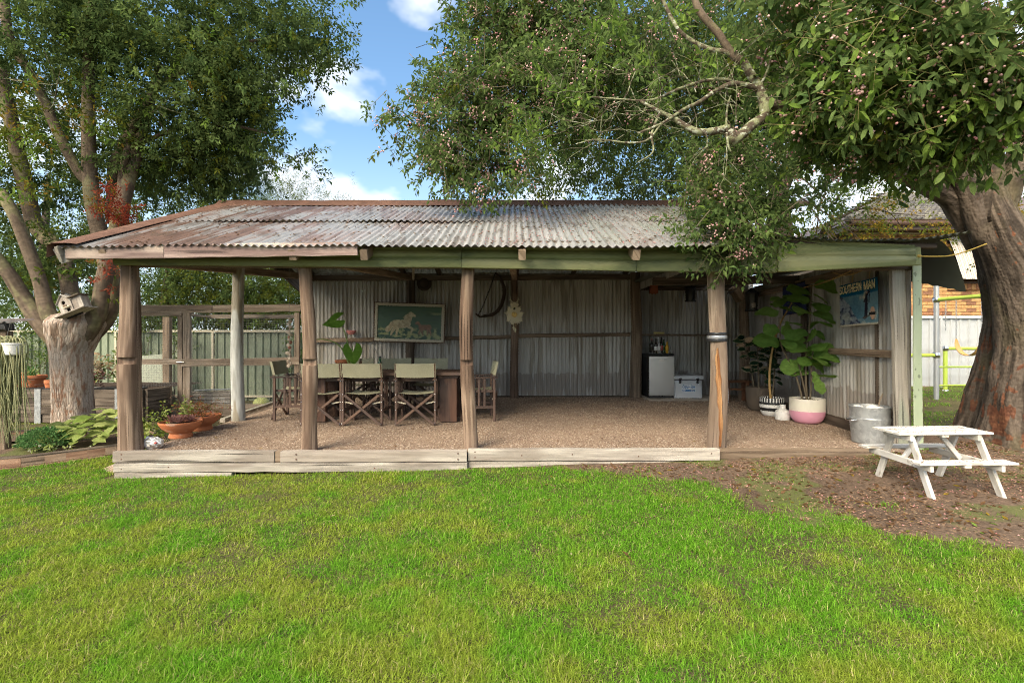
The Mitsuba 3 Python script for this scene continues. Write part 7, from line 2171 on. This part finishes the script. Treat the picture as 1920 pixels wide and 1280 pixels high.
heart(t, eb + [0.035, -0.05, 0.27], (1, 0.25, 0.05), (0.0, -0.25, 1.0), 0.35, 0.5, 0.25)
heart(t, eb + [-0.24, 0.0, 0.74], (-0.3, 0.35, 0.8), (0.9, 0.1, 0.40), 0.33, 0.45, 0.15)
t = thing('small_bottle', 'small dark green bottle standing on the table between the chair backs', 'bottle')
MB().lathe([(0, 0), (0.032, 0), (0.034, 0.01), (0.034, 0.10), (0.015, 0.14), (0.014, 0.19), (0.0, 0.19)], (-1.98, 7.25, 0.723), 14).add(t, 'body', 'm_bottle_green', smooth=True)
MB().lathe([(0, 0), (0.016, 0), (0.016, 0.025), (0, 0.025)], (-1.98, 7.25, 0.905), 10).add(t, 'cap', 'm_black')
t = thing('figurine', 'small brown carved figurine standing on the table behind the middle near chair', 'figurine')
MB().lathe([(0, 0), (0.028, 0), (0.026, 0.05), (0.018, 0.085), (0.022, 0.10), (0.02, 0.125), (0.012, 0.14), (0.0, 0.145)], (-2.28, 7.28, 0.723), 12).add(t, 'body', 'm_stool', smooth=True)
MB().lathe([(0, -0.02), (0.017, -0.01), (0.02, 0.004), (0.014, 0.018), (0, 0.022)], (-2.275, 7.27, 0.872), 10).add(t, 'head', 'm_brown_timber', smooth=True)

# ------------------------------------------------------------------ terracotta bowls on the gravel
def wide_bowl(lab, c, R):
    t_ = thing('terracotta_bowl', lab, 'bowl', 'wide footed terracotta bowls on the gravel')
    MB().lathe([(0.0, 0.0), (R * 0.50, 0.0), (R * 0.56, 0.012), (R * 0.52, 0.05), (R * 0.50, 0.065), (R * 0.66, 0.085), (R * 0.88, 0.13), (R, 0.175), (R * 1.01, 0.195), (R * 0.97, 0.20), (R * 0.93, 0.185), (R * 0.85, 0.15)], c, 40).add(t_, 'body', 'm_terracotta', smooth=True)
    pot_soil(t_, c, R * 0.90, c[2] + 0.165)
    return t_


def scatter_leaves(parent, name, c, r, n, per, L, leaf, ratio, choices, up=0.6, bsdf='m_leaf', droop=0.2):
    C = np.asarray(c) + rng.normal(0, 0.5, (n, 3)) * np.asarray(r)
    D = unit(rng.normal(0, 0.6, (n, 3)) + [0, 0, up])
    pos, ax_, nr_ = spray_leaves(C, D, per, L, leaf, ratio, droop)
    ln = leaf * rng.uniform(0.6, 1.3, len(pos))
    m = MB()
    m.put(*leaf_mesh(pos, ax_, nr_, ln, ln * ratio, rng.uniform(0, 1, len(pos)), palette_mix(len(pos), choices), 4))
    m.add(parent, name, bsdf, kind='stuff')


b1 = np.array([-3.97, 5.80, 0.0])
b2 = np.array([-4.03, 6.28, 0.0])
wide_bowl('front terracotta bowl with purple succulents and a sprig of small leaves', b1, 0.225)
wide_bowl('rear terracotta bowl with brownish red foliage', b2, 0.225)
t = thing('succulent', 'purple grey spiky succulent in the front terracotta bowl', 'plant')
for k, (dx, dy) in enumerate(((-0.08, -0.03), (0.02, -0.06), (-0.02, 0.06), (0.10, 0.02))):
    m = MB()
    N = 26
    a = np.arange(N) * 2.4
    el = np.linspace(0.2, 1.3, N)
    d = np.stack([np.cos(a) * np.cos(el), np.sin(a) * np.cos(el), np.sin(el)], 1)
    ln = np.linspace(0.15, 0.09, N)
    m.put(*leaf_mesh(np.tile(b1 + [dx, dy, 0.185], (N, 1)), d, np.array([0, 0, 1.0]) - d * d[:, 2:], ln, ln * 0.22, rng.uniform(0, 1, N), np.full(N, 10.0), 4, droop=-0.1))
    m.add(t, 'rosette', 'm_leaf')
t = thing('trailing_sprig', 'upright light green sprig with small leaves by the front terracotta bowl', 'plant')
for q, h in (((-0.03, 0.09, 0.15), 0.36), ((-0.08, 0.11, 0.15), 0.22), ((0.02, 0.12, 0.15), 0.26)):
    p_ = stemmed(t, [b1 + q, b1 + q + np.array([0.02, 0, h * 0.5]), b1 + q + np.array([0.0, 0.01, h])], [0.004, 0.003, 0.002], 'm_stalk', sides=5)
    N = int(h * 130)
    i = rng.integers(2, 16, N)
    a = rng.uniform(0, 6.28, N)
    d = np.stack([np.cos(a), np.sin(a), rng.uniform(-0.1, 0.6, N)], 1)
    ln = rng.uniform(0.025, 0.05, N) * (1.25 - 0.5 * i / 16)
    m = MB()
    m.put(*leaf_mesh(p_[i], d, np.tile([0, -0.5, 1.0], (N, 1)) + rng.normal(0, 0.3, (N, 3)), ln, ln * 0.7, rng.uniform(0, 1, N), palette_mix(N, [(5, 2), (2, 1), (3, 1)]), 4))
    m.add(t, 'leaves', 'm_leaf', kind='stuff')
t = thing('trailing_plant', 'straggling light green plant on the ground left of the front terracotta bowl', 'plant')
scatter_leaves(t, 'leaves', b1 + [-0.32, 0.05, 0.08], (0.22, 0.22, 0.16), 34, 7, 0.12, 0.04, 0.65, [(5, 2), (3, 2), (2, 1)])
scatter_leaves(t, 'upper_leaves', b1 + [-0.30, 0.12, 0.24], (0.14, 0.12, 0.12), 14, 7, 0.10, 0.035, 0.65, [(5, 2), (3, 2), (2, 1)])
t = thing('red_foliage', 'low brownish red mounded plant in the rear terracotta bowl', 'plant')
scatter_leaves(t, 'leaves', b2 + [-0.02, 0, 0.25], (0.26, 0.22, 0.10), 170, 8, 0.07, 0.024, 0.5, [(14, 3), (4, 0.8), (3, 1.2)])
t = thing('wire_hook', 'thin wire plant hook bent over beside the bowls', 'hook')
MB().tube(bend([b1 + [-0.13, 0.2, 0.1], b1 + [-0.15, 0.2, 0.36], b1 + [-0.18, 0.2, 0.46], b1 + [-0.24, 0.2, 0.48], b1 + [-0.28, 0.2, 0.44]], 18), 0.003, 5).add(t, 'rod', 'm_rust', smooth=True)

# ------------------------------------------------------------------ pots on the raised bed
def flower_pot(lab, c, R, h, bs='m_terracotta'):
    t_ = thing('flower_pot', lab, 'pot')
    MB().lathe([(0.0, 0.0), (R * 0.68, 0.0), (R * 0.72, 0.01), (R * 0.9, h * 0.74), (R * 0.98, h * 0.75), (R, h * 0.78), (R, h * 0.98), (R * 0.96, h), (R * 0.88, h * 0.97), (R * 0.84, h * 0.8)], c, 32).add(t_, 'body', bs, smooth=True)
    pot_soil(t_, c, R * 0.86, c[2] + h * 0.88)


flower_pot('wide terracotta pot on the raised bed between the hanging cactus and the trunk', (-8.93, 9.0, 0.29), 0.215, 0.235)
flower_pot('terracotta pot on the raised bed behind the hanging cactus', (-9.32, 9.15, 0.29), 0.19, 0.27)
flower_pot('small terracotta pot half hidden behind the left edge of the trunk', (-8.42, 8.85, 0.17), 0.105, 0.28)
t = thing('spiky_plant', 'small pale spiky leaved plant in the wide terracotta pot', 'plant')
N = 34
a, el = rng.uniform(0, 6.28, N), rng.uniform(0.4, 1.4, N)
d = np.stack([np.cos(a) * np.cos(el), np.sin(a) * np.cos(el), np.sin(el)], 1)
ln = rng.uniform(0.12, 0.26, N)
m = MB()
m.put(*leaf_mesh(np.array([-8.97, 9.0, 0.50]) + rng.normal(0, 0.035, (N, 3)) * [1, 1, 0.3], d, np.array([0, 0, 1.0]) - d * d[:, 2:] + 0.01, ln, ln * 0.13, rng.uniform(0, 1, N), palette_mix(N, [(6, 2), (5, 1)]), 4, droop=0.2))
m.add(t, 'leaves', 'm_leaf', kind='stuff')
twigs(t, 'stalks', [(-8.78, 9.05, 0.5), (-8.85, 9.0, 0.5), (-8.9, 9.05, 0.5)], [(0.2, 0, 1), (0.05, 0, 1), (-0.15, 0, 1)], 0.5, 0.006, 'm_twig', segs=5, wander=0.12)
t = thing('pinkish_shrub', 'small shrub with pinkish cream and dark red leaves on the raised bed', 'plant')
scatter_leaves(t, 'pale_leaves', (-7.82, 9.0, 0.66), (0.26, 0.2, 0.17), 26, 6, 0.14, 0.085, 0.75, [(9, 3), (5, 1), (15, 0.8)])
scatter_leaves(t, 'dark_leaves', (-7.85, 9.0, 0.44), (0.30, 0.2, 0.22), 60, 7, 0.14, 0.07, 0.6, [(10, 2), (14, 1.2), (0, 1.5)])
t = thing('pale_stone', 'pale flat oval stone lying on the edge of the raised bed right of the trunk', 'stone')
v = np.array(trimesh.creation.icosphere(3, 1.0).vertices)
v = v * (0.92 + 0.16 * meshkit.fbm(v * 2 + 4, 3, 3))[:, None] * [0.13, 0.09, 0.045]
MB().put(v + [-7.78, 8.72, 0.335], trimesh.creation.icosphere(3, 1.0).faces).add(t, 'body', 'm_shell', smooth=True)
one(t, 'chip', 'm_sleeper', 'box', (-7.70, 8.70, 0.30), (0.05, 0.04, 0.012))

# ------------------------------------------------------------------ plants of the curved bed
t = thing('lime_perennial', 'clump of broad lime green leaves at the foot of the left trunk', 'plant')
lanc = [0.05, 0.28, 0.44, 0.50, 0.44, 0.30, 0.03]
for i in range(150):
    x_, y_ = rng.uniform(-6.02, -5.02), rng.uniform(5.98, 6.65)
    hgt = 0.42 * max(0.1, 1 - ((x_ + 5.42) / 0.75) ** 2) * (0.5 + 0.5 * smooth01(5.9, 6.3, y_)) * rng.uniform(0.5, 1.1)
    g = float(ground_at(x_, y_)) + 0.07
    a = rng.uniform(0, 6.28)
    d = np.array([math.cos(a), math.sin(a) - 0.55, rng.uniform(-0.15, 0.35)])
    L = rng.uniform(0.11, 0.20)
    big_leaf(np.array([x_, y_, g + hgt]), d, np.array([0, -0.3, 1.0]) + rng.normal(0, 0.22, 3), lanc, L, L * 0.72, rng.uniform(0, 1), 5.0, droop=rng.uniform(0.15, 0.5), ns=6, vein=-0.2).add(t, 'leaf', 'm_leaf', smooth=True)
t = thing('curly_herb', 'round mound of finely curled green herb in the curved bed', 'plant')
N = 2600
u = unit(rng.normal(0, 1, (N, 3)))
u[:, 2] = np.abs(u[:, 2])
c = np.array([-5.78, 5.98, -0.12]) + u * np.array([0.27, 0.22, 0.20]) * rng.uniform(0.75, 1.05, (N, 1))
ln = rng.uniform(0.012, 0.03, N)
m = MB()
m.put(*leaf_mesh(c, unit(u + rng.normal(0, 0.7, (N, 3))), unit(u + rng.normal(0, 0.5, (N, 3))), ln, ln * 0.9, rng.uniform(0, 1, N), np.full(N, 6.0), 4, droop=-0.3))
m.add(t, 'leaves', 'm_leaf', kind='stuff')
t = thing('white_leaf_plant', 'small plant with whitish leaves in the mulch left of the herb mound', 'plant')
for i in range(18):
    a = rng.uniform(0, 6.28)
    L = rng.uniform(0.05, 0.09)
    big_leaf(np.array([-6.42, 5.83, -0.16]) + rng.normal(0, 0.045, 3) * [1, 1, 0.7], np.array([math.cos(a), math.sin(a) - 0.5, 0.5]), np.array([0, -0.5, 1.0]) + rng.normal(0, 0.3, 3), lanc, L, L * 0.8, rng.uniform(0, 1), 15.0 if i % 3 else 5.0, droop=0.3, ns=5).add(t, 'leaf', 'm_leaf', smooth=True)
t = thing('seedling_row', 'scattering of small pale yellow green seedlings along the front of the curved bed', 'seedlings')
scatter_leaves(t, 'leaves', (-5.55, 5.86, -0.15), (0.5, 0.12, 0.03), 26, 5, 0.05, 0.045, 0.7, [(5, 3), (15, 1)], up=0.9)

# ------------------------------------------------------------------ hanging cactus at the far left
t = thing('hanging_pot', 'white hanging pot of the rope cactus at the far left', 'pot')
hc = np.array([-6.08, 5.9, 0.98])
MB().lathe([(0.0, 0.0), (0.075, 0.0), (0.085, 0.02), (0.10, 0.13), (0.108, 0.135), (0.108, 0.15), (0.098, 0.15), (0.09, 0.11)], hc, 26).add(t, 'body', 'm_white_glaze', smooth=True)
pot_soil(t, hc, 0.09, hc[2] + 0.12)
for a in (0.5, 2.6, 4.7):
    MB().tube([hc + [0.1 * math.cos(a), 0.1 * math.sin(a), 0.14], hc + [-0.05, 0.02, 0.44]], 0.002, 4).add(t, 'hanger_wire', 'm_wire')
t = thing('rope_cactus', 'long pale green hanging rope cactus trailing from the white pot at the far left', 'plant')
st_m = MB()
for i in range(120):
    a = rng.uniform(0, 6.28)
    r = rng.uniform(0.05, 0.16)
    dx, dy = r * math.cos(a) - 0.06 * rng.uniform(0, 2), r * math.sin(a) * 0.6
    drop = rng.uniform(0.12, 1.0) ** 0.7 * 1.12
    p = bend([hc + [0.02 * math.cos(a), 0.02 * math.sin(a), 0.13], hc + [dx * 0.7, dy * 0.7, 0.19 + rng.uniform(-0.03, 0.05)], hc + [dx * 1.15, dy, 0.08], hc + [dx * 1.1 + rng.normal(0, 0.03), dy, -drop * 0.5], hc + [dx * 1.0 + rng.normal(0, 0.06), dy, 0.0 - drop]], 14)
    q = rng.uniform(0, 1)
    m = MB()
    m.tube(p, np.r_[np.linspace(0.0055, 0.0065, 10), np.linspace(0.006, 0.003, 4)], 5, k=1)
    m.t[0] = np.stack([np.full(len(m.t[0]), q), np.full(len(m.t[0]), 11.5)], 1)
    m.add(t, 'strand', 'm_cactus', smooth=True)
mat('m_cactus', mikit.proc(lambda p, n, uv: mix((0.17, 0.19, 0.085), (0.33, 0.32, 0.17), uv.x) * (0.8 + 0.4 * noise(p.x * 30, p.y * 30, p.z * 12))), 0.6)
# ------------------------------------------------------------------ lawn and litter
import shapely
from shapely import prepared
BARE = shapely.Polygon([(0.5, 5.1), (0.9, 4.80), (1.4, 4.62), (2.0, 4.36), (1.95, 3.7), (2.5, 3.22), (3.1, 2.8), (4.2, 2.4), (9, 1.8), (9, 5.6), (4.4, 5.3)])
BED = shapely.Polygon([(q[0], q[1]) for q in loop]).buffer(0.03)


def bareness(x, y):
    """Signed distance from the bare soil on the right (negative inside), roughened."""
    p = shapely.points(x, y)
    d = shapely.distance(BARE, p)
    inside = shapely.contains(BARE, p)
    d = np.where(inside, -shapely.distance(shapely.boundary(BARE), p), d)
    q = np.stack([x * 2.2, y * 2.2, x * 0], -1)
    q3 = np.stack([x * 7, y * 7, x * 0], -1)
    return d + 0.75 * (meshkit.fbm(q, 3, 21) - 0.5) + 0.25 * (meshkit.fbm(q3, 2, 22) - 0.5)


# the bare soil itself: a sheet just above the turf's own ground, ragged at its margin
gx_, gy_ = np.meshgrid(np.arange(0.0, 11.0, 0.05), np.arange(1.2, 9.5, 0.05))
bb = bareness(gx_.ravel(), gy_.ravel()).reshape(gx_.shape)
zz = ground_at(gx_, gy_) + 0.02 * (meshkit.fbm(np.stack([gx_ * 1.7, gy_ * 1.7, gx_ * 0], -1), 3, 2) - 0.5) + 0.006 - 0.03 * smooth01(0.16, 0.26, bb) + 0.012 * (meshkit.fbm(np.stack([gx_ * 9, gy_ * 9, gx_ * 0], -1), 3, 52) - 0.5)
r_, c_ = gx_.shape
ii, jj = np.meshgrid(np.arange(r_ - 1), np.arange(c_ - 1), indexing='ij')
aa = (ii * c_ + jj).ravel()
on = (bb[:-1, :-1].ravel() < 0.27)
aa = aa[on]
m = MB()
m.put(np.stack([gx_, gy_, zz], -1).reshape(-1, 3), np.vstack([np.stack([aa, aa + 1, aa + c_ + 1], 1), np.stack([aa, aa + c_ + 1, aa + c_], 1)]))
m.add(None, 'bare_soil', 'm_soil', smooth=True, kind='structure')


def blades(x, y, h, w, lean=1.05):
    """Bent grass blades of two segments: five points, three triangles each."""
    n = len(x)
    z = ground_at(x, y) - 0.004
    b = np.stack([x, y, z], 1)
    a = rng.uniform(0, 2 * np.pi, n)
    d = np.stack([np.cos(a), np.sin(a), 0 * a], 1)
    fa = a + np.pi / 2 + rng.normal(0, 0.5, n)
    s = np.stack([np.cos(fa), np.sin(fa), 0 * a], 1) * (w / 2)[:, None]
    l1 = rng.uniform(0.1, 1.35, n)
    l2 = l1 + np.abs(rng.normal(0, lean * 0.8, n))
    up = np.array([0, 0, 1.0])
    m1 = b + (d * np.sin(np.minimum(l1, 1.3))[:, None] + up * np.cos(np.minimum(l1, 1.3))[:, None]) * (h * 0.5)[:, None]
    tp = m1 + (d * np.sin(np.minimum(l2, 1.75))[:, None] + up * np.cos(np.minimum(l2, 1.75))[:, None]) * (h * 0.6)[:, None]
    v = np.stack([b - s, b + s, m1 - s * 0.85, m1 + s * 0.85, tp], 1)
    f = np.array([[0, 1, 3], [0, 3, 2], [2, 3, 4]])
    r = rng.uniform(0, 1, n)
    uv = np.stack([np.repeat(r, 5), np.tile([0, 0, 0.5, 0.5, 1.0], n)], 1)
    return v.reshape(-1, 3), (f[None] + 5 * np.arange(n)[:, None, None]).reshape(-1, 3), uv


n = 760000
y = 1.62 + 4.6 * rng.uniform(0, 1, n) ** 1.35
x = rng.uniform(-1, 1, n) * (1.12 * y + 0.25)
tuft = meshkit.fbm(np.stack([x * 6, y * 6, x * 0], -1), 3, 31)
big = meshkit.fbm(np.stack([x * 1.3, y * 1.3, x * 0], -1), 3, 33)
keep = (bareness(x, y) > 0.02 + 0.16 * rng.uniform(0, 1, n) ** 2) & ~((x > -4.2) & (x < 0.4) & (y > 4.92)) & ~((x >= 0.4) & (y > 4.95))
keep &= (rng.uniform(0, 1, n) < 0.60 + 0.9 * (tuft - 0.25))
keep &= ~shapely.contains(BED, shapely.points(x, y)) & (y < 6.5)
x, y, tuft, big = x[keep], y[keep], tuft[keep], big[keep]
h = (0.013 + 0.028 * tuft + 0.012 * big) * rng.uniform(0.6, 1.4, len(x))
m = MB()
m.put(*blades(x, y, h, rng.uniform(0.0020, 0.0040, len(x)) * (0.75 + 0.13 * y)))
# tufts in the bare soil, by the edging and on the far grass behind the shed
for cx_, cy_, rr_, k_ in ((1.3, 4.62, 0.16, 160), (1.95, 4.72, 0.12, 120), (2.6, 4.75, 0.14, 140), (3.05, 4.72, 0.10, 80), (2.3, 4.3, 0.2, 120), (4.1, 4.55, 0.22, 300), (4.85, 3.9, 0.18, 260), (2.75, 3.55, 0.1, 90), (3.3, 3.3, 0.1, 60), (2.25, 3.6, 0.25, 260), (4.3, 5.05, 0.16, 260), (0.3, 4.75, 0.2, 200), (0.8, 4.72, 0.15, 160), (3.9, 5.0, 0.2, 200)):
    q = rng.normal(0, rr_ * 0.6, (k_, 2))
    m.put(*blades(cx_ + q[:, 0], cy_ + q[:, 1], rng.uniform(0.02, 0.055, k_), rng.uniform(0.003, 0.005, k_)))
m.add(None, 'lawn_grass', 'm_grass', kind='stuff')
labels['lawn_grass'].update(label='short mown lawn grass, bright green with yellowing patches', category='grass')
n = 60000
x, y = rng.uniform(4.3, 13, n), 5.4 + 5.9 * rng.uniform(0, 1, n)
g = meshkit.fbm(np.stack([x * 1.6, y * 1.6, x * 0], -1), 3, 41)
keep = (g > 0.40 + 0.2 * smooth01(6.2, 5.3, y)) & (x > 0.75 * y - 0.6) & (x > 4.45 + 0.0874 * (y - 5.2))
x, y = x[keep], y[keep]
m = MB()
m.put(*blades(x, y, rng.uniform(0.02, 0.05, len(x)), rng.uniform(0.005, 0.009, len(x))))
n = 16000
x, y = rng.uniform(-9, -4.3, n), rng.uniform(6.3, 9.3, n)
keep = (meshkit.fbm(np.stack([x * 1.8, y * 1.8, x * 0], -1), 3, 43) > 0.48) & ~shapely.contains(BED, shapely.points(x, y))
x, y = x[keep], y[keep]
m.put(*blades(x, y, rng.uniform(0.02, 0.05, len(x)), rng.uniform(0.005, 0.009, len(x))))
m.add(None, 'rough_grass', 'm_grass', kind='stuff')
labels['rough_grass'].update(label='patchy mossy grass beside and behind the shed', category='grass')

# leaf litter, twigs and dropped berries on the bare soil
n = 46000
x, y = rng.uniform(0.2, 6.5, n), 2.0 + 3.2 * rng.uniform(0, 1, n) ** 0.8
bn = bareness(x, y)
keep = (bn < 0.05) | (rng.uniform(0, 1, n) < 0.10 * np.exp(-np.maximum(bn, 0) / 0.6))
keep &= (y < 4.92 + 0.12 * (x > 2.2)) | (x > 4.4)
x, y = x[keep], y[keep]
c = np.stack([x, y, ground_at(x, y) + 0.006], 1)
k = len(c)
m = MB()
m.put(*stones(c, rng.uniform(0.003, 0.012, k), 3.0, 0.35))
j = rng.choice(k, k // 22, replace=False)
m.put(*stones(c[j] + [0, 0, 0.004], rng.uniform(0.004, 0.008, len(j)), 4.0, 0.8))
pos = c[rng.choice(k, 2600)] + [0, 0, 0.006]
d = unit(rng.normal(0, 1, (2600, 3)) * [1, 1, 0.15])
ln = rng.uniform(0.03, 0.06, 2600)
m.add(None, 'leaf_litter', 'm_pebble', kind='stuff')
labels['leaf_litter'].update(label='brown leaf litter and fallen pink berries on the bare soil at the right', category='leaf litter')
m = MB()
m.put(*leaf_mesh(pos, d, np.array([0, 0, 1.0]) + rng.normal(0, 0.25, (2600, 3)), ln, ln * 0.42, rng.uniform(0, 1, 2600), palette_mix(2600, [(14, 6), (3, 0.6), (13, 0.5), (2, 0.25)]), 2, droop=-0.1))
n = 60
x, y = rng.uniform(-4, 4, n), rng.uniform(2.6, 4.8, n)
ln = rng.uniform(0.015, 0.035, n)
m.put(*leaf_mesh(np.stack([x, y, ground_at(x, y) + 0.035], 1), unit(rng.normal(0, 1, (n, 3)) * [1, 1, 0.15]), np.array([0, 0, 1.0]) + rng.normal(0, 0.25, (n, 3)), ln, ln * 0.4, rng.uniform(0, 1, n), palette_mix(n, [(14, 3), (9, 1)]), 2, droop=-0.1))
n = 420
x, y = rng.uniform(-4, 4.1, n), rng.uniform(5.15, 9.4, n)
ln = rng.uniform(0.02, 0.05, n)
m.put(*leaf_mesh(np.stack([x, y, gravel_z(x, y) + 0.01], 1), unit(rng.normal(0, 1, (n, 3)) * [1, 1, 0.15]), np.array([0, 0, 1.0]) + rng.normal(0, 0.25, (n, 3)), ln, ln * 0.4, rng.uniform(0, 1, n), palette_mix(n, [(14, 3), (13, 0.3)]), 2, droop=-0.1))
m.add(None, 'fallen_leaves', 'm_leaf', kind='stuff')
labels['fallen_leaves'].update(label='scattered dry fallen leaves on the soil, lawn and gravel', category='leaf litter')
